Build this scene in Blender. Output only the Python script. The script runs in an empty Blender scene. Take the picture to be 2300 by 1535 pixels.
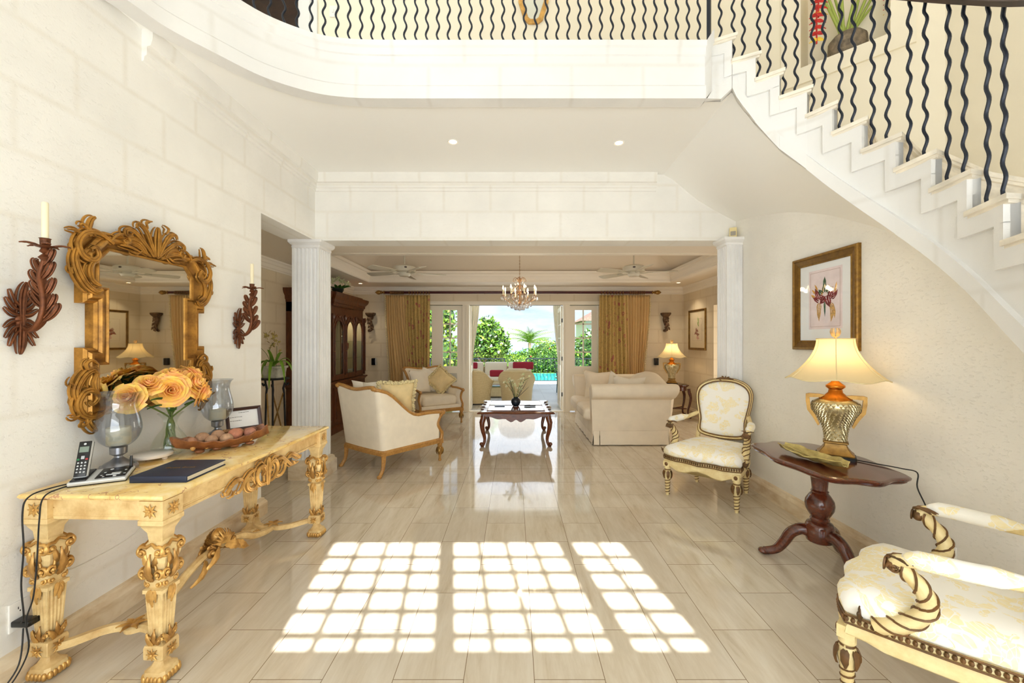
import bpy, bmesh, math, random
from mathutils import Vector, Matrix
PI = math.pi
random.seed(7)
SC = bpy.context.scene
COL = SC.collection
# ---------------------------------------------------------------- camera, exposure, sky, sun, daylight
F_PX, CX, HOR, CAMZ = 922.0, 1154.0, 767.5, 1.459
cam_d = bpy.data.cameras.new('camera'); cam = bpy.data.objects.new('camera', cam_d); COL.objects.link(cam)
cam.location = (0, 0, CAMZ); cam.rotation_euler = (PI/2, 0, 0)
cam_d.sensor_fit = 'HORIZONTAL'; cam_d.sensor_width = 36.0; cam_d.lens = 36.0*F_PX/2300
cam_d.shift_x = -(CX-1150)/2300; cam_d.clip_start = 0.05; cam_d.clip_end = 3000
SC.camera = cam
SC.view_settings.view_transform = 'Standard'; SC.view_settings.look = 'None'
SC.view_settings.exposure = 0.16; SC.view_settings.gamma = 1.0; SC.view_settings.use_curve_mapping = False
SC.cycles.max_bounces = 9; SC.cycles.diffuse_bounces = 7; SC.cycles.glossy_bounces = 4
SC.cycles.transmission_bounces = 6; SC.cycles.transparent_max_bounces = 24
SC.cycles.caustics_reflective = False; SC.cycles.caustics_refractive = False
SC.cycles.sample_clamp_indirect = 4.0; SC.cycles.use_denoising = True

def s2l(c):
    return tuple(((v/255)/12.92 if v/255 <= .04045 else ((v/255+.055)/1.055)**2.4) for v in c[:3]) + (1.0,)

world = bpy.data.worlds.new('sky'); SC.world = world; world.use_nodes = True
wn = world.node_tree; wn.nodes.clear()
def wnode(t): return wn.nodes.new(t)
tc = wnode('ShaderNodeTexCoord'); mp = wnode('ShaderNodeMapping'); mp.inputs['Scale'].default_value = (1.0, 1.0, 3.6)
mp.inputs['Location'].default_value = (.35, 0, .2)
nz = wnode('ShaderNodeTexNoise'); nz.inputs['Scale'].default_value = 4.2; nz.inputs['Detail'].default_value = 8; nz.inputs['Roughness'].default_value = .55
cr = wnode('ShaderNodeValToRGB'); cr.color_ramp.elements[0].position = .36; cr.color_ramp.elements[1].position = .60
sep = wnode('ShaderNodeSeparateXYZ'); mr = wnode('ShaderNodeMapRange'); mr.inputs['From Min'].default_value = -.02; mr.inputs['From Max'].default_value = .6
g2 = wnode('ShaderNodeValToRGB'); g2.color_ramp.elements[0].color = s2l((196, 220, 240)); g2.color_ramp.elements[1].color = s2l((90, 150, 215))
mx = wnode('ShaderNodeMix'); mx.data_type = 'RGBA'; mx.inputs['B'].default_value = s2l((247, 250, 254))
bg = wnode('ShaderNodeBackground'); bg.inputs['Strength'].default_value = 1.25; wo = wnode('ShaderNodeOutputWorld')
L = wn.links.new
L(tc.outputs['Generated'], mp.inputs['Vector']); L(mp.outputs[0], nz.inputs['Vector']); L(nz.outputs['Fac'], cr.inputs['Fac'])
L(tc.outputs['Generated'], sep.inputs[0]); L(sep.outputs['Z'], mr.inputs['Value']); L(mr.outputs[0], g2.inputs['Fac'])
L(g2.outputs['Color'], mx.inputs['A']); L(cr.outputs['Color'], mx.inputs['Factor']); L(mx.outputs['Result'], bg.inputs['Color']); L(bg.outputs[0], wo.inputs['Surface'])

def add_light(name, kind, loc, energy, color=(1, 1, 1), rot=None, size=None, size_y=None, **kw):
    d = bpy.data.lights.new(name, kind); d.energy = energy; d.color = color
    if kind == 'AREA':
        d.shape = 'RECTANGLE'; d.size = size; d.size_y = size_y or size
    elif kind in ('POINT', 'SPOT'):
        d.shadow_soft_size = size or .05
    for k, v in kw.items(): setattr(d, k, v)
    o = bpy.data.objects.new(name, d); COL.objects.link(o); o.location = loc
    if rot is not None: o.rotation_euler = rot
    return o
def aim(direction): return Vector(direction).to_track_quat('-Z', 'Y').to_euler()

sun = add_light('sun', 'SUN', (2, -6, 9), 20, (.97, .985, 1.0), aim((-.149, 1.0, -1.0)))
sun.data.angle = .0075
# daylight of the hall's high windows (behind the camera), then two added fill lamps
DAY = (.89, .95, 1.0)
add_light('window_daylight_high', 'AREA', (.3, -1.38, 4.05), 14, DAY, aim((0, 1, -.12)), 3.6, 1.9)
add_light('entrance_fill', 'AREA', (.1, -1.38, 1.3), 74, DAY, aim((0, 1, .34)), 3.6, 2.0)  # added fill lamp behind the camera, tilted up to brighten the balcony ceiling
add_light('upper_side_fill', 'AREA', (-3.95, .1, 4.7), 95, DAY, aim((1, .22, -.42)), 2.6, 1.6)  # invented fill lamp that brightens the right wall and the stair
# daylight of the garden doors; area lamp inside the far room's closed side recess
add_light('garden_door_daylight', 'AREA', (.05, 8.95, 1.2), 16, (.93, .97, 1.0), aim((0, -1, -.05)), 1.8, 2.0)
add_light('side_recess_area_light', 'AREA', (4.35, 6.2, 1.15), 24, (1, .93, .82), aim((-1, 0, 0)), 1.6, 1.7)

# ---------------------------------------------------------------- materials
MATS = {}
class NT:
    def __init__(s, m): s.t = m.node_tree; s.b = s.t.nodes['Principled BSDF']
    def n(s, typ, ins=None, **kw):
        nd = s.t.nodes.new(typ)
        for k, v in kw.items(): setattr(nd, k, v)
        for k, v in (ins or {}).items():
            if hasattr(v, 'is_output') or isinstance(v, bpy.types.NodeSocket): s.t.links.new(v, nd.inputs[k])
            else: nd.inputs[k].default_value = v
        return nd
    def l(s, a, b): s.t.links.new(a, b)
    def coord(s, kind='Object', scale=(1, 1, 1), rot=(0, 0, 0), loc=(0, 0, 0)):
        c = s.n('ShaderNodeTexCoord'); m = s.n('ShaderNodeMapping')
        m.inputs['Scale'].default_value = scale; m.inputs['Rotation'].default_value = rot; m.inputs['Location'].default_value = loc
        s.l(c.outputs[kind], m.inputs[0]); return m.outputs[0]
    def noise(s, vec, scale, detail=3, rough=.55, dist=0):
        return s.n('ShaderNodeTexNoise', {'Vector': vec, 'Scale': scale, 'Detail': detail, 'Roughness': rough, 'Distortion': dist}).outputs['Fac']
    def ramp(s, fac, stops):
        r = s.n('ShaderNodeValToRGB', {'Fac': fac}); e = r.color_ramp.elements
        while len(e) < len(stops): e.new(.5)
        for i, (p, c) in enumerate(stops):
            e[i].position = p; e[i].color = s2l(c) if len(c) == 3 and max(c) > 1 else tuple(c)+((1,) if len(c) == 3 else ())
        return r.outputs['Color']
    def mix(s, f, a, b):
        m = s.n('ShaderNodeMix', data_type='RGBA')
        for k, v in (('Factor', f), ('A', a), ('B', b)):
            if isinstance(v, bpy.types.NodeSocket): s.l(v, m.inputs[k])
            elif k == 'Factor': m.inputs[k].default_value = v
            else: m.inputs[k].default_value = s2l(v)
        return m.outputs['Result']
    def math(s, op, a, b=0.0, c=0.0):
        m = s.n('ShaderNodeMath', operation=op)
        for i, v in enumerate((a, b, c)):
            if isinstance(v, bpy.types.NodeSocket): s.l(v, m.inputs[i])
            else: m.inputs[i].default_value = v
        return m.outputs[0]
    def bump(s, h, strength=.3, dist=.01):
        b = s.n('ShaderNodeBump', {'Height': h, 'Strength': strength, 'Distance': dist}); s.l(b.outputs[0], s.b.inputs['Normal'])
    def col(s, c): s.l(c, s.b.inputs['Base Color'])

def mat(name, c=(200, 200, 200), rough=.6, metal=0, spec=None, var=0, vscale=6, bump=0, bscale=60, bdist=.004, emis=None, estr=0, sheen=0, trans=0, coord='Object', vstretch=(1, 1, 1), ior=None, coat=0):
    if name in MATS: return MATS[name]
    m = bpy.data.materials.new(name); m.use_nodes = True; t = NT(m); b = t.b
    b.inputs['Base Color'].default_value = s2l(c); b.inputs['Roughness'].default_value = rough; b.inputs['Metallic'].default_value = metal
    if spec is not None: b.inputs['Specular IOR Level'].default_value = spec
    if coat: b.inputs['Coat Weight'].default_value = coat; b.inputs['Coat Roughness'].default_value = .12
    if var:
        v = t.coord(coord, vstretch); f = t.noise(v, vscale, 4)
        d = tuple(max(0, x*(1-var)) for x in c); u = tuple(min(255, x*(1+var*.6)) for x in c)
        t.col(t.ramp(f, [(.3, d), (.7, u)]))
    if bump: t.bump(t.noise(t.coord(coord), bscale, 3), bump, bdist)
    if emis: b.inputs['Emission Color'].default_value = s2l(emis); b.inputs['Emission Strength'].default_value = estr
    if trans: b.inputs['Transmission Weight'].default_value = trans
    if ior: b.inputs['IOR'].default_value = ior
    MATS[name] = m; return m

def stone_mat(name, base, joint, bw=.50, bh=.285, amount=1.0, pit=.35, off=(0, 0, 0)):
    m = bpy.data.materials.new(name); m.use_nodes = True; t = NT(m); MATS[name] = m
    g = t.n('ShaderNodeNewGeometry'); p = t.n('ShaderNodeSeparateXYZ', {0: g.outputs['Position']}); nn = t.n('ShaderNodeSeparateXYZ', {0: g.outputs['Normal']})
    ax = t.math('GREATER_THAN', t.math('ABSOLUTE', nn.outputs['X']), .6)
    u = t.math('ADD', t.math('MULTIPLY', p.outputs['Y'], ax), t.math('MULTIPLY', p.outputs['X'], t.math('SUBTRACT', 1.0, ax)))
    u = t.math('ADD', u, off[0]); w = t.math('ADD', p.outputs['Z'], off[2])
    v = t.n('ShaderNodeCombineXYZ', {0: u, 1: w, 2: 0.0}).outputs[0]
    br = t.n('ShaderNodeTexBrick', {'Vector': v, 'Scale': 1.0, 'Mortar Size': .026, 'Mortar Smooth': 1.0, 'Brick Width': bw, 'Row Height': bh, 'Color1': (0, 0, 0, 1), 'Color2': (1, 1, 1, 1), 'Mortar': (.5, .5, .5, 1)})
    n1 = t.noise(g.outputs['Position'], 1.6, 5); n2 = t.noise(g.outputs['Position'], 11, 4, .6)
    dk = tuple(x*.955 for x in base)
    c = t.mix(t.ramp(n1, [(.35, (0, 0, 0, 1)), (.7, (1, 1, 1, 1))]), base, dk)
    c = t.mix(t.math('MULTIPLY', t.math('MULTIPLY', br.outputs['Fac'], amount), n2), c, joint)
    bc = t.n('ShaderNodeSeparateColor', {0: br.outputs['Color']}).outputs[0]
    c = t.mix(t.math('MULTIPLY', bc, .05*amount), c, joint)
    t.col(c); t.b.inputs['Roughness'].default_value = .85; t.b.inputs['Specular IOR Level'].default_value = .2
    mpn = t.n('ShaderNodeMapping'); mpn.inputs['Scale'].default_value = (1, 1, 2.0); t.l(g.outputs['Position'], mpn.inputs[0])
    vo = t.noise(mpn.outputs[0], 34, 4, .7); pits = t.ramp(vo, [(.34, (0, 0, 0, 1)), (.44, (1, 1, 1, 1))])
    fine = t.noise(g.outputs['Position'], 120, 2)
    t.bump(t.math('ADD', pits, t.math('MULTIPLY', fine, .5)), pit, .004)
    return m

WALL = stone_mat('coral_stone', (246, 244, 238), (232, 227, 216))
WALLR = stone_mat('coral_stone_smooth', (246, 243, 235), (236, 231, 219), .62, .31, .35, .45, (.2, 0, .1))
WALLF = stone_mat('coral_stone_far_room', (228, 214, 188), (204, 186, 156), .50, .285, 1.0, .35)
STONE = stone_mat('pale_stone_trim', (237, 236, 233), (206, 201, 191), .52, .6, .5, .12, (.1, 0, .13))
FLUTE = mat('fluted_stone', (240, 239, 237), .7, var=.03, vscale=4, bump=.1, bscale=50)
PLASTER = mat('white_plaster', (250, 249, 245), .75)
PLASTF = mat('cream_plaster', (236, 226, 210), .75)
CROWN = mat('crown_plaster', (240, 232, 218), .6)
STEPST = mat('step_stone', (238, 230, 214), .5, var=.1, vscale=7, vstretch=(1, 1, 3))

def floor_mat():
    m = bpy.data.materials.new('travertine_tile'); m.use_nodes = True; t = NT(m)
    g = t.n('ShaderNodeNewGeometry'); p = t.n('ShaderNodeSeparateXYZ', {0: g.outputs['Position']})
    u = t.math('SUBTRACT', p.outputs['Y'], 2.075); w = t.math('SUBTRACT', p.outputs['X'], .0887)
    v = t.n('ShaderNodeCombineXYZ', {0: u, 1: w, 2: 0.0}).outputs[0]
    br = t.n('ShaderNodeTexBrick', {'Vector': v, 'Scale': 1.0, 'Mortar Size': .0016, 'Mortar Smooth': .1, 'Brick Width': .6096, 'Row Height': .3048, 'Color1': (0, 0, 0, 1), 'Color2': (1, 1, 1, 1)})
    rnd = t.n('ShaderNodeSeparateColor', {0: br.outputs['Color']}).outputs[0]
    sv = t.n('ShaderNodeCombineXYZ', {0: t.math('MULTIPLY', u, .8), 1: t.math('MULTIPLY', w, 5.0), 2: t.math('MULTIPLY', rnd, 37.0)}).outputs[0]
    a = t.noise(sv, 2.2, 7, .62, .5); b2 = t.noise(sv, 9, 5, .65, .3)
    mm = t.math('ADD', t.math('MULTIPLY', a, .7), t.math('MULTIPLY', b2, .3))
    c = t.ramp(mm, [(.30, (180, 162, 136)), (.42, (202, 189, 166)), (.55, (213, 202, 182)), (.72, (222, 214, 198))])
    c = t.mix(t.math('MULTIPLY', rnd, .28), c, (200, 190, 176))
    line = None
    for yy in (4.26, 4.70):
        d = t.math('LESS_THAN', t.math('ABSOLUTE', t.math('SUBTRACT', p.outputs['Y'], yy)), .0022)
        line = d if line is None else t.math('MAXIMUM', line, d)
    c = t.mix(t.math('MAXIMUM', br.outputs['Fac'], line), c, (128, 106, 80))
    t.col(c); t.b.inputs['Roughness'].default_value = .1; t.b.inputs['Specular IOR Level'].default_value = .75
    t.l(t.ramp(t.noise(g.outputs['Position'], 6, 4), [(.3, (.04,)*3), (.8, (.09,)*3)]), t.b.inputs['Roughness'])
    t.bump(t.math('SUBTRACT', t.math('MULTIPLY', mm, .12), br.outputs['Fac']), .12, .002)
    MATS['travertine_tile'] = m; return m
FLOOR = floor_mat()
def skirting_mat():
    m = mat('travertine_skirting', (226, 208, 176), .35); t = NT(m)
    v = t.coord('Object', (1, 1, 2.4)); t.col(t.ramp(t.noise(v, 4, 6, .6, .6), [(.35, (204, 178, 138)), (.6, (232, 217, 190))])); return m
SKIRT = skirting_mat()

def emit_mat(name, c, s):
    m = mat(name, c, .5, emis=c, estr=s); return m
def thin_glass(name, tint=(1, 1, 1), refl=.12, dens=0.0, glaze=(.6, .65, .7)):
    m = bpy.data.materials.new(name); m.use_nodes = True; t = NT(m); MATS[name] = m
    tr = t.n('ShaderNodeBsdfTransparent', {'Color': tuple(tint)+(1,)}); gl = t.n('ShaderNodeBsdfGlossy', {'Roughness': .03, 'Color': (1, 1, 1, 1)})
    df = t.n('ShaderNodeBsdfDiffuse', {'Color': tuple(glaze)+(1,)})
    lw = t.n('ShaderNodeLayerWeight', {'Blend': .5})
    f = t.math('MULTIPLY_ADD', t.math('POWER', lw.outputs['Facing'], 4.0), .55, refl*.25)
    m1 = t.n('ShaderNodeMixShader', {0: dens, 1: tr.outputs[0], 2: df.outputs[0]})
    m2 = t.n('ShaderNodeMixShader', {0: f, 1: m1.outputs[0], 2: gl.outputs[0]})
    out = [n for n in t.t.nodes if n.type == 'OUTPUT_MATERIAL'][0]; t.l(m2.outputs[0], out.inputs['Surface']); return m
GLASS = thin_glass('window_glass', (.97, .99, .98), .1)
HURR = thin_glass('grey_tinted_glass', (.84, .86, .89), .3, .03, (.5, .52, .56))
CLEAR = thin_glass('clear_glass', (.95, .97, .96), .2)
CRYST = thin_glass('crystal', (.93, .95, .97), 1.0, .38, (.95, .96, .98))
MIRROR = mat('mirror_silver', (225, 225, 215), .015, 1)

def damask(name, base, pat, scale=7, th=.5):
    m = mat(name, base, .85, sheen=.2); t = NT(m)
    v = t.coord('Object'); wv = t.n('ShaderNodeTexNoise', {'Vector': v, 'Scale': scale*.6, 'Detail': 1}); 
    add = t.n('ShaderNodeVectorMath', {0: v, 1: t.n('ShaderNodeVectorMath', {0: wv.outputs['Color'], 'Scale': .22}, operation='SCALE').outputs[0]}, operation='ADD').outputs[0]
    vo = t.n('ShaderNodeTexVoronoi', {'Vector': add, 'Scale': scale}, feature='F1')
    pet = t.n('ShaderNodeTexVoronoi', {'Vector': add, 'Scale': scale*3.6}, feature='DISTANCE_TO_EDGE')
    blob = t.math('LESS_THAN', vo.outputs['Distance'], th)
    veins = t.math('GREATER_THAN', pet.outputs['Distance'], .045)
    sel = t.math('GREATER_THAN', t.noise(v, scale*.9, 2), .46)
    f = t.math('MULTIPLY', t.math('MULTIPLY', blob, veins), sel)
    mott = t.ramp(t.noise(v, 45, 2), [(.3, (.55,)*3), (.7, (1,)*3)])
    f = t.math('MULTIPLY', f, mott)
    t.col(t.mix(f, base, pat)); t.bump(t.noise(v, 260, 2), .12, .002); return m
DAMASK = damask('ivory_yellow_damask', (250, 247, 238), (247, 232, 180), 9.5, .6)
IVORY = mat('ivory_linen', (240, 229, 208), .9, var=.025, vscale=9, bump=.12, bscale=350, bdist=.002)
CREAMF = mat('cream_sofa_fabric', (238, 225, 203), .9, var=.03, vscale=5, bump=.15, bscale=220, bdist=.002)
WHITEF = mat('white_cotton', (238, 230, 214), .9, bump=.1, bscale=200, bdist=.002)
SILK = mat('gold_silk', (226, 203, 150), .55, var=.06, vscale=8)
FRINGE = mat('gold_fringe', (236, 214, 164), .9, var=.2, vscale=60, bump=.8, bscale=160, bdist=.01)
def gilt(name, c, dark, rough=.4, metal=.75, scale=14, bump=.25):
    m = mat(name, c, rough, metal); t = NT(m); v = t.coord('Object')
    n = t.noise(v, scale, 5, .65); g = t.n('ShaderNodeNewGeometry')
    pt = t.ramp(g.outputs['Pointiness'], [(.44, (0, 0, 0, 1)), (.53, (1, 1, 1, 1))])  # hollows of the carving darkened in the colour, standing in for shade
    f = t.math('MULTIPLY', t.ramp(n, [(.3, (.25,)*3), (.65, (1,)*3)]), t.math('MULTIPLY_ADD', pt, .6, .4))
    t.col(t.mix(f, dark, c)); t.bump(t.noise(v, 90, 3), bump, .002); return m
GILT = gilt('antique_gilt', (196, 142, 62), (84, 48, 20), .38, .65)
GILT2 = gilt('bright_gilt', (226, 180, 104), (146, 100, 46), .38, .6)
CREAMGOLD = gilt('cream_gold_paint', (240, 214, 156), (184, 138, 74), .42, .1, 9)
BRONZE = gilt('rusty_bronze', (130, 76, 44), (58, 34, 22), .5, .6, 30)
BRASS = gilt('aged_brass', (170, 130, 66), (92, 66, 30), .4, .7)
COPPER = gilt('copper_gilt', (216, 134, 44), (140, 74, 20), .22, .9, 10, .05)
DKBRONZE = gilt('dark_bronze_wood', (104, 78, 54), (50, 36, 26), .5, .4, 25)
def wood(name, a, b, rough=.25, scale=2.2, st=(1, 1, 1), coat=.0):
    m = mat(name, a, rough, coat=coat); t = NT(m); v = t.coord('Object', st)
    t.col(t.ramp(t.noise(v, scale*3, 6, .6, 1.2), [(.3, b), (.7, a)])); return m
MAHOG = wood('polished_mahogany', (104, 48, 26), (62, 26, 16), .16, 2.5, (5, 1, 5), .4)
WALNUT = wood('carved_walnut', (112, 62, 30), (62, 32, 16), .3, 2.5, (4, 4, .8))
CHERRY = wood('cherry_wood', (128, 66, 32), (78, 36, 18), .18, 2.5, (1, 5, 5), .3)
HONEY = wood('honey_wood', (194, 146, 76), (156, 106, 50), .35, 2.5, (3, 3, 3))
DKWOOD = wood('dark_brown_wood', (64, 42, 30), (40, 26, 20), .35)
RODWOOD = mat('burgundy_rod', (70, 22, 24), .3)
IRON = mat('black_wrought_iron', (34, 40, 52), .42, .35)
BLACK = mat('black_plastic', (16, 16, 18), .25)
BLACKM = mat('black_matt', (26, 25, 26), .6)
SILVERP = mat('silver_plastic', (205, 207, 206), .35, .2)
WHITEP = mat('white_plastic', (240, 238, 232), .4)
FANW = mat('cream_fan_enamel', (208, 202, 184), .35)
DOORP = mat('cream_door_paint', (240, 232, 214), .45)
WAX = mat('cream_wax', (240, 230, 196), .5)
WAX.node_tree.nodes['Principled BSDF'].inputs['Subsurface Weight'].default_value = .0
PEWTER = mat('brushed_pewter', (150, 152, 158), .3, .9, var=.1, vscale=20)
GREENS = [mat('leaf_green_%d' % i, c, .5, var=.25, vscale=3) for i, c in enumerate([(86, 134, 34), (122, 168, 48), (52, 98, 30), (158, 190, 62)])]
OGREENS = [mat('garden_green_%d' % i, c, .55, var=.25, vscale=3) for i, c in enumerate([(66, 104, 26), (92, 130, 34), (38, 76, 24), (118, 146, 46)])]
STEM = mat('green_stem', (96, 112, 48), .6)
PINK = mat('pink_edge_petal', (250, 196, 150), .6)
def petal_mat(name, a, b):
    m = mat(name, a, .6); t = NT(m); t.col(t.ramp(t.noise(t.coord('Object'), 26, 3), [(.4, a), (.68, b)])); t.b.inputs['Subsurface Weight'].default_value = 0; return m
ROSE = petal_mat('yellow_rose_petal', (251, 208, 100), (248, 176, 124))
ORCHID = petal_mat('mottled_orchid_petal', (206, 190, 110), (120, 84, 50))
WHITEPET = petal_mat('cream_white_petal', (244, 240, 214), (206, 218, 150))

# ---------------------------------------------------------------- mesh building
class MB:
    def __init__(s): s.v = []; s.f = []; s.m = Matrix.Identity(4); s.mi = []; s.cur = 0
    def at(s, loc=(0, 0, 0), rot=(0, 0, 0), sc=(1, 1, 1)):
        from mathutils import Euler
        s.m = Matrix.LocRotScale(Vector(loc), Euler(rot), Vector(sc)); return s
    def setm(s, m): s.m = m; return s
    def add(s, vs, fs):
        b = len(s.v); s.v += [s.m @ Vector(v) for v in vs]
        s.f += [tuple(i+b for i in f) for f in fs]; s.mi += [s.cur]*len(fs); return s
    def box(s, lo, hi):
        x0, y0, z0 = lo; x1, y1, z1 = hi
        return s.add([(x0, y0, z0), (x1, y0, z0), (x1, y1, z0), (x0, y1, z0), (x0, y0, z1), (x1, y0, z1), (x1, y1, z1), (x0, y1, z1)],
                     [(0, 3, 2, 1), (4, 5, 6, 7), (0, 1, 5, 4), (1, 2, 6, 5), (2, 3, 7, 6), (3, 0, 4, 7)])
    def cbox(s, c, d): return s.box([c[i]-d[i]/2 for i in range(3)], [c[i]+d[i]/2 for i in range(3)])
    def rings(s, rings, closed=True, cap0=True, cap1=True, loop=False):
        n = len(rings[0]); vs = [p for r in rings for p in r]; fs = []
        R = len(rings)
        for i in range(R if loop else R-1):
            a = i*n; b = ((i+1) % R)*n
            for j in range(n if closed else n-1):
                k = (j+1) % n; fs.append((a+j, a+k, b+k, b+j))
        if closed and not loop:
            if cap0: fs.append(tuple(range(n))[::-1])
            if cap1: fs.append(tuple((R-1)*n+j for j in range(n)))
        return s.add(vs, fs)
    def lathe(s, prof, seg=24, c=(0, 0, 0), sx=1, sy=1, cap=True):
        rs = [[(c[0]+r*sx*math.cos(2*PI*j/seg), c[1]+r*sy*math.sin(2*PI*j/seg), c[2]+z) for j in range(seg)] for r, z in prof]
        return s.rings(rs, True, cap, cap)
    def sqloft(s, prof, c=(0, 0, 0), bev=.12):
        rs = []
        for p in prof:
            hx, z = p[0], p[1]; hy = p[2] if len(p) > 2 else hx; b = bev*min(hx, hy)
            q = [(hx-b, -hy), (hx, -hy+b), (hx, hy-b), (hx-b, hy), (-hx+b, hy), (-hx, hy-b), (-hx, -hy+b), (-hx+b, -hy)]
            rs.append([(c[0]+x, c[1]+y, c[2]+z) for x, y in q])
        return s.rings(rs)
    def tube(s, pts, r, seg=8, closed=False, cap=True, flat=1.0):
        pts = [Vector(p) for p in pts]; n = len(pts)
        if not isinstance(r, (list, tuple)): r = [r]*n
        rs = []; up = None
        for i, p in enumerate(pts):
            a = pts[i-1] if (i > 0 or closed) else p; b = pts[(i+1) % n] if (i < n-1 or closed) else p
            t = (b-a); t = t.normalized() if t.length > 1e-9 else Vector((0, 0, 1))
            if up is None:
                up = Vector((0, 0, 1)) if abs(t.z) < .9 else Vector((1, 0, 0))
            x = t.cross(up); x = x.normalized() if x.length > 1e-6 else Vector((1, 0, 0)); y = x.cross(t).normalized(); up = y
            rs.append([tuple(p + x*math.cos(2*PI*j/seg)*r[i] + y*math.sin(2*PI*j/seg)*r[i]*flat) for j in range(seg)])
        return s.rings(rs, True, cap, cap, loop=closed)
    def prism(s, poly, z0, z1, axis='z'):
        n = len(poly)
        def mk(p, h): return (p[0], p[1], h) if axis == 'z' else ((p[0], h, p[1]) if axis == 'y' else (h, p[0], p[1]))
        vs = [mk(p, z0) for p in poly]+[mk(p, z1) for p in poly]
        fs = [tuple(range(n))[::-1], tuple(range(n, 2*n))]+[(i, (i+1) % n, n+(i+1) % n, n+i) for i in range(n)]
        return s.add(vs, fs)
    def sphere(s, c, r, seg=14, rg=9):
        if not isinstance(r, (tuple, list)): r = (r, r, r)
        rs = []
        for i in range(rg+1):
            a = -PI/2+PI*i/rg; k = max(math.cos(a), .002)
            rs.append([(c[0]+r[0]*k*math.cos(2*PI*j/seg), c[1]+r[1]*k*math.sin(2*PI*j/seg), c[2]+r[2]*math.sin(a)) for j in range(seg)])
        return s.rings(rs)
    def rbox(s, c, d, r=.03, n=3):
        h = [x/2 for x in d]; r = min([r]+[x*.98 for x in h])
        def cs(H): 
            e = [-H+r*(1-math.cos(PI/2*i/n*.999)) for i in range(n+1)]
            return e+[-x for x in reversed(e)]
        idx = {}; vs = []; fs = []
        def vert(p):
            k = tuple(round(x, 5) for x in p)
            if k not in idx:
                q = [max(-h[i]+r, min(h[i]-r, p[i])) for i in range(3)]; dd = Vector([p[i]-q[i] for i in range(3)])
                # map cube surface to rounded surface
                o = Vector(q)+(dd.normalized()*r if dd.length > 1e-9 else dd)
                idx[k] = len(vs); vs.append((c[0]+o.x, c[1]+o.y, c[2]+o.z))
            return idx[k]
        for ax in range(3):
            a, b = [i for i in range(3) if i != ax]
            for sg in (-1, 1):
                A = cs(h[a]); B = cs(h[b])
                for i in range(len(A)-1):
                    for j in range(len(B)-1):
                        q = []
                        for (ii, jj) in ((i, j), (i+1, j), (i+1, j+1), (i, j+1)):
                            p = [0, 0, 0]; p[ax] = sg*h[ax]; p[a] = A[ii]; p[b] = B[jj]; q.append(vert(p))
                        flip = (sg > 0) ^ (ax == 1)
                        if len(set(q)) >= 3: fs.append(tuple(q) if flip else tuple(q[::-1]))
        return s.add(vs, fs)
    def sheet(s, fn, nu, nv, th=.003):
        """closed thin body of the surface fn(u, v), u, v in 0..1"""
        P = [[Vector(fn(i/nu, j/nv)) for j in range(nv+1)] for i in range(nu+1)]
        N = []
        for i in range(nu+1):
            row = []
            for j in range(nv+1):
                du = P[min(i+1, nu)][j]-P[max(i-1, 0)][j]; dv = P[i][min(j+1, nv)]-P[i][max(j-1, 0)]
                q = du.cross(dv); row.append(q.normalized() if q.length > 1e-12 else Vector((0, 0, 1)))
            N.append(row)
        m = nv+1; vs = [P[i][j] for i in range(nu+1) for j in range(m)]+[P[i][j]-N[i][j]*th for i in range(nu+1) for j in range(m)]
        o = (nu+1)*m; fs = []
        for i in range(nu):
            for j in range(nv):
                a = i*m+j; fs.append((a, a+m, a+m+1, a+1)); fs.append((o+a, o+a+1, o+a+m+1, o+a+m))
        for i in range(nu):
            a = i*m; fs.append((a, o+a, o+a+m, a+m)); a = i*m+nv; fs.append((a, a+m, o+a+m, o+a))
        for j in range(nv):
            fs.append((j, j+1, o+j+1, o+j)); a = nu*m+j; fs.append((a, o+a, o+a+1, a+1))
        return s.add(vs, fs)
    def sweep(s, path, prof, N=(0, 0, 1), closed=False, cap=True):
        """profile (u across to the left of travel, v along N) swept on a polyline lying in a plane with normal N, mitred"""
        N = Vector(N).normalized(); path = [Vector(p) for p in path]; n = len(path); rs = []
        for i, p in enumerate(path):
            a = path[i-1] if (i > 0 or closed) else None; b = path[(i+1) % n] if (i < n-1 or closed) else None
            t0 = (p-a).normalized() if a is not None else (b-p).normalized(); t1 = (b-p).normalized() if b is not None else t0
            s0 = N.cross(t0); s1 = N.cross(t1); sd = (s0+s1)
            sd = sd.normalized() if sd.length > 1e-6 else s0; k = 1/max(.35, sd.dot(s0)); sd = sd*k
            rs.append([tuple(p+sd*u+N*v) for u, v in prof])
        return s.rings(rs, True, cap and not closed, cap and not closed, loop=closed)
    def build(s, name, m=None, parent=None, loc=None, rotz=0, smooth=True, angle=.6, kind=None, label=None):
        me = bpy.data.meshes.new(name); me.from_pydata([tuple(v) for v in s.v], [], s.f); me.validate(verbose=False)
        bm = bmesh.new(); bm.from_mesh(me); bmesh.ops.recalc_face_normals(bm, faces=bm.faces); bm.to_mesh(me); bm.free()
        ms = m if isinstance(m, (list, tuple)) else [m]
        for x in ms: me.materials.append(x)
        if len(ms) > 1 and len(me.polygons) == len(s.mi): me.polygons.foreach_set('material_index', s.mi)
        if smooth: me.shade_smooth(); me.set_sharp_from_angle(angle=angle)
        o = bpy.data.objects.new(name, me); COL.objects.link(o)
        if parent is not None: o.parent = parent
        if loc is not None: o.location = loc
        o.rotation_euler = (0, 0, rotz)
        if kind: o['kind'] = kind
        if label: o['label'] = label
        return o
def thing(name, label, cat, loc=(0, 0, 0), rotz=0, group=None):
    o = bpy.data.objects.new(name, None); COL.objects.link(o); o.location = loc; o.rotation_euler = (0, 0, rotz); o.empty_display_size = .1
    return tag(o, label, cat, group)
def tag(o, label, cat, group=None):
    o['label'] = label; o['category'] = cat
    if group: o['group'] = group
    return o
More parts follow.
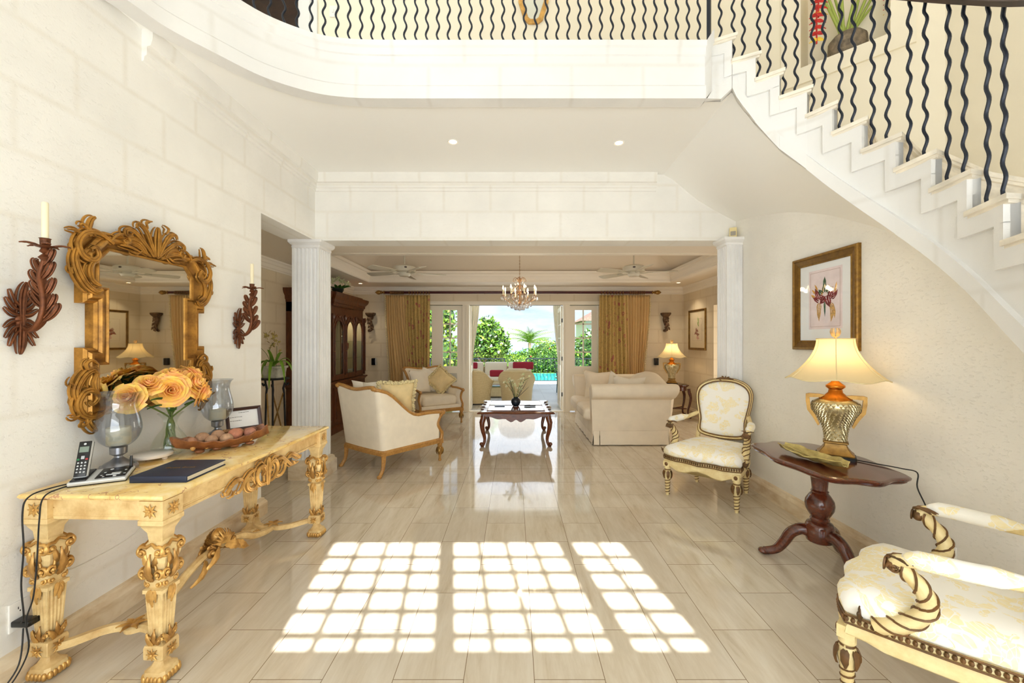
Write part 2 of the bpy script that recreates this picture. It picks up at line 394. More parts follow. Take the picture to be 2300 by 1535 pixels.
def dup(root, loc, rotz, label=None, cat=None, group=None):
    def cp(o, par):
        c = o.copy(); COL.objects.link(c); c.parent = par
        for ch in o.children: cp(ch, c)
        return c
    r = cp(root, None); r.location = loc; r.rotation_euler = (0, 0, rotz)
    if label: r['label'] = label
    if group: r['group'] = group
    return r
def face(d): return math.atan2(d[0], -d[1])
def lerp(a, b, t): return a+(b-a)*t
def smooth(t): t = max(0, min(1, t)); return t*t*(3-2*t)
def catmull(pts, n=6, closed=False):
    P = [Vector(p) for p in pts]; out = []; m = len(P)
    for i in range(m if closed else m-1):
        g = lambda k: P[k % m] if closed else P[max(0, min(m-1, k))]
        p0, p1, p2, p3 = g(i-1), g(i), g(i+1), g(i+2)
        for j in range(n):
            t = j/n; out.append(.5*((2*p1)+(p2-p0)*t+(2*p0-5*p1+4*p2-p3)*t*t+(3*p1-p0-3*p2+p3)*t**3))
    if not closed: out.append(P[-1])
    return out
def text(body, size, m, parent, loc, rot, name='lettering', extrude=.0006, align='CENTER'):
    c = bpy.data.curves.new(name, 'FONT'); c.body = body; c.size = size; c.extrude = extrude; c.align_x = align; c.align_y = 'CENTER'; c.resolution_u = 2
    t_ = bpy.data.objects.new('t', c); COL.objects.link(t_); bpy.context.view_layer.update(); dg_ = bpy.context.evaluated_depsgraph_get()
    me = bpy.data.meshes.new_from_object(t_.evaluated_get(dg_)); bpy.data.objects.remove(t_); me.materials.clear(); me.materials.append(m); me.name = name
    o = bpy.data.objects.new(name, me); COL.objects.link(o); o.parent = parent; o.location = loc; o.rotation_euler = rot; return o

# carved ornament: all in a local frame given by Matrix fr (x right, y up, z outwards)
def scroll(mb, fr, c, r, turns=1.6, start=0, cw=1, th=.012, lift=.0, tail=None):
    n = int(14*turns)+2; pts = []; rad = []
    if tail is not None: pts.append((tail[0], tail[1], lift*.3)); rad.append(th*.7)
    for i in range(n+1):
        t = i/n; a = start+cw*2*PI*turns*t; rr = r*(1-.86*t)
        pts.append((c[0]+rr*math.cos(a), c[1]+rr*math.sin(a), lift+th*.9*t)); rad.append(th*(1-.35*t))
    mb.tube([fr @ Vector(p) for p in pts], rad, 7)
    mb.sphere(tuple(fr @ Vector((c[0], c[1], lift+th*1.2))), th*1.15, 8, 6)
def leaf(mb, fr, base, ang, ln, w, curl=.6, lobes=4, side=0.0, z0=0, nu=10, th=.004, bendang=0.0, ridge=.25):
    """acanthus leaf growing from base in direction ang, curling out of the plane, bending sideways by bendang"""
    def fn(u, v):
        s = (v-.5)*2; a = ang+bendang*u
        cx = base[0]+ln*(math.cos(ang+bendang*u*.5)*u); cy = base[1]+ln*(math.sin(ang+bendang*u*.5)*u)
        ww = w*(math.sin(PI*min(1, (u*.93+.07))**.75)+.03)*(.68+.32*abs(math.sin(lobes*PI*u+.4)))
        z = z0+ln*curl*.35*math.sin(PI*u*.9)+w*ridge*(1-s*s)+w*.1*math.cos(s*7)*(1-u)
        fwd = -abs(s)*ww*.35
        return fr @ Vector((cx-math.sin(a)*s*ww+math.cos(a)*fwd, cy+math.cos(a)*s*ww+math.sin(a)*fwd, z))
    mb.sheet(fn, nu, 6, th)
def plume(mb, fr, pts, n=4, spread=.02, r=.007, lift=.012, arch=.014, seg=6):
    """striated acanthus ribbon: n ribs side by side along a curve, narrowing to both ends"""
    C = catmull([(x, y, 0) for x, y in pts], 5); N_ = len(C)
    for k in range(n):
        q = (k-(n-1)/2)/max(.5, (n-1)/2) if n > 1 else 0; P = []; R = []
        for i, c in enumerate(C):
            t = i/(N_-1); T = (C[min(i+1, N_-1)]-C[max(i-1, 0)]).normalized(); w = spread*math.sin(PI*(.10+.84*t))**.8
            o = c+Vector((-T.y, T.x, 0))*q*w; P.append(fr @ Vector((o.x, o.y, lift+arch*(1-q*q)+.006*t))); R.append(r*(.45+.75*math.sin(PI*(.12+.80*t)))*(1-.25*abs(q)))
        mb.tube(P, R, seg)
def WF(origin, x, y, z):
    m = Matrix.Identity(4)
    for i, a in enumerate((x, y, z)):
        for k in range(3): m[k][i] = a[k]
    for k in range(3): m[k][3] = origin[k]
    return m
FRW = WF((0, 0, 0), (1, 0, 0), (0, 0, 1), (0, -1, 0))      # wall frame: x right, y up, z towards the viewer (-Y)
ROT_L, ROT_R = PI/2, -PI/2                                 # fixtures on the left / right wall
# ---------------------------------------------------------------- the setting
LW, RW, BY, FY = -2.13, 2.38, 4.40, -1.5      # left wall, right wall, lintel plane, wall behind the camera
BY2 = 4.66
FLX, FRX, FBY = -3.33, 3.52, 8.50             # far room
CZ, UZ, HZ = 3.25, 3.60, 6.1                  # under-balcony ceiling, upper floor, hall ceiling
def S(name, mb, m, **kw): return mb.build(name, m, kind='structure', **kw)
S('floor', MB().box((-4.9, FY-.3, -.12), (4.9, FBY+.18, 0)), FLOOR, smooth=False)
w = MB(); w.box((LW-.30, FY, 0), (LW, 3.46, CZ)); w.box((LW-.30, 3.46, 2.542), (LW, BY2, CZ)); w.box((LW-.30, FY, CZ), (LW, 1.72, HZ))
S('wall_left', w, WALL, smooth=False)
w = MB(); w.box((LW, BY, 2.542), (RW+.17, BY2, CZ)); w.box((RW, BY-.0, 0), (RW+.17, BY2, 2.542))
S('wall_lintel', w, WALL, smooth=False)
# wall under the stair: its top follows the soffit
rt = [(.75, 1.12), (1.40, 1.38), (1.66, 1.55), (1.92, 1.73), (2.17, 1.91), (2.42, 2.08), (2.71, 2.26), (3.07, 2.44), (3.52, 2.62), (BY, 2.82)]
w = MB(); w.prism([(FY, 0), (BY, 0)]+[(y, z) for y, z in reversed(rt)]+[(.75, 3.2), (FY, 3.2)], RW, RW+.17, 'x')
S('wall_right', w, WALLR, smooth=False)
w = MB(); w.box((RW, .5, 3.0), (3.2, .62, HZ)); w.box((RW, FY, 3.2), (RW+.17, .6, HZ)); w.box((RW+.05, .5, 0), (3.2, .62, 3.0)); w.box((3.05, .5, 0), (3.2, 3.2, HZ))
S('wall_stair', w, mat('upper_wall_cream', (243, 234, 212), .85, bump=.2, bscale=40, bdist=.004), smooth=False)
# upper storey walls: back wall with the doorway at its left, diagonal wall with the niche
w = MB(); w.box((-2.25, BY, CZ), (1.75, BY+.15, HZ)); w.box((-4.2, BY+.9, CZ), (-2.25, BY+1.0, HZ)); w.box((-2.25, BY+.15, CZ), (-2.1, BY+1.0, HZ)); w.box((-4.2, FY, CZ), (-4.1, -1.2, HZ)); w.box((-4.2, 1.4, CZ), (-4.1, BY+.95, HZ)); w.box((-4.2, -1.2, CZ), (-4.1, 1.4, 3.9)); w.box((-4.2, -1.2, 5.5), (-4.1, 1.4, HZ))
S('wall_upper_back', w, mat('upper_wall_cream', (243, 232, 206), .85, bump=.2, bscale=40, bdist=.004), smooth=False)
DG0, DG1 = Vector((1.50, 4.45)), Vector((3.12, 2.83))          # diagonal wall, plan
dgl = (DG1-DG0).length; dfr = WF((DG0.x, DG0.y, 0), ((DG1-DG0).x/dgl, (DG1-DG0).y/dgl, 0), (0, 0, 1), (-.7071, -.7071, 0))
# niche on it: s range
def dg_at(px, y_img):            # point of the photograph on the diagonal wall: distance along it, height
    k = (px-CX)/F_PX; dx, dy = (DG1-DG0)/dgl
    s_ = (k*DG0.y-DG0.x)/(dx-k*dy); Y = DG0.y+dy*s_; return s_, CAMZ+(HOR-y_img)*Y/F_PX
n0 = dg_at(1799, 153); n1 = dg_at(2000, 77); nz0 = (n0[1]+n1[1])/2; nz1 = nz0+1.25
w = MB(); w.setm(dfr)
dgb = [(-.1, 3.37), (.45, 3.16), (.95, 2.90), (1.54, 2.52), (2.2, 2.17), (dgl+.1, 2.13)]
w.add([(x, z, d) for x, z in dgb+[(dgl+.1, 3.5), (-.1, 3.5)] for d in (-.14, 0)], [tuple(range(0, 16, 2)), tuple(range(1, 16, 2))]+[(2*i, 2*i+1, (2*i+3) % 16, (2*i+2) % 16) for i in range(8)])
for lo, hi in (((-.1, 3.5, -.14), (n0[0], HZ, 0)), ((n1[0], 3.5, -.14), (dgl+.1, HZ, 0)), ((n0[0], 3.5, -.14), (n1[0], nz0, 0)), ((n0[0], nz1, -.14), (n1[0], HZ, 0)), ((n0[0]-.05, nz0-.05, -.36), (n1[0]+.05, nz1+.05, -.30))): w.box(lo, hi)
w.box((n0[0]-.05, nz0-.05, -.32), (n0[0], nz1+.05, -.14)); w.box((n1[0], nz0-.05, -.32), (n1[0]+.05, nz1+.05, -.14)); w.box((n0[0]-.05, nz0-.05, -.32), (n1[0]+.05, nz0, -.14)); w.box((n0[0]-.05, nz1, -.32), (n1[0]+.05, nz1+.05, -.14))
S('wall_upper_diagonal', w, MATS['upper_wall_cream'], smooth=False)
w = MB(); w.setm(dfr); a0, a1, b0, b1 = n0[0]-.14, n1[0]+.14, nz0-.14, nz1+.14
w.sweep([(a0, b0, 0), (a1, b0, 0), (a1, b1, 0), (a0, b1, 0)], [(0, 0), (.14, 0), (.14, .012), (.02, .014), (0, .022)], (0, 0, 1), closed=True)
S('trim_niche', w, MATS['upper_wall_cream'])
# ceilings and outer shell of the hall, wall behind the camera with its windows
S('ceiling_hall', MB().box((-4.2, FY-.2, HZ), (3.3, 5.5, HZ+.15)), PLASTER, smooth=False)
wins = [(-.625, .16, 4), (.235, 1.01, 4), (1.09, 1.465, 2)]; wz0, wz1 = 3.442, 4.663
w = MB(); xs = [-4.2]+[q for a in wins for q in (a[0], a[1])]+[3.3]
w.box((-4.2, FY-.2, 2.6), (3.3, FY, wz0)); w.box((-4.2, FY-.2, wz1), (3.3, FY, HZ)); w.box((-4.2, FY-.2, 0), (-1.6, FY, 2.6)); w.box((1.8, FY-.2, 0), (3.3, FY, 2.6))
for i in range(0, len(xs), 2): w.box((xs[i], FY-.2, wz0), (xs[i+1], FY, wz1))
S('wall_entrance', w, WALL, smooth=False)
S('floor_porch', MB().box((-4.2, FY-3.6, -.15), (3.3, FY-.3, -.02)), PLASTER, smooth=False)
S('sun_block_porch', MB().box((-4.2, FY-3.2, 2.7), (3.3, FY-.2, 2.85)), PLASTER, smooth=False)  # unseen slab added to keep direct sun out of the entrance opening
for k, (x0, x1, nc) in enumerate(wins):
    b = MB(); pz = .186
    for i in range(nc+1): xx = x0+(x1-x0)*i/nc; b.box((xx-.017, FY-.115, wz0), (xx+.017, FY-.085, wz1))
    zz = wz1-.0
    for z_ in (4.376, 4.19, 4.003, 3.818, 3.633): b.box((x0, FY-.115, z_-.016), (x1, FY-.085, z_+.016))
    S('window_%d' % (k+1), b, DOORP, smooth=False)
b = MB()
for i in range(7): b.box((-4.17, -1.2+2.6*i/6-.02, 3.9), (-4.13, -1.2+2.6*i/6+.02, 5.5))
for i in range(5): b.box((-4.17, -1.2, 3.9+1.6*i/4-.02), (-4.13, 1.4, 3.9+1.6*i/4+.02))
S('window_4', b, DOORP, smooth=False)  # window grid made up to go with the upper fill lamp
# upper floor slab with the curved edge
edge = [(-2.10, 1.72), (-2.06, 1.92), (-2.0, 2.14), (-1.955, 2.31), (-1.835, 2.51), (-1.675, 2.74), (-1.44, 2.905), (-1.22, 2.968), (-.9, 2.985), (0, 2.985), (1.0, 2.985), (1.40, 2.985)]
E = [(p.x, p.y) for p in catmull([(x, y, 0) for x, y in edge], 5)]
R_ = .1775
tip_px = [(1644.6, 80.5), (1697.4, 122), (1752, 160), (1814, 198), (1873.4, 233), (1941, 268), (2018.5, 304), (2101, 341), (2184, 384), (2269, 437)]
TIPS = []
for i, (px, py) in enumerate(tip_px):
    z = 3.63-R_*i; Y = (z-CAMZ)*F_PX/(HOR-py); TIPS.append(((px-CX)*Y/F_PX, Y, z))
TIPS[1] = (TIPS[1][0]-.0, TIPS[1][1], TIPS[1][2])
for i, (x, y) in enumerate(((1.83, 1.38), (1.72, 1.18), (1.58, 1.0))): TIPS.append((x, y, 3.63-R_*(10+i)))
ANG = [math.radians(88-8.9*i) for i in range(10)]+[0, -.12, -.25]
E_in = []
for k, (x, y) in enumerate(E):
    a_, b_ = Vector(E[max(k-1, 0)]), Vector(E[min(k+1, len(E)-1)]); t_ = (b_-a_).normalized(); E_in.append((x-t_.y*.03, y+t_.x*.03))
slab = E_in+[(TIPS[0][0]+.03, TIPS[0][1]+.04), (TIPS[0][0]+.14, BY), (-4.15, BY), (-4.15, 1.75)]
S('ceiling_balcony', MB().prism(slab, CZ, CZ+.06), PLASTER, smooth=False)
S('floor_upper', MB().prism(slab, CZ+.06, UZ), STONE, smooth=False)
S('ceiling_upper_passage', MB().box((-4.2, BY+.0, CZ), (-2.2, BY+1.0, CZ+.08)), PLASTER, smooth=False)
# fascia: face, top lip moulding and lower band, all swept on the curved edge (left of travel = into the slab)
fas = E+[(TIPS[0][0]-.16, 2.985+.0)]
f3 = [(x, y, 0) for x, y in fas]
w = MB(); w.sweep(f3, [(.10, CZ-.03), (-.014, CZ-.03), (-.014, CZ+.06), (0, CZ+.075), (0, 3.535), (-.012, 3.54), (-.016, 3.56), (-.016, 3.585), (-.03, 3.595), (-.034, 3.63), (.14, 3.63), (.14, 3.535), (.10, 3.52)])
S('trim_balcony_fascia', w, STONE, angle=.5)
# cornice below the balcony ceiling
cor = [(0, 0), (0, -.185), (-.012, -.18), (-.016, -.155), (-.028, -.148), (-.03, -.10), (-.045, -.095), (-.055, -.06), (-.058, 0)]
w = MB(); w.sweep([(1.52, BY, CZ), (LW, BY, CZ), (LW, 2.35, CZ)], [(u, v) for u, v in [(-0.0, 0), (0, -.185), (.012, -.18), (.016, -.155), (.028, -.148), (.030, -.10), (.05, -.095), (.062, -.06), (.065, 0)]])
S('trim_cornice', w, WALL, angle=.4)
# skirting
skp = [(0, 0), (.035, 0), (.035, .10), (.028, .115), (.02, .125), (.016, .14), (0, .145)]
w = MB(); w.sweep([(LW-.30, 3.46, 0), (LW, 3.46, 0), (LW, FY, 0)], [(u, v) for u, v in skp]); S('baseboard_left', w, SKIRT, angle=.4)
w = MB(); w.sweep([(RW, FY, 0), (RW, BY-.18, 0)], skp); S('baseboard_right', w, SKIRT, angle=.4)

# columns
def flutes(x0, x1, y0, y1, n=6, d=.017, sides=('f', 'r', 'b', 'l')):
    P = []; 
    def side(a, b, nn):
        t = (Vector(b)-Vector(a)); L_ = t.length; t.normalize(); inn = Vector((-t.y, t.x)); m_ = L_*.07; wd = (L_-2*m_)/nn
        P.append(a)
        for i in range(nn):
            for k in range(7):
                th = PI*k/6; s_ = m_+wd*(i+.5)-wd*.40*math.cos(th); q = Vector(a)+t*s_+inn*d*math.sin(th)*1.3; P.append((q.x, q.y))
    side((x0, y0), (x1, y0), n); side((x1, y0), (x1, y1), n); side((x1, y1), (x0, y1), n); side((x0, y1), (x0, y0), n)
    return P
def capital(w, x0, x1, y0, y1, z):
    c = ((x0+x1)/2, (y0+y1)/2, z); hx, hy = (x1-x0)/2, (y1-y0)/2
    w.sqloft([(hx, 0, hy), (hx+.008, .01, hy+.008), (hx+.006, .03, hy+.006), (hx+.02, .04, hy+.02), (hx+.034, .06, hy+.034), (hx+.036, .085, hy+.036)], c, .05)
cx0, cx1, cy0, cy1 = -2.365, -2.075, 4.375, 4.655
w = MB(); w.prism(flutes(cx0, cx1, cy0, cy1), .19, 2.46); capital(w, cx0, cx1, cy0, cy1, 2.457)
S('fluted_column', w, FLUTE, angle=.5)
w = MB(); w.sqloft([(.182, 0, .182), (.182, .14, .182), (.165, .155, .165), (.163, .175, .163), (.15, .19, .148)], (-2.19, 4.487, 0), .02)
S('trim_column_plinth', w, SKIRT)
w = MB(); w.prism(flutes(2.21, 2.42, 4.26, 4.46, 5), .19, 2.46); capital(w, 2.21, 2.42, 4.27, 4.46, 2.457)
S('fluted_pilaster', w, FLUTE, angle=.5)
w = MB(); w.sqloft([(.14, 0, .13), (.14, .14, .13), (.125, .155, .115), (.11, .19, .10)], (2.325, 4.36, 0), .02); S('trim_pilaster_plinth', w, SKIRT)

# ---------------- far room
w = MB(); w.box((FLX-.15, 2.6, 0), (FLX, FBY+.15, 3.6)); w.box((FLX, 2.6, 0), (LW-.3, 2.72, 3.4)); S('wall_far_left', w, WALLF, smooth=False)
w = MB(); w.box((FRX, 7.23, 0), (FRX+.15, FBY+.15, 3.6)); w.box((FRX, 5.2, 2.10), (FRX+.15, 7.23, 3.6)); w.box((FRX, BY2, 0), (FRX+.15, 5.2, 3.6))
w.box((FRX+.15, 7.23, 0), (FRX+1.0, 7.35, 2.3)); w.box((FRX+.15, 5.1, 0), (FRX+1.0, 5.2, 2.3)); w.box((FRX+1.0, 5.1, 0), (FRX+1.1, 7.35, 2.3)); w.box((FRX+.1, 5.1, 2.2), (FRX+1.1, 7.35, 2.3))
S('wall_far_right', w, WALLF, smooth=False)
OX0, OX1, OZ = -2.12, 2.36, 2.215
w = MB(); w.box((FLX, FBY, 0), (OX0, FBY+.15, 3.6)); w.box((OX1, FBY, 0), (FRX, FBY+.15, 3.6)); w.box((OX0, FBY, OZ), (OX1, FBY+.15, 3.6)); S('wall_far_back', w, WALLF, smooth=False)
w = MB(); w.box((RW+.17, BY2-.1, 0), (FRX, BY2, 3.4)); S('wall_far_front', w, WALLF, smooth=False)
# tray ceiling: low border, crown, sloping sides
TX0, TX1, TY0, TY1, LZ = -2.75, 2.98, 5.35, 7.80, 2.585
w = MB(); w.box((FLX, 2.6, LZ), (LW-.30, TY0, LZ+.10)); w.box((LW-.3, BY2, LZ), (FRX, TY0, LZ+.1)); w.box((FLX, TY0, LZ), (TX0, TY1, LZ+.10)); w.box((TX1, TY0, LZ), (FRX, TY1, LZ+.10)); w.box((FLX, TY1, LZ), (FRX, FBY, LZ+.10))
S('ceiling_far_border', w, PLASTF, smooth=False)
w = MB(); tz, sl = 2.80, .85
lo = [(TX0-.1, TY0-.1), (TX1+.1, TY0-.1), (TX1+.1, TY1+.1), (TX0-.1, TY1+.1)]; hi = [(TX0+sl, TY0+sl), (TX1-sl, TY0+sl), (TX1-sl, TY1-sl), (TX0+sl, TY1-sl)]
w.rings([[(x, y, LZ+.08) for x, y in lo], [(x, y, tz) for x, y in lo], [(x, y, 3.32) for x, y in hi]], True, False, True)
S('ceiling_far_tray', w, PLASTF, smooth=False)
w = MB(); cp = [(0, 0), (-.03, 0), (-.045, .02), (-.05, .05), (-.02, .07), (.02, .115), (.05, .16), (.07, .2), (.1, .215), (.1, .0)]
w.sweep([(TX0, TY0, LZ), (TX1, TY0, LZ), (TX1, TY1, LZ), (TX0, TY1, LZ)], [(-.12, -.004), (.0, -.004), (.014, .012), (.014, .04), (.002, .046), (.01, .08), (.03, .115), (.034, .15), (.055, .16), (.058, .205), (-.12, .21)], closed=True)
S('trim_tray_crown', w, CROWN, angle=.4)
w = MB(); w.sweep([(FRX, BY2, LZ), (FRX, FBY, LZ), (FLX, FBY, LZ), (FLX, 2.72, LZ)], [(0, 0), (0, -.15), (.01, -.15), (.012, -.13), (.022, -.12), (.024, -.075), (.034, -.07), (.036, -.035), (.05, -.02), (.055, 0)])
S('trim_far_crown', w, CROWN, angle=.4)
w = MB(); w.sweep([(FRX, 7.23, 0), (FRX, FBY, 0), (OX1+.05, FBY, 0)], skp); w.sweep([(OX0-.05, FBY, 0), (FLX, FBY, 0), (FLX, 2.72, 0)], skp); S('baseboard_far', w, SKIRT, angle=.4)
# roof mass that shades the terrace
S('roof_far', MB().box((-5, BY2+.2, 3.42), (5, 10.6, 3.6)), PLASTER, smooth=False)
S('sun_block_hall', MB().box((-4.2, 5.45, 3.4), (4.2, 5.6, HZ)).box((-2.1, BY+.15, 3.3), (4.2, 5.6, 3.4)).box((3.2, .5, 3.0), (3.3, 5.6, HZ)), PLASTER, smooth=False)  # unseen slabs added to block sun through gaps behind the upper walls

# french doors and frame in the back wall
DT = 2.215
def casing(w, x0, x1, z1, y=FBY, wd=.075):
    for a in (x0, x1): 
        w.box((a-wd/2, y-.03, 0), (a+wd/2, y+.12, z1)); w.box((a-wd*.3, y-.042, 0), (a-wd*.12, y-.03, z1)); w.box((a+wd*.12, y-.042, 0), (a+wd*.3, y-.03, z1))
w = MB(); casing(w, -.955, 1.06, DT); w.box((OX0-.04, FBY-.03, DT), (OX1+.04, FBY+.12, DT+.075)); w.box((OX0-.04, FBY-.045, DT+.02), (OX1+.04, FBY-.03, DT+.05)); casing(w, OX0, OX1, DT)
w.box((-1.06, FBY-.02, 0), (-.99, FBY+.1, DT)); w.box((1.09, FBY-.02, 0), (1.16, FBY+.1, DT)); w.box((-1.0, FBY+.0, -.0), (1.1, FBY+.12, .012))
S('door_frame', w, DOORP, smooth=False)
def leaf_door(n, w_, hinge, rotz, vent=False):
    """glazed leaf with 2 x 4 panes, hinge edge at local x = 0, width w_"""
    w = MB(); g0, g1, zb, zt = .115, w_-.115, .945, 2.115; gm = (g0+g1)/2; D = .022
    w.box((0, -D, 0.02), (g0, D, DT-.01)); w.box((g1, -D, .02), (w_, D, DT-.01)); w.box((g0, -D, .02), (g1, D, .14)); w.box((g0, -D, zt), (g1, D, DT-.01)); w.box((g0, -D, .80), (g1, D, zb))
    w.box((g0, -D*.5, .14), (g1, D*.5, .80)); w.box((gm-.012, -D*.8, zb), (gm+.012, D*.8, zt))
    for i in range(1, 4): z = zb+(zt-zb)*i/4; w.box((g0, -D*.8, z-.012), (g1, D*.8, z+.012))
    d = S('door_%d' % n, w, DOORP, smooth=False, loc=hinge, rotz=rotz)
    MB().box((g0, -.003, zb), (g1, .003, zt)).build('glass_pane', GLASS, d, smooth=False)
    if vent: 
        v = MB(); v.box((w_*.5, -D-.006, .62), (w_*.5+.14, -D, .80))
        for i in range(6): v.box((w_*.5+.01, -D-.012, .635+i*.026), (w_*.5+.13, -D-.004, .648+i*.026))
        v.build('vent_grille', mat('pale_metal', (190, 188, 178), .5, .4), d, smooth=False)
    return d
leaf_door(1, .53, (-1.59, FBY+.05, 0), 0, True); leaf_door(2, .53, (-2.12, FBY+.05, 0), 0)
leaf_door(3, .58, (1.155, FBY+.05, 0), 0); leaf_door(4, .58, (1.745, FBY+.05, 0), 0)
d5 = leaf_door(5, .95, (1.015, FBY+.14, 0), PI/2-.03); d6 = leaf_door(6, .95, (-.915, FBY+.14, 0), PI/2+.06)
h = MB()
for z in (.35, 1.1, 1.9): h.box((1.005, FBY+.09, z-.04), (1.022, FBY+.13, z+.04))
S('door_hinges', h, BLACKM, smooth=False)

# upstairs dark door beyond the railing
w = MB(); w.box((-3.5, BY+.80, UZ), (-2.27, BY+.86, 5.8))
for i in range(14): w.box((-3.4, BY+.78, UZ+.15+i*.13), (-2.36, BY+.80, UZ+.23+i*.13))
S('door_upstairs', w, DKWOOD, smooth=False)
w = MB(); w.box((-2.30, BY-.02, UZ), (-2.10, BY+.0, 5.8)); w.box((-2.26, BY-.035, UZ), (-2.17, BY-.02, 5.8)); S('trim_upper_doorway', w, STONE, smooth=False)
# ---------------------------------------------------------------- staircase and railing
def ray_out(i):
    x, y, z = TIPS[i]; a = ANG[i]; dx, dy = math.cos(a), math.sin(a); t = 9
    if dx > 1e-6: t = min(t, (3.05-x)/dx)
    if dy > 1e-6: t = min(t, (BY-.0-y)/dy)
    return (x+dx*t, y+dy*t)
OUT = [ray_out(i) for i in range(13)]
ZB = [3.25, 2.97]+[TIPS[i][2]-.53 for i in range(2, 13)]
stair = thing('staircase', 'curved pale stone staircase rising from the right wall to the balcony', 'staircase', (0, 0, 0))
curve = catmull([(TIPS[i][0], TIPS[i][1], 0) for i in range(13)], 4)
blocks = MB()
for i in range(1, 13):
    a, b, oa, ob = TIPS[i], TIPS[i-1], OUT[i], OUT[i-1]
    zt = a[2]-.035
    P = [(a[0], a[1]), (oa[0], oa[1]), (ob[0], ob[1]), (b[0], b[1])]
    seg = curve[(i-1)*4:(i)*4+1]; inner = [(p.x+.03*math.cos(ANG[i]), p.y+.03*math.sin(ANG[i])) for p in seg]
    n = len(inner); outer = [(lerp(ob[0], oa[0], k/(n-1)), lerp(ob[1], oa[1], k/(n-1))) for k in range(n)]
    zb = [lerp(ZB[i-1], ZB[i], k/(n-1))+.10 for k in range(n)]
    vs = []; fs = []
    for k in range(n): vs += [(inner[k][0], inner[k][1], zb[k]), (outer[k][0], outer[k][1], zb[k]), (outer[k][0], outer[k][1], zt), (inner[k][0], inner[k][1], zt)]
    for k in range(n-1):
        q = 4*k
        for j in range(4): fs.append((q+j, q+(j+1) % 4, q+4+(j+1) % 4, q+4+j))
    fs += [(0, 1, 2, 3), (4*n-1, 4*n-2, 4*n-3, 4*n-4)]
    blocks.add(vs, fs)
blocks.build('step_body', STEPST, stair, angle=.35, label='stepped body with the risers')
so = MB(); zc_ = [p.z for p in catmull([(0, 0, z) for z in ZB], 4)]
oc_ = []
for i in range(12):
    for k in range(4): oc_.append((lerp(OUT[i][0], OUT[i+1][0], k/4), lerp(OUT[i][1], OUT[i+1][1], k/4)))
oc_.append(OUT[12])
def soff(u, v):
    k = u*48; i = min(int(k), 47); f_ = k-i; p = curve[i].lerp(curve[i+1], f_); q = (lerp(oc_[i][0], oc_[i+1][0], f_), lerp(oc_[i][1], oc_[i+1][1], f_)); z = lerp(zc_[i], zc_[i+1], f_)
    return Vector((lerp(p.x+.02, q[0], v), lerp(p.y+.01, q[1], v), z))
so.sheet(soff, 96, 12, -.025); so.build('soffit', PLASTER, stair, angle=1.2, label='smooth cream sloping soffit')
st = MB()     # stringer face with raised bands following the steps
def strip(pts, z0s, z1s, off):
    n = len(pts); vs = []; fs = []
    for k, p in enumerate(pts):
        t = (pts[min(k+1, n-1)]-pts[max(k-1, 0)]).normalized(); nn = Vector((t.y, -t.x, 0))
        if nn.dot(Vector((-.7, -.7, 0))) < 0: nn = -nn
        a = p+nn*off; b = p-nn*.03
        vs += [(a.x, a.y, z0s[k]), (a.x, a.y, z1s[k]), (b.x, b.y, z1s[k]), (b.x, b.y, z0s[k])]
    for k in range(n-1):
        q = 4*k
        for j in range(4): fs.append((q+j, q+(j+1) % 4, q+4+(j+1) % 4, q+4+j))
    fs += [(0, 1, 2, 3), (4*n-1, 4*n-2, 4*n-3, 4*n-4)]
    st.add(vs, fs)
for i in range(1, 13):
    seg = curve[(i-1)*4:i*4+1]; n = len(seg); zt = TIPS[i][2]-.034
    zb = [lerp(ZB[i-1], ZB[i], k/(n-1)) for k in range(n)]
    strip(seg, zb, [zt]*n, 0.0)
    strip(seg, [zt-.075]*n, [zt]*n, .02)
    last = seg[-1]; prev = seg[-1]+(seg[-2]-seg[-1]).normalized()*.055
    if i < 12: strip([prev, last], [zt-R_-.075, zt-R_-.075], [zt-.07, zt-.07], .02)
    strip(seg, zb, [z+.095 for z in zb], .022)
first = [Vector((TIPS[0][0]-.16, 2.985, 0)), Vector((TIPS[0][0]-.06, 2.955, 0)), curve[0]]
strip(first, [CZ-.03, CZ-.05, ZB[0]], [3.6]*3, 0.0); strip(first, [3.52]*3, [3.6]*3, .012); strip(first, [CZ-.03, CZ-.05, ZB[0]], [CZ+.07, CZ+.05, ZB[0]+.095], .014)
strip([curve[0]+(first[1]-curve[0]).normalized()*.05, curve[0]], [3.60-R_-.075]*2, [3.55]*2, .012)
st.build('stringer', STONE, stair, angle=.5)
def tread(i):
    m = MB(); a, b = Vector(TIPS[i][:2]), Vector(TIPS[i-1][:2]) if i > 0 else Vector((TIPS[0][0]-.14, 2.985-.0))
    oa, ob = Vector(OUT[i]), Vector(OUT[i-1] if i > 0 else (TIPS[0][0]-.1, BY))
    t = (a-b).normalized(); nn = Vector((t.y, -t.x)); nn = nn if nn.dot(Vector((-.7, -.7))) > 0 else -nn
    z = TIPS[i][2]
    P = [a+nn*.03+t*.035, oa+t*.035, ob, b+nn*.03-t*.0]
    for (e, z0, z1) in ((0, z-.022, z), (.012, z-.036, z-.022)):
        Q = [(P[0]-nn*e-t*e), P[1]-t*e, P[2], P[3]-nn*e]
        m.prism([(q.x, q.y) for q in Q], z0, z1)
    return m
for i in range(13): tread(i).build('tread', STEPST, stair, smooth=False)

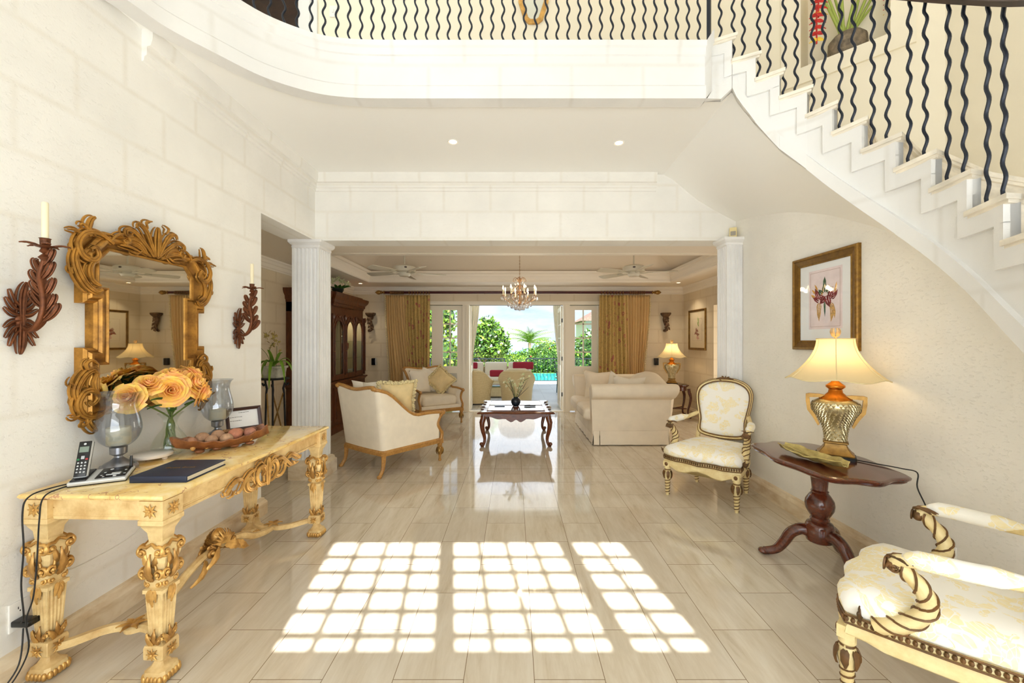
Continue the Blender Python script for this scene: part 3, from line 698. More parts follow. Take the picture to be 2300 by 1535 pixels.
rail = thing('stair_railing', 'black wrought iron railing with wavy balusters along the balcony and stair', 'railing', (0, 0, 0))
def baluster(x, y, z0, z1, d, ph=0):
    n = max(10, int((z1-z0)/.0125)); pts = []; rr = []
    d = Vector((d[0], d[1], 0)).normalized()
    for k in range(n+1):
        z = lerp(z0, z1, k/n); e = min(1, (z-z0)/.05, (z1-z)/.05); q = math.sin((z-z0-.01)*2*PI/.123+ph)*.0098*e
        pts.append((x+d.x*q, y+d.y*q, z)); rr.append(.0074)
    MB().tube(pts, rr, 6).build('baluster', IRON, rail)
path = [Vector((x, y, 0)) for x, y in E]; d_ = 0; cum = [0]
for k in range(1, len(path)): cum.append(cum[-1]+(path[k]-path[k-1]).length)
def along(s_):
    for k in range(1, len(path)):
        if cum[k] >= s_: 
            t = (s_-cum[k-1])/(cum[k]-cum[k-1]); p = path[k-1].lerp(path[k], t); tg = (path[k]-path[k-1]).normalized(); return p, tg
    return path[-1], (path[-1]-path[-2]).normalized()
RH = .92
s_ = cum[-1]-.03
xs_ = []
while s_ > .75:
    p, tg = along(s_); nn = Vector((-tg.y, tg.x, 0)); q = p+nn*.055
    baluster(q.x, q.y, 3.63, 3.63+RH, tg, 0); s_ -= .0805
MB().tube([(TIPS[0][0]-.11, 3.03, 3.62), (TIPS[0][0]-.11, 3.03, 3.63+RH+.02)], .017, 4).build('newel_post', IRON, rail, smooth=False)
cz = lambda k: 3.63-R_*(k)
for i in range(0, 12):       # two balusters on each tread
    seg = curve[(i-1)*4:i*4+1] if i > 0 else [Vector((TIPS[0][0]-.1, 3.0, 0)), Vector(TIPS[0][:2]+(0,))]
    for f in ((.18, .62) if i > 0 else (.55,)):
        k = f*(len(seg)-1); j = int(k); p = seg[j].lerp(seg[min(j+1, len(seg)-1)], k-j); tg = (seg[-1]-seg[0]).normalized()
        nn = Vector((math.cos(ANG[i]), math.sin(ANG[i]), 0)); q = p+nn*.045
        top = 3.63+.91-.165*min(1, max(0, i-1+f)/2)-R_*(i-1+f); baluster(q.x, q.y, TIPS[i][2], top, tg, PI)
hr = []
for k in range(0, len(path)): 
    tg = (path[min(k+1, len(path)-1)]-path[max(k-1, 0)]).normalized(); hr.append(path[k]+Vector((-tg.y, tg.x, 0))*.055+Vector((0, 0, 3.63+RH+.02)))
hr = hr[::2]
for k in range(0, 45):
    i = k/4; p = curve[k]; a = lerp(ANG[int(i)], ANG[int(i)+1], i % 1); hr.append(Vector((p.x+.045*math.cos(a), p.y+.045*math.sin(a), 3.63+.92-.165*min(1, i/2)-R_*i)))
m = MB()
prof = [(-.03, -.01), (-.034, .015), (-.02, .035), (.02, .035), (.034, .015), (.03, -.01)]
rs = []
for k, p in enumerate(hr):
    t = (hr[min(k+1, len(hr)-1)]-hr[max(k-1, 0)]); t.z = 0; t.normalize(); sd = Vector((-t.y, t.x, 0)); rs.append([tuple(p+sd*u+Vector((0, 0, v))) for u, v in prof])
m.rings(rs); m.build('handrail', DKWOOD, rail)

# niche contents and upstairs wall picture
sx = (n0[0]+n1[0])/2; nb = dfr @ Vector((lerp(n0[0], n1[0], .52), nz0, -.16))
vase = thing('flower_vase', 'brown textured vase in the wall niche above the stair', 'vase', nb)
MB().lathe([(.10, 0), (.125, .03), (.135, .10), (.13, .17), (.10, .205), (.085, .20), (.08, .12)], 24).build('body', mat('brown_textured_ceramic', (126, 112, 92), .7, var=.3, vscale=25, bump=.8, bscale=60, bdist=.006), vase)
hel = thing('heliconia_flowers', 'red and yellow tropical flowers on green stems in the niche vase', 'flowers', nb+Vector((0, 0, .01)))
REDF = petal_mat('red_bract', (206, 40, 30), (160, 20, 30)); YELF = mat('yellow_bract', (236, 200, 60), .5)
sm = MB()
for k in range(9):
    a = k*2.4; x = .06*math.cos(a); e = Vector((.32*math.cos(a), .08*math.sin(a)-.03, .75+.2*math.sin(k*3)))
    sm.tube([(x*.3, 0, .02), (x, .01, .25), tuple(e)], [.011, .012, .008], 6)
sm.build('stems', mat('pale_green_stem', (160, 176, 80), .5), hel)
tips_ = [((-.30, -.06, .13), 1), ((-.27, -.04, .36), 1), ((.30, -.05, .36), .8), ((.1, -.04, .62), 1.1), ((-.1, -.02, .66), 1)]
for (x, y, z), k in tips_:
    m = MB(); y2 = MB()
    for q in range(5):
        for sg in (-1, 1): 
            tm = y2 if q == 0 else m
            leaf(tm, WF((x, y, z+q*.05*k), (1, 0, 0), (0, 0, 1), (0, -1, 0)), (0, 0), PI/2*sg*.75-PI/2*.9, .075*k, .016, .3, 1, nu=6)
    m.tube([(x, y, z-.04), (x, y, z+.28)], .006, 6)
    m.build('red_flower', REDF, hel); y2.build('yellow_tip', YELF, hel)
cl = thing('gilt_wall_frame', 'small gold framed piece on the upstairs wall, cut by the picture top', 'frame', (.21, BY-.002, 4.945))
m = MB(); oc = [(-.16, .14), (-.10, -.05), (-.05, -.09), (.05, -.09), (.10, -.05), (.16, .14), (.16, .3), (-.16, .3)]
m.sweep([(x, 0, z) for x, z in oc], [(0, 0), (.05, 0), (.05, .018), (.03, .03), (0, .022)], (0, -1, 0), closed=True); m.build('gilt_frame', GILT2, cl)
MB().prism([(x*.85, z*.85+.02) for x, z in oc], -.008, -.001, 'y').build('face', mat('pale_face', (220, 220, 205), .3), cl, smooth=False)
sw = thing('wall_switch', 'small cream light switch on the upstairs wall beside the doorway', 'switch', (-1.93, BY-.002, 4.99))
MB().rbox((0, -.008, 0), (.08, .016, .12), .006).build('plate', WHITEP, sw); MB().rbox((0, -.02, 0), (.02, .012, .035), .004).build('toggle', WHITEP, sw)

# ---------------------------------------------------------------- mirror on the left wall
mir = thing('wall_mirror', 'large mirror in a carved antique gold frame on the left wall', 'mirror', (LW, 2.38, 1.545), ROT_L); mir.scale = (1, 1, .94)
ow, gz0, gz1 = .30, -.40, .415
go = [(-.30, gz0), (.30, gz0), (.30, -.215), (.25, -.215), (.25, .20), (.30, .20), (.30, .345), (.245, gz1), (-.245, gz1), (-.30, .345), (-.30, .20), (-.25, .20), (-.25, -.215), (-.30, -.215)]
MB().prism(go, -.022, -.004, 'y').build('mirror_glass', MIRROR, mir, smooth=False)
m = MB(); pf = [(-.004, .0), (-.004, .028), (.006, .034), (.014, .026), (.03, .034), (.045, .052), (.06, .056), (.07, .045), (.078, .05), (.09, .04), (.092, 0)]
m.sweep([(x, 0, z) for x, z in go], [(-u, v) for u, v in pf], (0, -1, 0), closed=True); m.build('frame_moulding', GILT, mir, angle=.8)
cv = MB()
for sx_ in (-1, 1):
    f = FRW @ Matrix.Diagonal((sx_, 1, 1, 1))
    # ---- upper corner
    cv.prism([(sx_*x, z) for x, z in [(.30, .16), (.375, .165), (.41, .26), (.425, .40), (.39, .47), (.28, .475), (.23, .43), (.30, .35)]], -.026, -.002, 'y')
    plume(cv, f, [(.25, .45), (.32, .485), (.39, .47), (.425, .41), (.405, .35), (.36, .335), (.33, .365), (.345, .405), (.37, .39)], 4, .022, .008, 0.042)
    plume(cv, f, [(.42, .40), (.435, .33), (.42, .26), (.385, .20), (.34, .17), (.31, .185)], 5, .028, .008, 0.040)
    plume(cv, f, [(.345, .345), (.375, .29), (.365, .23), (.325, .205)], 4, .02, .007, 0.046)
    plume(cv, f, [(.36, .46), (.375, .50), (.365, .545), (.345, .565)], 4, .022, .007, 0.038); plume(cv, f, [(.39, .45), (.435, .47), (.475, .465)], 3, .014, .006, 0.038); plume(cv, f, [(.34, .47), (.40, .51), (.42, .50)], 3, .013, .006, 0.038); plume(cv, f, [(.42, .30), (.45, .275), (.445, .25)], 3, .012, .005, 0.034)
    scroll(cv, f, (.37, .19), .028, 1.3, 1.5, 1, .009, .028)
    # ---- lower corner
    cv.prism([(sx_*x, z) for x, z in [(.30, -.20), (.37, -.205), (.405, -.30), (.425, -.40), (.40, -.46), (.30, -.475), (.27, -.42), (.30, -.36)]], -.026, -.002, 'y')
    plume(cv, f, [(.27, -.45), (.33, -.49), (.40, -.47), (.425, -.41), (.40, -.355), (.355, -.35), (.335, -.39), (.36, -.42), (.38, -.40)], 4, .022, .008, 0.042)
    plume(cv, f, [(.42, -.40), (.43, -.34), (.40, -.27), (.355, -.24), (.33, -.27)], 5, .028, .008, 0.040)
    plume(cv, f, [(.345, -.36), (.36, -.31), (.345, -.26)], 4, .02, .007, 0.046); plume(cv, f, [(.33, -.215), (.36, -.19), (.39, -.205), (.385, -.235), (.36, -.235)], 3, .013, .007, 0.042)
    plume(cv, f, [(.36, -.46), (.375, -.51), (.35, -.555), (.335, -.56)], 4, .024, .007, 0.038); plume(cv, f, [(.39, -.45), (.435, -.475), (.465, -.465)], 3, .015, .006, 0.038); plume(cv, f, [(.33, -.47), (.39, -.52), (.405, -.51)], 3, .013, .006, 0.038); plume(cv, f, [(.42, -.32), (.45, -.30), (.445, -.27)], 3, .012, .005, 0.034)
    # ---- top runs between corner and crest
    plume(cv, f, [(.27, .455), (.235, .50), (.19, .515), (.165, .485), (.19, .465), (.205, .485)], 3, .014, .007, 0.042)
    plume(cv, f, [(.20, .46), (.15, .50), (.10, .49), (.06, .44)], 5, .024, .007, 0.040); plume(cv, f, [(.22, .45), (.16, .45), (.11, .435)], 3, .013, .006, 0.044); plume(cv, f, [(.13, .50), (.15, .53), (.12, .545)], 3, .012, .005, 0.038); plume(cv, f, [(.09, .445), (.12, .425), (.16, .425)], 3, .010, .005, 0.042)
cv.build('carved_foliage', GILT, mir, angle=1.0)
cr = MB(); f = FRW
CS = Matrix.Translation((0, .43, .022)) @ Matrix.Diagonal((1.35, .98, 1, 1)) @ Matrix.Translation((0, -.43, 0))
plume(cr, f @ CS, [(0, .43), (.0, .50), (.0, .57), (.0, .615)], 5, .026, .007, .03)
for sg in (-1, 1):
    f = FRW @ Matrix.Diagonal((sg, 1, 1, 1))
    plume(cr, f @ CS, [(.01, .44), (.035, .52), (.06, .58), (.09, .60), (.10, .575)], 4, .018, .007, .028); plume(cr, f @ CS, [(.01, .43), (.06, .50), (.105, .55), (.14, .545), (.14, .515), (.12, .52)], 4, .018, .007, .024)
    plume(cr, f @ CS, [(.03, .43), (.09, .47), (.13, .475), (.145, .45)], 4, .016, .006, .02); plume(cr, f @ CS, [(.045, .59), (.055, .625), (.03, .64)], 3, .012, .006, .028)
f = FRW
cr.prism([(-.10, .42), (.10, .42), (.09, .50), (.05, .56), (-.05, .56), (-.09, .50)], -.024, -.002, 'y')
cr.build('crest', GILT, mir, angle=1.0)
bt = MB()
for sg in (-1, 1):
    f = FRW @ Matrix.Diagonal((sg, 1, 1, 1)); plume(bt, f, [(.0, -.455), (.06, -.48), (.11, -.47), (.12, -.44), (.10, -.445)], 4, .016, .006, .02); plume(bt, f, [(.12, -.46), (.18, -.475), (.24, -.455)], 4, .014, .006, .02)
bt.build('bottom_carving', GILT, mir, angle=1.0)

# ---------------------------------------------------------------- wall sconces
def sconce(y, label, group):
    s_ = thing('wall_sconce', label, 'sconce', (LW, y, 1.56), ROT_L, group)
    # local: x along the wall, y into the wall, z up; the arm swings out (-y) and up
    m = MB(); m.sphere((0, -.010, -.01), (.022, .012, .03), 10, 6)
    f = WF((0, -.004, 0), (1, 0, 0), (0, 0, 1), (0, -1, 0))
    for sg in (1, -1):
        plume(m, f, [(0, 0), (.0, sg*.07), (sg*.004, sg*.12), (sg*.012, sg*.155)], 5, .020, .005, .004, .012)
        for h in (-1, 1):
            for z_, l_, dz in ((.085, .045, .035), (.055, .058, .030), (.02, .062, .022)):
                plume(m, f, [(0, sg*z_*.6), (h*l_*.5, sg*(z_*.8+.0)), (h*l_, sg*(z_+dz))], 3, .009, .0045, .002, .008)
    m.build('backplate', BRONZE, s_, angle=1)
    arm = MB(); pts = catmull([(0, -.012, -.03), (0, -.05, -.055), (0, -.095, -.02), (0, -.118, .05), (0, -.112, .12), (0, -.098, .18), (0, -.108, .24), (0, -.115, .29)], 5)
    n_ = len(pts)
    for q in (-1, 0, 1):
        P = []; R = []
        for i, p in enumerate(pts):
            t = i/(n_-1); P.append(p+Vector((q*.010*math.sin(PI*min(1, t*1.1)), 0, 0))); R.append(.005+.006*math.sin(PI*t)**.7)
        arm.tube(P, R, 7)
    fa = WF((0, 0, 0), (0, -1, 0), (0, 0, 1), (1, 0, 0))     # plane of the arm: x = out of the wall, y = up
    for zc, l_, sg in ((.02, .05, 1), (.075, .058, -1), (.12, .055, -1), (.165, .05, -1), (.215, .04, -1), (.06, .035, 1), (.13, .03, 1), (.20, .035, 1), (.255, .035, 1)):
        xo = .112 if .0 < zc < .15 else .104
        for off in (-.006, .006):
            plume(arm, fa @ Matrix.Translation((0, 0, off)), [(xo, zc-.03), (xo+sg*l_*.55, zc-.005), (xo+sg*l_, zc+.03), (xo+sg*l_*.9, zc+.042)], 3, .010, .0045, .0, .004)
    arm.build('leafy_arm', BRONZE, s_, angle=1)
    cup = MB(); cup.lathe([(.010, -.06), (.022, -.045), (.012, -.033), (.006, -.03), (.018, -.02), (.012, -.005), (.03, .0), (.034, .004), (.016, .008), (.017, .035), (.02, .037), (.018, .037)], 16, (0, -.115, .305))
    for k in range(5):
        a = k*2*PI/5+.3; fr = WF((0, -.115, .31), (math.cos(a), math.sin(a), 0), (-math.sin(a), math.cos(a), 0), (0, 0, 1))
        leaf(cup, fr, (.02, 0), 0, .058, .016, .45, 3, nu=8, z0=-.004)
    cup.build('candle_cup', BRONZE, s_)
    MB().lathe([(.0115, 0), (.0115, .155), (.009, .16), (.002, .16)], 14, (0, -.115, .338)).build('candle', WAX, s_, label='tall cream candle')
    return s_
sc1 = sconce(1.765, 'rust bronze leaf sconce with candle left of the gold mirror', 'candle sconces beside the mirror')
sc2 = dup(sc1, (LW, 3.16, 1.56), ROT_L, 'rust bronze leaf sconce with candle between mirror and doorway opening')

# ---------------------------------------------------------------- console table
con = thing('console_table', 'long carved cream and gold console table with yellow marble top', 'table', (-1.765, 2.45, 0), 0)
CR = -.035; con.rotation_euler = (0, 0, CR+PI/2)        # local x along the wall (away from camera +x), local -y to the room
LX, DY = .70, .29
m = MB(); tp = [(LX, .0), (LX+.012, .004), (LX+.018, .012), (LX+.018, .018), (LX+.008, .025)]
def rect(hx, hy, z): return [(-hx, -hy, z), (hx, -hy, z), (hx, hy, z), (-hx, hy, z)]
m.rings([rect(LX+.0, DY+.01, .782), rect(LX+.014, DY+.024, .788), rect(LX+.02, DY+.03, .797), rect(LX+.016, DY+.026, .806), rect(LX+.008, DY+.018, .81)])
def marble_mat():
    m_ = mat('yellow_marble', (238, 204, 130), .07, coat=.2); t = NT(m_); v = t.coord('Object'); 
    n = t.noise(v, 5, 7, .65, .8); c = t.ramp(n, [(.3, (226, 178, 96)), (.5, (242, 212, 142)), (.7, (246, 226, 176))])
    vo = t.n('ShaderNodeTexVoronoi', {'Vector': t.n('ShaderNodeVectorMath', {0: v, 1: t.n('ShaderNodeVectorMath', {0: t.n('ShaderNodeTexNoise', {'Vector': v, 'Scale': 7.0, 'Detail': 4}).outputs['Color'], 'Scale': .28}, operation='SCALE').outputs[0]}, operation='ADD').outputs[0], 'Scale': 8.0}, feature='DISTANCE_TO_EDGE')
    ln = t.math('LESS_THAN', vo.outputs['Distance'], .018); sel = t.math('GREATER_THAN', t.noise(v, 6, 3), .5)
    c = t.mix(t.math('MULTIPLY', t.math('MULTIPLY', ln, sel), .7), c, (176, 112, 90)); t.col(c); return m_
m.build('marble_top', marble_mat(), con, angle=.5, label='yellow veined marble top')
ap = MB()
ax_, ay_ = LX-.03, DY-.02
for sg in (-1, 1):
    ap.box((-ax_, sg*ay_-.012, .695), (ax_, sg*ay_+.012, .784)); ap.box((sg*ax_-.012, -ay_, .695), (sg*ax_+.012, ay_, .784))
for z, r in ((.699, .008), (.776, .007), (.712, .003)):
    ap.tube([(-ax_-.012, -ay_-.012, z), (ax_+.012, -ay_-.012, z), (ax_+.012, ay_+.012, z), (-ax_-.012, ay_+.012, z)], r, 6, closed=True)
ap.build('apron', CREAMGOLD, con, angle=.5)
def leg():
    g = MB(); 
    g.sqloft([(.048, .70), (.052, .70), (.052, .782), (.048, .782)], (0, 0, 0), .03)
    g.sqloft([(.030, .60), (.034, .64), (.044, .66), (.05, .675), (.056, .68), (.056, .70)], (0, 0, 0), .06)
    g.sqloft([(.028, .40), (.040, .42), (.046, .46), (.044, .50), (.054, .54), (.050, .58), (.030, .605)], (0, 0, 0), .25)
    g.sqloft([(.045, .385), (.045, .40), (.034, .405)], (0, 0, 0), .05)
    # fluted taper
    fl = flutes(-1, 1, -1, 1, 4, .10)
    g.rings([[(x*.038, y*.038, .385) for x, y in fl], [(x*.027, y*.027, .16) for x, y in fl]])
    g.sqloft([(.03, .165), (.04, .16), (.043, .15), (.043, .105), (.04, .10), (.03, .095)], (0, 0, 0), .05)
    g.sqloft([(.024, .098), (.02, .08), (.03, .06), (.045, .05), (.05, .03), (.045, .008), (.04, 0)], (0, 0, 0), .3)
    return g
def legcarve():
    g = MB(); paw = MB(); low = MB(); RS = []
    for k in range(4):
        a = k*PI/2; R = Matrix.Rotation(a, 4, 'Z')
        f = R @ WF((0, -.046, 0), (1, 0, 0), (0, 0, 1), (0, -1, 0))
        for sg in (-1, 1):
            f2 = f @ Matrix.Diagonal((sg, 1, 1, 1))
            scroll(g, f2, (.036, .565), .025, 1.4, 2.2, -1, .0075, .004, tail=(.0, .60)); scroll(g, f2, (.032, .475), .021, 1.4, -1.8, 1, .007, .004, tail=(.012, .535)); scroll(g, f2, (.024, .425), .012, 1.2, 1, -1, .005, -.006)
            leaf(g, f2, (.006, .50), 1.0, .07, .013, .3, 3, nu=7, z0=.0, bendang=.6); leaf(g, f2, (.004, .40), -1.1, .05, .012, .3, 2, nu=6, z0=-.004, bendang=-.5)
            scroll(low, f2, (.024, .185), .012, 1.2, 0, 1, .005, -.012); leaf(low, f2, (.008, .16), 1.1, .055, .011, .4, 2, nu=6, z0=-.014)
        leaf(g, f, (0, .44), PI/2, .12, .02, .5, 4, nu=9, z0=.0); leaf(g, f, (0, .40), -PI/2, .07, .017, .4, 3, nu=8, z0=-.006)
        leaf(low, f, (0, .16), PI/2, .07, .014, .4, 2, nu=7, z0=-.016)
        for j in range(5):   # paw toes
            p = R @ Vector(((j-2)*.017, -.046, .02)); paw.sphere(tuple(p), (.011, .011, .018), 8, 5)
        # rosettes on the blocks
        for zc, rr, yo in ((.741, .03, -.0525), (.128, .026, -.0435)):
            ros = MB(); RS.append(ros); ff = R @ WF((0, yo, zc), (1, 0, 0), (0, 0, 1), (0, -1, 0))
            for j in range(8): leaf(ros, ff, (0, 0), j*PI/4, rr*(1.15 if j % 2 else 1.0), rr*.3, .5, 1, nu=4, z0=0, th=.002)
            ros.sphere(tuple(ff @ Vector((0, 0, .006))), .006, 7, 5)
    return [('scroll_carving', g), ('lion_paw', paw), ('leaf_collar', low)]+[('rosette', r_) for r_ in RS]
L0 = C0 = None
for sx_ in (-1, 1):
    for sy_ in (-1, 1):
        x, y = sx_*(LX-.045), sy_*(DY-.035)
        if L0 is None:
            L0 = leg().build('leg', CREAMGOLD, con, loc=(x, y, 0), angle=.6); C0 = [mb_.build(nm_, GILT2, L0, angle=1.0) for nm_, mb_ in legcarve()]
        else:
            o = L0.copy(); COL.objects.link(o); o.location = (x, y, 0); 
            for c_ in C0: c = c_.copy(); COL.objects.link(c); c.parent = o
st_ = MB(); mold = [(-.022, .0), (-.022, .018), (-.012, .028), (.012, .028), (.022, .018), (.022, 0)]
for sg in (-1, 1):
    ex = sg*(LX-.045); P = [(ex, -DY+.05, .105), (ex-sg*.03, -DY+.10, .105), (ex-sg*.11, -.12, .105), (ex-sg*.14, -.045, .105), (ex-sg*.12, 0, .105), (ex-sg*.14, .045, .105), (ex-sg*.11, .12, .105), (ex-sg*.03, DY-.10, .105), (ex, DY-.05, .105)]
    st_.sweep([tuple(p) for p in catmull(P, 5)], mold)
    q = catmull([(ex-sg*.13, 0, .115), (ex-sg*.22, 0, .12), (ex-sg*.34, 0, .15), (ex-sg*.44, 0, .20), (ex-sg*.53, 0, .225), (ex-sg*.62, 0, .235)], 5)
    st_.tube([tuple(p) for p in q], [.022]*len(q), 8)
st_.build('stretcher', CREAMGOLD, con, angle=.7)
sf = MB()
for k in range(9): 
    a = (k-4)*.30; f = WF((0, 0, .25), (1, 0, 0), (0, 0, 1), (0, -1, 0))
    for yy, sg in ((0, 1), (0, -1)):
        f = WF((0, 0, .255), (sg, 0, 0), (0, 0, 1), (0, -sg, 0)); leaf(sf, f, (0, 0), PI/2+a, .085, .014, 1.1, 1, nu=8, z0=.012, th=.004)
sf.sphere((0, 0, .30), (.042, .034, .045), 14, 10)
for sg in (-1, 1):
    for dd in (-1, 1):
        f = WF((0, dd*-.022, .22), (sg, 0, 0), (0, 0, 1), (0, -dd, 0))
        scroll(sf, f, (.085, .02), .034, 1.5, 1.2, 1, .011, 0, tail=(.02, .03)); leaf(sf, f, (.03, .02), -.5, .14, .028, .5, 4, z0=0, bendang=-.2); leaf(sf, f, (.12, -.01), -.9, .14, .026, .5, 4, z0=-.006, bendang=.5)
sf.build('shell_finial', GILT2, con, angle=1.0)
for sg in (-1, 1):
    sf = MB(); f = WF((sg*(LX-.17), 0, .133), (1, 0, 0), (0, 1, 0), (0, 0, 1))
    for k in range(6): leaf(sf, f, (0, 0), k*PI/3, .06, .018, .5, 2, nu=6)
    sf.build('stretcher_rosette', GILT2, con, angle=1.0)
ac = MB(); f = WF((0, -ay_-.012, .70), (1, 0, 0), (0, 0, 1), (0, -1, 0))
for sg in (-1, 1):
    g = f @ Matrix.Diagonal((sg, 1, 1, 1))
    plume(ac, g, [(.0, -.075), (.06, -.07), (.095, -.025), (.08, .025), (.035, .03), (.02, -.005), (.045, -.02)], 4, .016, .007, .008)
    plume(ac, g, [(.07, -.05), (.12, -.075), (.165, -.055), (.175, -.015), (.15, .0), (.135, -.02)], 4, .015, .006, .006); plume(ac, g, [(.10, .03), (.15, .025), (.20, -.01), (.24, -.045), (.265, -.04)], 4, .015, .006, .006)
    plume(ac, g, [(.20, -.0), (.25, .02), (.30, .0), (.34, -.025), (.355, -.01)], 4, .014, .006, .005); plume(ac, g, [(.03, .035), (.06, .06), (.10, .05)], 3, .012, .005, .006); plume(ac, g, [(.27, -.03), (.29, -.05), (.32, -.045)], 3, .010, .005, .004)
plume(ac, f, [(0, -.09), (0, -.04), (0, .03), (0, .07)], 5, .03, .008, .012)
ac.build('apron_carving', GILT2, con, angle=1.0)
# ---------------------------------------------------------------- cushions and upholstery
def pillow(mb, c, d, e=2.6, n=12, pinch=.12, M=None):
    """square cushion of size d = (w, thickness, h) standing in the xz plane, corners drawn out"""
    M = M or Matrix.Identity(4)
    def fn(sg):
        def g(u, v):
            x, z = (u-.5)*2, (v-.5)*2
            k = (1-abs(x)**e)*(1-abs(z)**e); t = sg*(max(k, 0)**.45)*.5*d[1]
            sc = 1-pinch*(1-abs(x*z))*max(abs(x), abs(z))**4
            wr = .006*math.sin(9*x+4*z)*k
            return M @ Vector((c[0]+x*sc*d[0]/2, c[1]+t+wr, c[2]+z*sc*d[2]/2))
        return g
    for sg in (-1, 1):
        f = fn(sg); vs = [f(i/n, j/n) for i in range(n+1) for j in range(n+1)]
        mb.add(vs, [(i*(n+1)+j, (i+1)*(n+1)+j, (i+1)*(n+1)+j+1, i*(n+1)+j+1) for i in range(n) for j in range(n)])
    return mb
def fringe(mb, c, d, M, r=.023, seed=1):
    rnd = random.Random(seed); n = 22
    for side in range(4):
        for i in range(n):
            t = (i+.5)/n*2-1; x, z = [(t, -1), (1, t), (-t, 1), (-1, -t)][side]; sc = 1-.12*(1-abs(x*z))
            p = Vector((c[0]+x*sc*d[0]/2, c[1], c[2]+z*sc*d[2]/2)); o = Vector((x*sc, 0, z*sc)).normalized()
            q = p+o*(r*1.6)+Vector((rnd.uniform(-.008, .008), rnd.uniform(-.012, .012), rnd.uniform(-.008, .008)))
            mb.tube([M @ p, M @ ((p+q)/2+Vector((0, rnd.uniform(-.008, .008), 0))), M @ q], [r*.75, r*.8, r*.45], 5)

# ---------------------------------------------------------------- fauteuils (carved open armchairs)
TWB = gilt('carved_brown_green', (122, 84, 44), (66, 50, 26), .5, .25, 20)
CREAMP = gilt('aged_cream_paint', (238, 220, 166), (206, 176, 112), .45, .0, 12)
def fauteuil(label, loc, rotz):
    t = thing('armchair', label, 'armchair', loc, rotz)
    WF_, WR_, D_, SH = .335, .25, .60, .335
    def outline(k=1.0, n=10):
        P = []
        for i in range(n+1): u = i/n*2-1; P.append((u*WF_, -D_/2-.045*(1-u*u)-.012*math.cos(3*PI*u)))
        for i in range(1, n): v = i/n; P.append((lerp(WF_, WR_, v)+.012*math.sin(PI*v), -D_/2+D_*v))
        for i in range(n+1): u = 1-i/n*2; P.append((u*WR_, D_/2+.02*(1-u*u)))
        for i in range(1, n): v = 1-i/n; P.append((-(lerp(WF_, WR_, v)+.012*math.sin(PI*v)), -D_/2+D_*v))
        return [(x*k, y*k) for x, y in P]
    O = outline()
    # seat rail, serpentine lower edge
    def rail_z(x, y): return SH-.07+.022*math.cos(x/WF_*PI*2)*(1 if y < -.2 else .3)
    m = MB(); rings = []
    for k, z in ((.93, None), (.985, None), (1.0, SH-.03), (.99, SH-.005), (.97, SH+.01), (1.0, SH+.02), (.98, SH+.045), (.9, SH+.05)):
        rings.append([(x*k, y*k, (rail_z(x, y)+(.0 if k == .93 else .012)) if z is None else z) for x, y in O])
    m.rings(rings); m.build('seat_rail', CREAMP, t, angle=.5)
    b = MB()
    per = [Vector((x*1.0, y*1.0, 0)) for x, y in O]; tot = 0; nxt = 0
    for i in range(len(per)):
        a, c = per[i], per[(i+1) % len(per)]; L_ = (c-a).length
        while nxt < tot+L_:
            p = a.lerp(c, (nxt-tot)/L_); b.sphere((p.x, p.y, SH+.028), (.0085, .0085, .011), 6, 4); nxt += .0195
        tot += L_
    b.tube([(p.x*1.003, p.y*1.003, SH+.044) for p in per], .0045, 5, closed=True); b.tube([(p.x*1.003, p.y*1.003, SH+.012) for p in per], .004, 5, closed=True)
    b.build('beaded_band', TWB, t, label='brown green beaded carving')
    s_ = MB(); rings = []
    for k, z in ((.97, .045), (1.005, .06), (1.01, .085), (.985, .11), (.93, .13), (.8, .148), (.6, .158), (.35, .163), (.1, .165)):
        rings.append([(x*k, y*k, SH+z) for x, y in O])
    s_.rings(rings); s_.build('seat_cushion', DAMASK, t, angle=1.2)
    # legs
    def leg(x, y, tilt):
        g = MB(); prof = [(.014, 0), (.016, .02), (.019, .06), (.024, .15), (.034, .19), (.036, .21), (.028, .235), (.022, .245), (.030, .255), (.030, .285)]
        g.lathe(prof, 16); g.cbox((0, 0, .30), (.058, .058, .05))
        o = g.build('leg', CREAMP, t, loc=(x, y, 0), angle=.6)
        h = MB(); pts = [(lerp(.0175, .025, k/56)*math.cos(k*.62), lerp(.0175, .025, k/56)*math.sin(k*.62), .012+k*.0027) for k in range(57)]
        h.tube(pts, .0042, 5)
        h.build('twisted_carving', TWB, o, angle=1); h = MB()
        for j in range(6):
            a = j*PI/3; ff = WF((.026*math.cos(a), .026*math.sin(a), .232), (math.sin(a), -math.cos(a), 0), (0, 0, 1), (math.cos(a), math.sin(a), 0)); leaf(h, ff, (0, 0), -PI/2, .07, .016, .5, 2, nu=6, z0=.001)
        h.tube([(.024*math.cos(a*.5), .024*math.sin(a*.5), .243) for a in range(13)], .005, 5); h.build('leaf_collar', TWB, o, angle=1)
        h = MB(); h.sphere((0, -.031, .30), (.016, .008, .018), 8, 6); h.build('block_rosette', TWB, o, angle=1)
    for sx_ in (-1, 1): leg(sx_*(WF_-.035), -D_/2+.012, 0); leg(sx_*(WR_-.02), D_/2-.03, 0)
    # back
    zc, lean = .78, .20; by = D_/2-.0
    def bp(x, z, off=0): return Vector((x, by-.0+(z-.45)*math.tan(lean)+off-.05*(x/.28)**2+.02, z))
    half = [(0, 1.075), (.10, 1.068), (.19, 1.035), (.243, .985), (.262, .92), (.257, .84), (.238, .74), (.222, .65), (.226, .575), (.215, .525), (.16, .50), (.08, .488), (0, .484)]
    ring = half+[(-x, z) for x, z in half[-2:0:-1]]; ring = [(p.x, p.y) for p in catmull([(x, z, 0) for x, z in ring], 3, True)]
    def rg(k, off): 
        return [tuple(bp(x*k, zc+(z-zc)*k, off)) for x, z in ring]
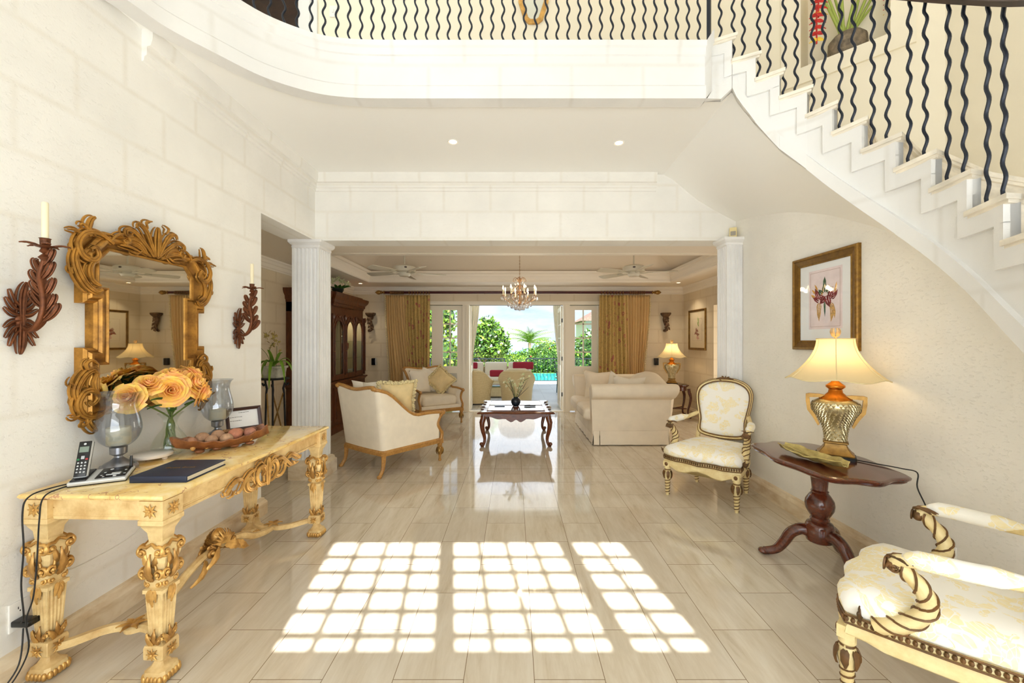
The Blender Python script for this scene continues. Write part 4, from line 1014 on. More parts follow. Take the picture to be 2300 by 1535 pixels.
    m = MB(); m.rings([rg(.90, -.012), rg(.93, -.026), rg(.97, -.032), rg(1.0, -.026), rg(1.02, -.006), rg(1.0, .018), rg(.9, .022)], True, False, False)
    for sx_ in (-1, 1): m.tube([bp(sx_*.22, .60), bp(sx_*.225, .50), (sx_*.235, by-.01, .40), (sx_*.23, by-.02, .33)], [.022, .022, .024, .024], 8)
    m.build('back_frame', CREAMP, t, angle=1)
    d = MB(); d.tube(rg(.915, -.026), .006, 5, closed=True); d.tube(rg(.99, -.030), .0035, 5, closed=True); d.tube(rg(1.018, -.004), .005, 5, closed=True); d.build('rope_edge', TWB, t)
    p = MB(); front = [rg(.91, -.008)]+[rg(k, -.010-.03*(1-k*k)) for k in (.86, .76, .6, .4, .2, .05)]; p.rings(front, True, False, True)
    p.rings([rg(.93, .02)]+[rg(k, .02+.015*(1-k)) for k in (.8, .5, .1)], True, False, True)
    p.build('back_pad', DAMASK, t, angle=1.2)
    c = MB(); f = WF(tuple(bp(0, 1.07, -.015)), (1, 0, 0), (0, .15, 1), (0, -1, .15))
    for sg in (-1, 1):
        g = f @ Matrix.Diagonal((sg, 1, 1, 1)); scroll(c, g, (.03, .004), .014, 1.2, 0, 1, .005, .006); leaf(c, g, (.01, 0), .1, .085, .018, .4, 3, nu=7, bendang=-.35); leaf(c, g, (.01, 0), .9, .04, .014, .5, 2, nu=6)
    leaf(c, f, (0, -.01), PI/2, .045, .016, .6, 3, nu=6); c.sphere(tuple(f @ Vector((0, .006, .014))), .01, 8, 6); c.build('crest_carving', TWB, t, angle=1)
    # arms
    for sx_ in (-1, 1):
        q = catmull([bp(sx_*.235, .72, .0), (sx_*.29, by-.12, .685), (sx_*.325, by-.24, .675), (sx_*.345, by-.36, .672), (sx_*.345, by-.425, .66), (sx_*.335, by-.445, .635)], 5)
        a = MB(); n = len(q); a.tube(q, [lerp(.020, .024, i/n) for i in range(n)], 8)
        s2 = catmull([(sx_*.34, by-.43, .64), (sx_*.325, by-.37, .57), (sx_*.315, by-.36, .50), (sx_*.32, by-.42, .42), (sx_*.322, by-.50, .375)], 6)
        n2 = len(s2); a.tube(s2, [lerp(.024, .032, (i/n2)**.7) for i in range(n2)], 8)
        ao = a.build('arm', CREAMP, t, angle=1)
        tw = MB()
        for st3 in range(3):
            pts = []
            for k in range(6*n2):
                u = k/(6*n2-1)*(n2-1); i = int(min(u, n2-2)); P = s2[i].lerp(s2[i+1], u-i); T = (s2[i+1]-s2[i]).normalized(); X = T.cross(Vector((1, 0, 0))).normalized(); Y = T.cross(X)
                r = lerp(.024, .032, (u/n2)**.7)+.001; a_ = u*.62+st3*2*PI/3; pts.append(P+X*r*math.cos(a_)+Y*r*math.sin(a_))
            tw.tube(pts, .0042, 5)
        h = q[-2]; f = WF((h.x, h.y-.01, h.z+.012), (0, 1, 0), (1, 0, 0), (0, 0, 1))
        for k in range(7):
            aa = (k-3)*.45; ff = WF((h.x, h.y-.002, h.z+.004), (sx_*1, 0, 0), (0, 1, 0), (0, 0, 1)); leaf(tw, ff, (.012*math.sin(aa), -.015), PI/2+aa*.6, .085, .016, .35, 3, nu=7, z0=.018)
            ff = WF((h.x, h.y-.02, h.z), (1, 0, 0), (0, 0, 1), (0, -1, 0)); leaf(tw, ff, (.010*math.sin(aa), .016), -PI/2+aa*.45, .042, .012, .15, 2, nu=6, z0=.004)
        tw.sphere((h.x, h.y-.004, h.z-.004), (.027, .024, .026), 10, 7)
        scroll(tw, WF((h.x+sx_*.02, h.y, h.z-.01), (0, -1, 0), (0, 0, 1), (sx_*1, 0, 0)), (0, 0), .02, 1.3, 0, 1, .006)
        e = s2[-1]
        for k in range(5): leaf(tw, WF((e.x, e.y-.01, e.z+.01), (1, 0, 0), (0, 0, 1), (0, -1, 0)), (.012*(k-2), 0), PI/2-(k-2)*.35, .06, .016, .3, 2, nu=6, z0=.026)
        tw.build('arm_carving', TWB, ao, angle=1)
        pd = MB(); i0, i1 = int(n*.22), int(n*.80); qq = q[i0:i1]; N_ = len(qq)
        rs = []
        for i, P in enumerate(qq):
            T = (qq[min(i+1, N_-1)]-qq[max(i-1, 0)]).normalized(); X = T.cross(Vector((0, 0, 1))).normalized(); Y = X.cross(T); e_ = min(1, .45+1.4*min(i, N_-1-i)/N_*2)
            rs.append([P+X*.034*e_*math.cos(2*PI*j/12)+Y*(.032*e_*math.sin(2*PI*j/12)+.01) for j in range(12)])
        pd.rings(rs); pd.build('arm_pad', DAMASK, t, angle=1.2)
    return t
fa1 = fauteuil('cream and gold fauteuil in pale yellow damask facing the table lamp console side', (1.88, 3.91, 0), face((-.69, -.72)))
fa1['label'] = 'yellow damask open armchair standing whole beside the fluted pilaster'
fa2 = dup(fa1, (1.755, 1.62, 0), face((-.64, .77)), 'yellow damask open armchair cut by the photo corner, in front of the pedestal table')

# ---------------------------------------------------------------- ivory bergeres
def bergere(label, loc, rotz):
    t = thing('upholstered_armchair', label, 'armchair', loc, rotz)
    W0, W1, D_ = .40, .355, .78         # half width front, back
    corner = .0
    def pth(n=12):                       # U path from right front to left front, param with section
        P = []
        for i in range(n+1): u = i/n; P.append((lerp(W0, W1+.02, smooth(u)*.6+u*.4), lerp(-D_/2, D_/2-.05, u), 's', u))
        for a in (30, 60): P.append((W1-.035+.055*math.cos(math.radians(a)), D_/2-.055+.055*math.sin(math.radians(a)), 'c', 1))
        for i in range(n+1): u = i/n; P.append((lerp(W1-.03, -W1+.03, u), D_/2+.012*math.sin(PI*u), 'b', u))
        for a in (120, 150): P.append((-W1+.035+.055*math.cos(math.radians(a)), D_/2-.055+.055*math.sin(math.radians(a)), 'c', 1))
        for i in range(n, -1, -1): u = i/n; P.append((-lerp(W0, W1+.02, smooth(u)*.6+u*.4), lerp(-D_/2, D_/2-.05, u), 's', u))
        return P
    def top(p):
        if p[2] == 's': u = p[3]; return .595+.012*math.sin(u*6)+.335*smooth((u-.38)/.62)**1.15
        if p[2] == 'c': return .935
        return .925+.035*math.cos((p[3]-.5)*PI*2+PI)*.5+.02
    PP = pth(); lean = lambda z, p: (.10*max(0, (z-.30))/.65 if p[2] != 's' else .10*max(0, z-.30)/.65*max(0, (p[3]-.3)/.7))
    def at(p, z, ins=0):
        k = Vector((p[0], p[1])); c = Vector((0, -.05)); d = (k-c).normalized()
        q = k-d*ins; sx_ = 1 if p[0] > 0 else -1
        return (q.x*(1+.05*max(0, z-.3)/.65), q.y+lean(z, p), z)
    m = MB(); rs = []
    for p in PP:
        h = top(p); rs.append([at(p, .27), at(p, lerp(.27, h, .5)), at(p, h-.01), at(p, h, .02), at(p, h-.02, .075), at(p, lerp(.3, h, .5), .09), at(p, .27, .07)])
    m.rings(rs, True); m.build('shell_upholstery', IVORY, t, angle=.9)
    wd = MB(); tp = [Vector(at(p, top(p)+.006, .012)) for p in PP]
    # front arm knuckles and posts
    fr = [Vector((tp[0].x+.0, tp[0].y-.05, tp[0].z-.005)), Vector((tp[0].x, tp[0].y-.065, tp[0].z-.05))]
    fl = [Vector((tp[-1].x, tp[-1].y-.05, tp[-1].z-.005)), Vector((tp[-1].x, tp[-1].y-.065, tp[-1].z-.05))]
    rail_ = [fr[0]]+tp+[fl[0]]
    wd.tube(rail_, .023, 8, flat=.9)
    for sg in (1, -1):
        kn = Vector((sg*(W0+.005), -D_/2-.065, .59)); wd.sphere(tuple(kn), (.028, .034, .032), 10, 8)
        post = catmull([kn+Vector((0, .01, -.01)), (sg*(W0-.0), -D_/2-.01, .53), (sg*(W0-.0), -D_/2+.02, .46), (sg*(W0), -D_/2-.01, .40), (sg*W0, -D_/2-.05, .34), (sg*(W0-.0), -D_/2-.035, .26)], 5)
        wd.tube(post, .021, 8)
        for xx in (W1-.03,): 
            c = Vector(at(('', 0, 0, 0)[:0] or (sg*xx, D_/2, 'b', .05), .955)); wd.sphere((c.x, c.y-.005, c.z), (.042, .026, .026), 10, 7)
    wd.build('top_rail', HONEY, t, angle=1)
    br = MB(); base = [at(p, .0) for p in PP]; 
    br.sweep([(x, y, .225) for x, y, z in base]+[(base[-1][0], base[-1][1]-.04, .225), (base[0][0], base[0][1]-.04, .225)], [(-.012, 0), (.03, 0), (.03, .06), (.0, .06), (-.006, .045), (-.016, .04)], closed=True)
    br.build('base_rail', HONEY, t, angle=.5)
    for sg in (-1, 1):
        g = MB(); x, y = sg*(W0-.015), -D_/2-.03; g.lathe([(.016, 0), (.02, .015), (.014, .035), (.016, .06), (.024, .10), (.034, .135), (.036, .155), (.024, .175), (.03, .19), (.03, .215)], 14); g.cbox((0, 0, .24), (.062, .062, .05))
        o = g.build('leg', HONEY, t, loc=(x, y, 0), angle=.6)
        h = MB()
        for j in range(6):
            a = j*PI/3; leaf(h, WF((.02*math.cos(a), .02*math.sin(a), .17), (math.sin(a), -math.cos(a), 0), (0, 0, 1), (math.cos(a), math.sin(a), 0)), (0, 0), -PI/2, .085, .016, .6, 2, nu=6, z0=.004)
        h.build('leg_leaves', BRASS, o, angle=1)
        g = MB(); P = catmull([(0, 0, .25), (0, .0, .17), (sg*.004, .012, .09), (sg*.008, .045, .03), (sg*.01, .06, .012)], 5)
        g.tube(P, [.033, .031, .029, .027, .026, .025, .024, .023, .022, .021]+[.021]*(len(P)-10), 8, flat=.9); g.lathe([(.022, -.012), (.026, 0), (.022, .014), (.01, .02)], 10, (sg*.01, .062, .014))
        g.build('leg', HONEY, t, loc=(sg*(W1-.0), D_/2-.02, 0), angle=.8)
    fr_ = MB(); fr_.rbox((0, -D_/2+.0, .29), (2*W0-.05, .07, .10), .02); fr_.build('front_panel', IVORY, t, angle=1)
    s_ = MB(); s_.rbox((0, -.055, .41), (2*W0-.14, D_-.10, .17), .065, 4); s_.build('seat_cushion', IVORY, t, angle=1.3)
    return t
bg1 = bergere('ivory armchair seen from behind with a fringed cushion, nearest the fluted column', (-1.465, 4.92, 0), face((.594, .805)))
bg2 = dup(bg1, (-1.50, 7.52, 0), face((.57, -.82)), 'ivory armchair facing the camera in front of the left curtains')
def cushion(name, label, root, lx, ly, lz, w_, h_, th_, tilt, yaw, m, fr=None, seed=1, roll=0.0):
    o = thing(name, label, 'cushion', (0, 0, 0)); M = Matrix.Rotation(tilt, 4, 'X') @ Matrix.Rotation(roll, 4, 'Y')
    mb = MB(); pillow(mb, (0, 0, 0), (w_, th_, h_), M=M); mb.build('pillow', m, o, angle=1.4)
    if fr: f2 = MB(); fringe(f2, (0, 0, 0), (w_, th_, h_), M, seed=seed); f2.build('fringe', fr, o, angle=1.4)
    R = Matrix.Rotation(root.rotation_euler.z, 4, 'Z'); p = R @ Vector((lx, ly, 0)); o.location = (root.location.x+p.x, root.location.y+p.y, lz); o.rotation_euler = (0, 0, root.rotation_euler.z+yaw); return o
cushion('throw_cushion', 'gold fringed cushion leaning on the arm of the armchair nearest the column', bg1, -.22, .10, .80, .40, .40, .14, -.28, 1.15, SILK, FRINGE, 3)
cushion('throw_cushion', 'plain white cushion against the back of the armchair nearest the column', bg1, .16, .19, .79, .44, .44, .14, -.32, .2, WHITEF)
cushion('throw_cushion', 'second white cushion peaking over the back beside the gold fringed one', bg1, -.02, .23, .78, .40, .42, .12, -.28, -.1, WHITEF)
cushion('throw_cushion', 'white pointed cushion at the left of the armchair by the curtains', bg2, -.17, .13, .73, .44, .44, .15, -.30, .35, WHITEF)
cushion('throw_cushion', 'small white cushion behind the gold one on the armchair by the curtains', bg2, .05, .20, .74, .40, .40, .12, -.28, -.1, WHITEF, roll=.35)
cushion('throw_cushion', 'gold fringed cushion standing on its corner in the armchair by the curtains', bg2, .20, .06, .74, .38, .38, .13, -.34, -.35, SILK, FRINGE, 5, roll=PI/4)

# ---------------------------------------------------------------- sofa (seen from its near arm)
sofa = thing('sofa', 'cream skirted sofa with rolled arms seen from its near end', 'sofa', (0, 0, 0))
SY0, SY1 = 5.68, 7.50
def armpoly(mb, y0, y1, out):          # rolled arm: section in (y, z) extruded along x
    # y0 = inner face, y1 = outer face of the arm, out = direction sign of the roll
    sec = [(y0, .15), (y1, .15), (y1, .64)]
    c = (y1+out*.04, .765); r = .102
    for k in range(15):
        a = -PI/2+PI*1.35*k/14; sec.append((c[0]+out*r*math.cos(a)*1.0, c[1]+r*math.sin(a)))
    sec += [(y0-out*.0, .835)]
    return sec
for y0, y1, out, nm in ((SY0+.20, SY0+.09, -1, 'near'), (SY1-.20, SY1-.09, 1, 'far')):
    sec = armpoly(None, y0, y1, out); m = MB()
    rs = []
    for x, k in ((1.105, .90), (1.115, .97), (1.135, 1.0), (1.5, 1.0), (1.9, 1.0), (2.12, 1.0), (2.17, .97), (2.19, .88)):
        cy = sum(p[0] for p in sec)/len(sec); czz = .5
        # the rear end of the arm flares out towards its top
        rs.append([(x+(.10*smooth((z-.55)/.3) if x > 2.0 else .03*smooth((z-.5)/.3)*(0 if x > 1.4 else -1)), cy+(y-cy)*k, czz+(z-czz)*(1-(1-k)*.35)) for y, z in sec])
    m.rings(rs); m.build('arm', CREAMF, sofa, angle=.8)
m = MB(); m.rbox((1.62, (SY0+SY1)/2, .23), (1.02, SY1-SY0-.2, .22), .03); m.build('base', CREAMF, sofa)
m = MB(); rs = []
for i in range(17):
    u = i/16; y = lerp(SY0+.16, SY1-.16, u); hh = .82+.16*math.sin(PI*u)**1.5
    rs.append([(1.86, y, .3), (2.16, y, .3), (2.22, y, .62), (2.27, y, hh-.1), (2.25, y, hh-.02), (2.15, y, hh), (2.03, y, hh-.03), (1.95, y, hh-.14), (1.90, y, .5)])
m.rings(rs); m.build('backrest', CREAMF, sofa, angle=1)
for k in range(2):
    a = lerp(SY0+.2, SY1-.2, k/2); b = lerp(SY0+.2, SY1-.2, (k+1)/2); m = MB(); m.rbox((1.44, (a+b)/2, .415), (.88, b-a-.008, .19), .07, 4)
    o = m.build('seat_cushion', CREAMF, sofa, angle=1.4)
    pp = MB()
    for zz in (.362, .468):
        pp.tube([(1.0+.012, a+.06, zz), (1.0, a+.10, zz), (1.0, b-.10, zz), (1.012, b-.06, zz)], .004, 5)
    pp.build('piping', CREAMF, o)
sk = MB()
def skirt(p, q, n, amp):
    P = Vector(p); Q = Vector(q); T = (Q-P).normalized(); Nn = Vector((T.y, -T.x, 0)); rs = []
    for i in range(n+1):
        u = i/n; b_ = P.lerp(Q, u); wv = amp*(math.sin(u*n*.9)+.5*math.sin(u*n*.37+1)); rs.append([b_+Nn*.0+Vector((0, 0, .205)), b_+Nn*(.004+wv*.4)+Vector((0, 0, .12)), b_+Nn*(.016+wv)+Vector((0, 0, .012)), b_+Nn*(.008+wv)+Vector((0, 0, .012)), b_-Nn*.008+Vector((0, 0, .205))])
    sk.rings(rs)
skirt((1.12, SY1-.08, 0), (1.12, SY0+.10, 0), 50, .006); skirt((1.12, SY0+.075, 0), (1.20, SY0+.07, 0), 4, .0); skirt((1.21, SY0+.075, 0), (2.17, SY0+.075, 0), 30, .003); skirt((2.18, SY0+.08, 0), (2.18, SY1-.08, 0), 20, .004)
sk.build('skirt', CREAMF, sofa, angle=1.2)
m = MB()
for x, y in ((1.2, SY0+.18), (2.1, SY0+.18), (1.2, SY1-.18), (2.1, SY1-.18)): m.lathe([(.02, 0), (.025, .14)], 8, (x, y, 0))
m.build('feet', DKWOOD, sofa)
def spillow(label, x, y, z, w_, h_, th_, rz, tilt, roll, m):
    o = thing('throw_cushion', label, 'cushion', (x, y, z), rz); M = Matrix.Rotation(tilt, 4, 'X') @ Matrix.Rotation(roll, 4, 'Y'); mb = MB(); pillow(mb, (0, 0, 0), (w_, th_, h_), pinch=.18, M=M); mb.build('pillow', m, o, angle=1.4); return o
spillow('large plain cream cushion leaning by the far arm of the sofa', 1.42, 6.95, .735, .50, .48, .16, .25, -.35, .1, CREAMF)
spillow('white crumpled cushion standing in the middle of the sofa', 1.66, 6.55, .72, .42, .42, .15, .15, -.3, .5, WHITEF)
spillow('cream cushion with pointed corners nearest the rolled near arm of the sofa', 1.77, 6.28, .71, .50, .44, .14, -.12, -.28, .05, WHITEF)

# ---------------------------------------------------------------- coffee table
ct = thing('coffee_table', 'carved cherry wood coffee table with glass panels between the seats', 'table', (.03, 6.22, 0))
HX, HY, TH = .50, .56, .49
m = MB()
def serp(k, n=14):
    P = []
    for (a, b) in (((-1, -1), (1, -1)), ((1, -1), (1, 1)), ((1, 1), (-1, 1)), ((-1, 1), (-1, -1))):
        for i in range(n):
            u = i/n; x, y = lerp(a[0], b[0], u), lerp(a[1], b[1], u); w_ = .018*math.cos(4*PI*u)-.018
            nx, ny = (0, a[1]) if a[1] == b[1] else (a[0], 0); P.append((x*(HX+k)+nx*-w_*-1, y*(HY+k)+ny*-w_*-1))
    return P
def ring_at(k, z): return [(x, y, z) for x, y in serp(k)]
pan = [(-.385, -.46, -.045, -.03), (.045, -.46, .385, -.03), (-.385, .04, -.045, .46), (.045, .04, .385, .46)]
m.rings([ring_at(.01, TH-.035), ring_at(.03, TH-.03), ring_at(.038, TH-.018), ring_at(.02, TH-.008), ring_at(.012, TH-.004)], True, True, True)
m.build('table_top', CHERRY, ct, angle=.5)
g = MB()
for x0, y0, x1, y1 in pan: g.box((x0, y0, TH-.003), (x1, y1, TH+.0015))
g.build('glass_panels', mat('dark_mirror_glass', (120, 122, 128), .03, .0, spec=1.0, coat=1.0), ct, smooth=False, label='pale reflecting glass inlays')
g = MB()
for x0, y0, x1, y1 in pan: g.sweep([(x0, y0, TH), (x1, y0, TH), (x1, y1, TH), (x0, y1, TH)], [(0, -.004), (-.0, .002), (-.012, .006), (-.022, .002), (-.024, -.004)], closed=True)
g.build('panel_borders', CHERRY, ct, angle=.5)
ac = MB()
for sg in (-1, 1):
    for k in range(4): ac.sphere((sg*(HX-.02), -.36+k*.24, TH+.0), (.026, .034, .008), 8, 5)
ac.build('edge_carving', DKBRONZE, ct)
m = MB()
for (p0, p1, ax) in (((-HX+.03, -HY+.03), (HX-.03, -HY+.03), 0), ((-HX+.03, HY-.03), (HX-.03, HY-.03), 0), ((-HX+.03, -HY+.03), (-HX+.03, HY-.03), 1), ((HX-.03, -HY+.03), (HX-.03, HY-.03), 1)):
    n = 40; rs = []
    for i in range(n+1):
        u = i/n; v = abs(u-.5)*2; zb = TH-.135+.045*smooth((v-.15)/.3)*(1)+.02*math.sin(v*PI*3)*(v > .3)-.015*math.exp(-((v-.14)/.06)**2)+.02*math.exp(-(v/.06)**2); x, y = lerp(p0[0], p1[0], u), lerp(p0[1], p1[1], u)
        dx, dy = (0, .012) if ax == 0 else (.012, 0)
        rs.append([(x-dx, y-dy, zb), (x+dx, y+dy, zb), (x+dx, y+dy, TH-.03), (x-dx, y-dy, TH-.03)])
    m.rings(rs)
m.build('apron', CHERRY, ct, angle=.5)
def cab_leg(parent, x, y, h, r, m, sx_, sy_, name='leg'):
    g = MB(); d = Vector((sx_, sy_, 0)).normalized()
    P = [Vector((0, 0, h)), d*.012+Vector((0, 0, h*.86)), d*.035+Vector((0, 0, h*.70)), d*.022+Vector((0, 0, h*.5)), d*-.008+Vector((0, 0, h*.30)), d*-.012+Vector((0, 0, h*.16)), d*.012+Vector((0, 0, h*.06)), d*.03+Vector((0, 0, .02))]
    C = catmull(P, 4); n = len(C); R = [r*(1.05 if i/n < .1 else lerp(1.2, .55, min(1, i/n/.65)) if i/n < .65 else .55+.1*(i/n-.65)) for i in range(n)]
    g.tube(C, R, 10); q = d*.045; g.sphere((q.x, q.y, .038), (r*.75, r*.75, r*.7), 10, 7); g.lathe([(r*.6, 0), (r*.7, .008), (r*.5, .016), (r*.4, .03)], 10, (d.x*.03, d.y*.03, 0))
    f = WF(tuple(P[1]), (-d.y, d.x, 0), (0, 0, 1), tuple(d)); leaf(g, f, (0, 0), -PI/2, h*.3, r*.7, .25, 3, nu=8, z0=r)
    return g.build(name, m, parent, loc=(x, y, 0), angle=.9)
for sx_ in (-1, 1):
    for sy_ in (-1, 1): cab_leg(ct, sx_*(HX-.055), sy_*(HY-.055), TH-.04, .038, CHERRY, sx_, sy_)
# things on the coffee table
vs = thing('round_vase', 'small dark blue round vase on the coffee table', 'vase', (.03, 6.16, TH)); 
MB().lathe([(.03, 0), (.055, .02), (.072, .055), (.070, .09), (.05, .118), (.034, .125), (.036, .135), (.03, .13), (.03, .09)], 24).build('body', mat('dark_blue_glaze', (24, 32, 44), .18), vs)
fl = thing('orchid_arrangement', 'pale green orchid sprays with dark sword leaves in the blue vase', 'flowers', (.03, 6.16, TH+.09))
def flower5(mb, c, r, m_, seed=0, n=5):
    rnd = random.Random(seed); ax = Vector((rnd.uniform(-1, 1), rnd.uniform(-1, .2), rnd.uniform(-.4, 1))).normalized(); q = ax.to_track_quat('Z', 'Y').to_matrix().to_4x4(); q.translation = Vector(c)
    for k in range(n): leaf(mb, q, (0, 0), k*2*PI/n, r, r*.34, .5, 1, nu=4, th=.0015, z0=-.3*r)
st = MB(); pe = MB(); dl = MB(); rnd = random.Random(4)
for k, (ex, ey, ez) in enumerate([(-.20, 0, .27), (-.12, -.03, .33), (.14, 0, .36), (.19, -.03, .33), (.07, -.04, .22), (-.06, .02, .28)]):
    P = catmull([(0, 0, 0), (ex*.3, ey*.5, ez*.5), (ex*.7, ey, ez*.9), (ex, ey, ez)], 5); st.tube(P, .0035, 5)
    for j in range(9):
        b = P[int(len(P)*(.45+.55*j/9))-1]; flower5(pe, (b.x+rnd.uniform(-.035, .035), b.y+rnd.uniform(-.03, .03), b.z+rnd.uniform(-.03, .04)), rnd.uniform(.02, .032), None, k*17+j)
for a, b in (((-.02, 0, .02), (-.12, .0, .36)), ((-.01, -.01, .02), (-.095, -.02, .33)), ((.02, 0, .02), (.14, .0, .32)), ((.02, -.01, .02), (.175, 0, .30)), ((.01, .01, .02), (.20, .02, .20)), ((-.01, .01, .0), (-.055, .02, .2))):
    A, B = Vector(a), Vector(b); dl.tube([A, A.lerp(B, .3), A.lerp(B, .7), B], [.005, .011, .010, .002], 6, flat=.35)
st.build('stems', STEM, fl); pe.build('petals', WHITEPET, fl, angle=1.4); dl.build('sword_leaves', mat('dark_leaf', (22, 38, 30), .4), fl)
rc = thing('remote_control', 'black remote control on the coffee table right of the vase', 'remote', (.24, 6.12, TH+.004), .15); MB().rbox((0, 0, .01), (.17, .045, .018), .006).build('body', BLACK, rc)
MB().cbox((-.03, 0, .0205), (.07, .03, .003)).build('buttons', mat('grey_keys', (90, 92, 96), .5), rc, smooth=False)
tr = thing('small_tray', 'grey flat card on the coffee table left of the vase', 'card', (-.21, 6.14, TH+.003)); MB().cbox((0, 0, .005), (.15, .09, .008)).build('card', mat('grey_blue_card', (110, 122, 150), .4), tr, smooth=False)

# ---------------------------------------------------------------- pedestal table, side table, lamps
pt = thing('pedestal_table', 'polished mahogany pedestal table with scalloped top by the right wall', 'table', (1.99, 2.67, 0)); pt.scale = (1, 1, .975)
def turtle(k, n=72):
    P = []
    for i in range(n):
        a = 2*PI*i/n; rx, ry = .285, .465; r = 1-.06*math.cos(4*a)+.045*math.cos(8*a+.0)+.02*math.cos(2*a)
        P.append(((rx+k)*r*math.cos(a), (ry+k)*r*math.sin(a)))
    return P
m = MB(); m.rings([[(x, y, z) for x, y in turtle(k)] for k, z in ((-.05, .675), (-.01, .682), (.0, .69), (-.004, .697), (.012, .703), (.016, .712), (.004, .719), (-.008, .72))]); m.build('table_top', MAHOG, pt, angle=.6)
m = MB(); m.lathe([(.06, .16), (.075, .17), (.082, .20), (.08, .27), (.07, .29), (.052, .30), (.055, .315), (.048, .325), (.06, .345), (.078, .38), (.082, .41), (.078, .44), (.058, .475), (.046, .49), (.05, .50), (.043, .51), (.046, .55), (.052, .60), (.056, .615), (.05, .625), (.07, .635), (.088, .648), (.09, .66), (.085, .675)], 28)
m.build('pedestal', MAHOG, pt, angle=.6)
for k in range(3):
    a = math.radians((150, 285, 25)[k]); d = Vector((math.cos(a), math.sin(a), 0)); g = MB()
    P = catmull([d*.05+Vector((0, 0, .215)), d*.10+Vector((0, 0, .225)), d*.155+Vector((0, 0, .185)), d*.19+Vector((0, 0, .12)), d*.235+Vector((0, 0, .055)), d*.29+Vector((0, 0, .028)), d*.315+Vector((0, 0, .025))], 4); n = len(P)
    g.tube(P, [lerp(.042, .024, i/n) for i in range(n)], 8, flat=1.0); q = d*.315; g.sphere((q.x, q.y, .022), (.032, .032, .02), 10, 7); g.build('leg', MAHOG, pt, angle=.8)
GOLDU = gilt('champagne_gold_leaf', (214, 200, 160), (120, 106, 72), .28, .85, 30, .1)
def table_lamp(label, loc, rotz=0):
    t = thing('table_lamp', label, 'lamp', loc, rotz)
    MB().sqloft([(.105, 0, .075), (.105, .018, .075), (.10, .022, .07)]).build('plinth', BLACKM, t, angle=.4)
    b = MB(); b.sqloft([(.095, .022, .066), (.098, .03, .068), (.082, .045, .055), (.062, .075, .045), (.058, .095, .043), (.066, .10, .05), (.066, .108, .05), (.058, .112, .043)], (0, 0, 0), .1); b.build('foot', COPPER if 0 else BRASS, t, angle=.5)
    u = MB(); prof = [(.055, .112), (.058, .15), (.066, .20), (.082, .24), (.105, .28), (.122, .315), (.126, .34), (.116, .365), (.09, .38)]
    rs = []
    pr = [(p.x, p.z) for p in catmull([(r, 0, z) for r, z in prof], 3)]
    for r, z in pr:
        rs.append([(r*math.copysign(abs(math.cos(a))**.75, math.cos(a)), r*.66*math.copysign(abs(math.sin(a))**.75, math.sin(a)), z) for a in [2*PI*j/40 for j in range(40)]])
    u.rings(rs); ub = u.build('urn', GOLDU, t, angle=1.2)
    sc = MB()
    z = .118; row = 0
    while z < .362:
        r = next(lerp(pr[i][0], pr[i+1][0], (z-pr[i][1])/max(1e-6, pr[i+1][1]-pr[i][1])) for i in range(len(pr)-1) if pr[i+1][1] >= z)
        n = max(18, int(2*PI*r*.83/.0165))
        for j in range(n):
            a = 2*PI*(j+.5*(row % 2))/n; ca, sa = math.cos(a), math.sin(a); x = r*math.copysign(abs(ca)**.75, ca); y = r*.66*math.copysign(abs(sa)**.75, sa)
            nn = Vector((ca, sa*1.3, 0)).normalized(); tt = Vector((-nn.y, nn.x, 0))
            p = Vector((x, y, z)); h = .021; w_ = .0098
            sc.add([p-tt*w_+Vector((0, 0, h*.45)), p+tt*w_+Vector((0, 0, h*.45)), p+nn*.0065-Vector((0, 0, h*.5)), p+nn*.006+Vector((0, 0, h*.1)), p-nn*.004], [(0, 3, 2), (3, 1, 2), (0, 1, 3), (0, 2, 4), (2, 1, 4)])
        z += .0155; row += 1
    sc.build('leaf_scales', GOLDU, ub, smooth=False)
    n_ = MB(); n_.lathe([(.09, .375), (.088, .385), (.06, .405), (.04, .425), (.036, .445), (.052, .46), (.052, .47), (.034, .485), (.018, .50), (.014, .53)], 28, sy=.8); n_.build('neck', COPPER, t, angle=.8)
    for sg in (-1, 1):
        h = MB(); P = [(.05, .405), (.085, .41), (.142, .41), (.158, .405), (.158, .36), (.15, .30), (.12, .255), (.092, .20), (.082, .21), (.105, .27), (.13, .31), (.138, .385), (.09, .388), (.05, .385)]
        h.prism([(sg*x, z) for x, z in P], -.02, .02, 'y'); h.build('handle', BRASS, t, angle=.4)
    s = MB(); rings = []; N_ = 48
    for i in range(13):
        u = i/12; z = lerp(.515, .775, u); r = .10+.165*((1-u)**2.0)
        rings.append([(r*(1+.035*(abs(((6*a/(2*PI)) % 1)-.5)*2)**2*(1-u*.5))*math.cos(a), r*(1+.035*(abs(((6*a/(2*PI)) % 1)-.5)*2)**2*(1-u*.5))*math.sin(a), z-.008*(1-u)*math.cos(6*a)) for a in [2*PI*j/N_ for j in range(N_)]])
    s.rings(rings, True, False, False)
    sh = s.build('lamp_shade', SHADE, t, angle=1.3)
    tr_ = MB(); tr_.tube(rings[0], .0035, 5, closed=True); tr_.tube(rings[-1], .0035, 5, closed=True)
    for k in range(6): tr_.tube([rings[i][(k*8+4) % 48] for i in range(13)], .0028, 4)
    tr_.build('shade_trim', mat('cream_piping', (226, 208, 160), .8), sh)
    f = MB(); f.lathe([(.008, .775), (.008, .785), (.018, .79), (.012, .795)], 12)
    for k in range(6):
        a = k*PI/3; leaf(f, WF((.006*math.cos(a), .006*math.sin(a), .793), (math.sin(a), -math.cos(a), 0), (0, 0, 1), (math.cos(a), math.sin(a), 0)), (0, 0), PI/2, .05, .010, .6, 1, nu=6, z0=.006)
    f.build('finial', mat('amber_crystal', (232, 190, 130), .15, .3), t)
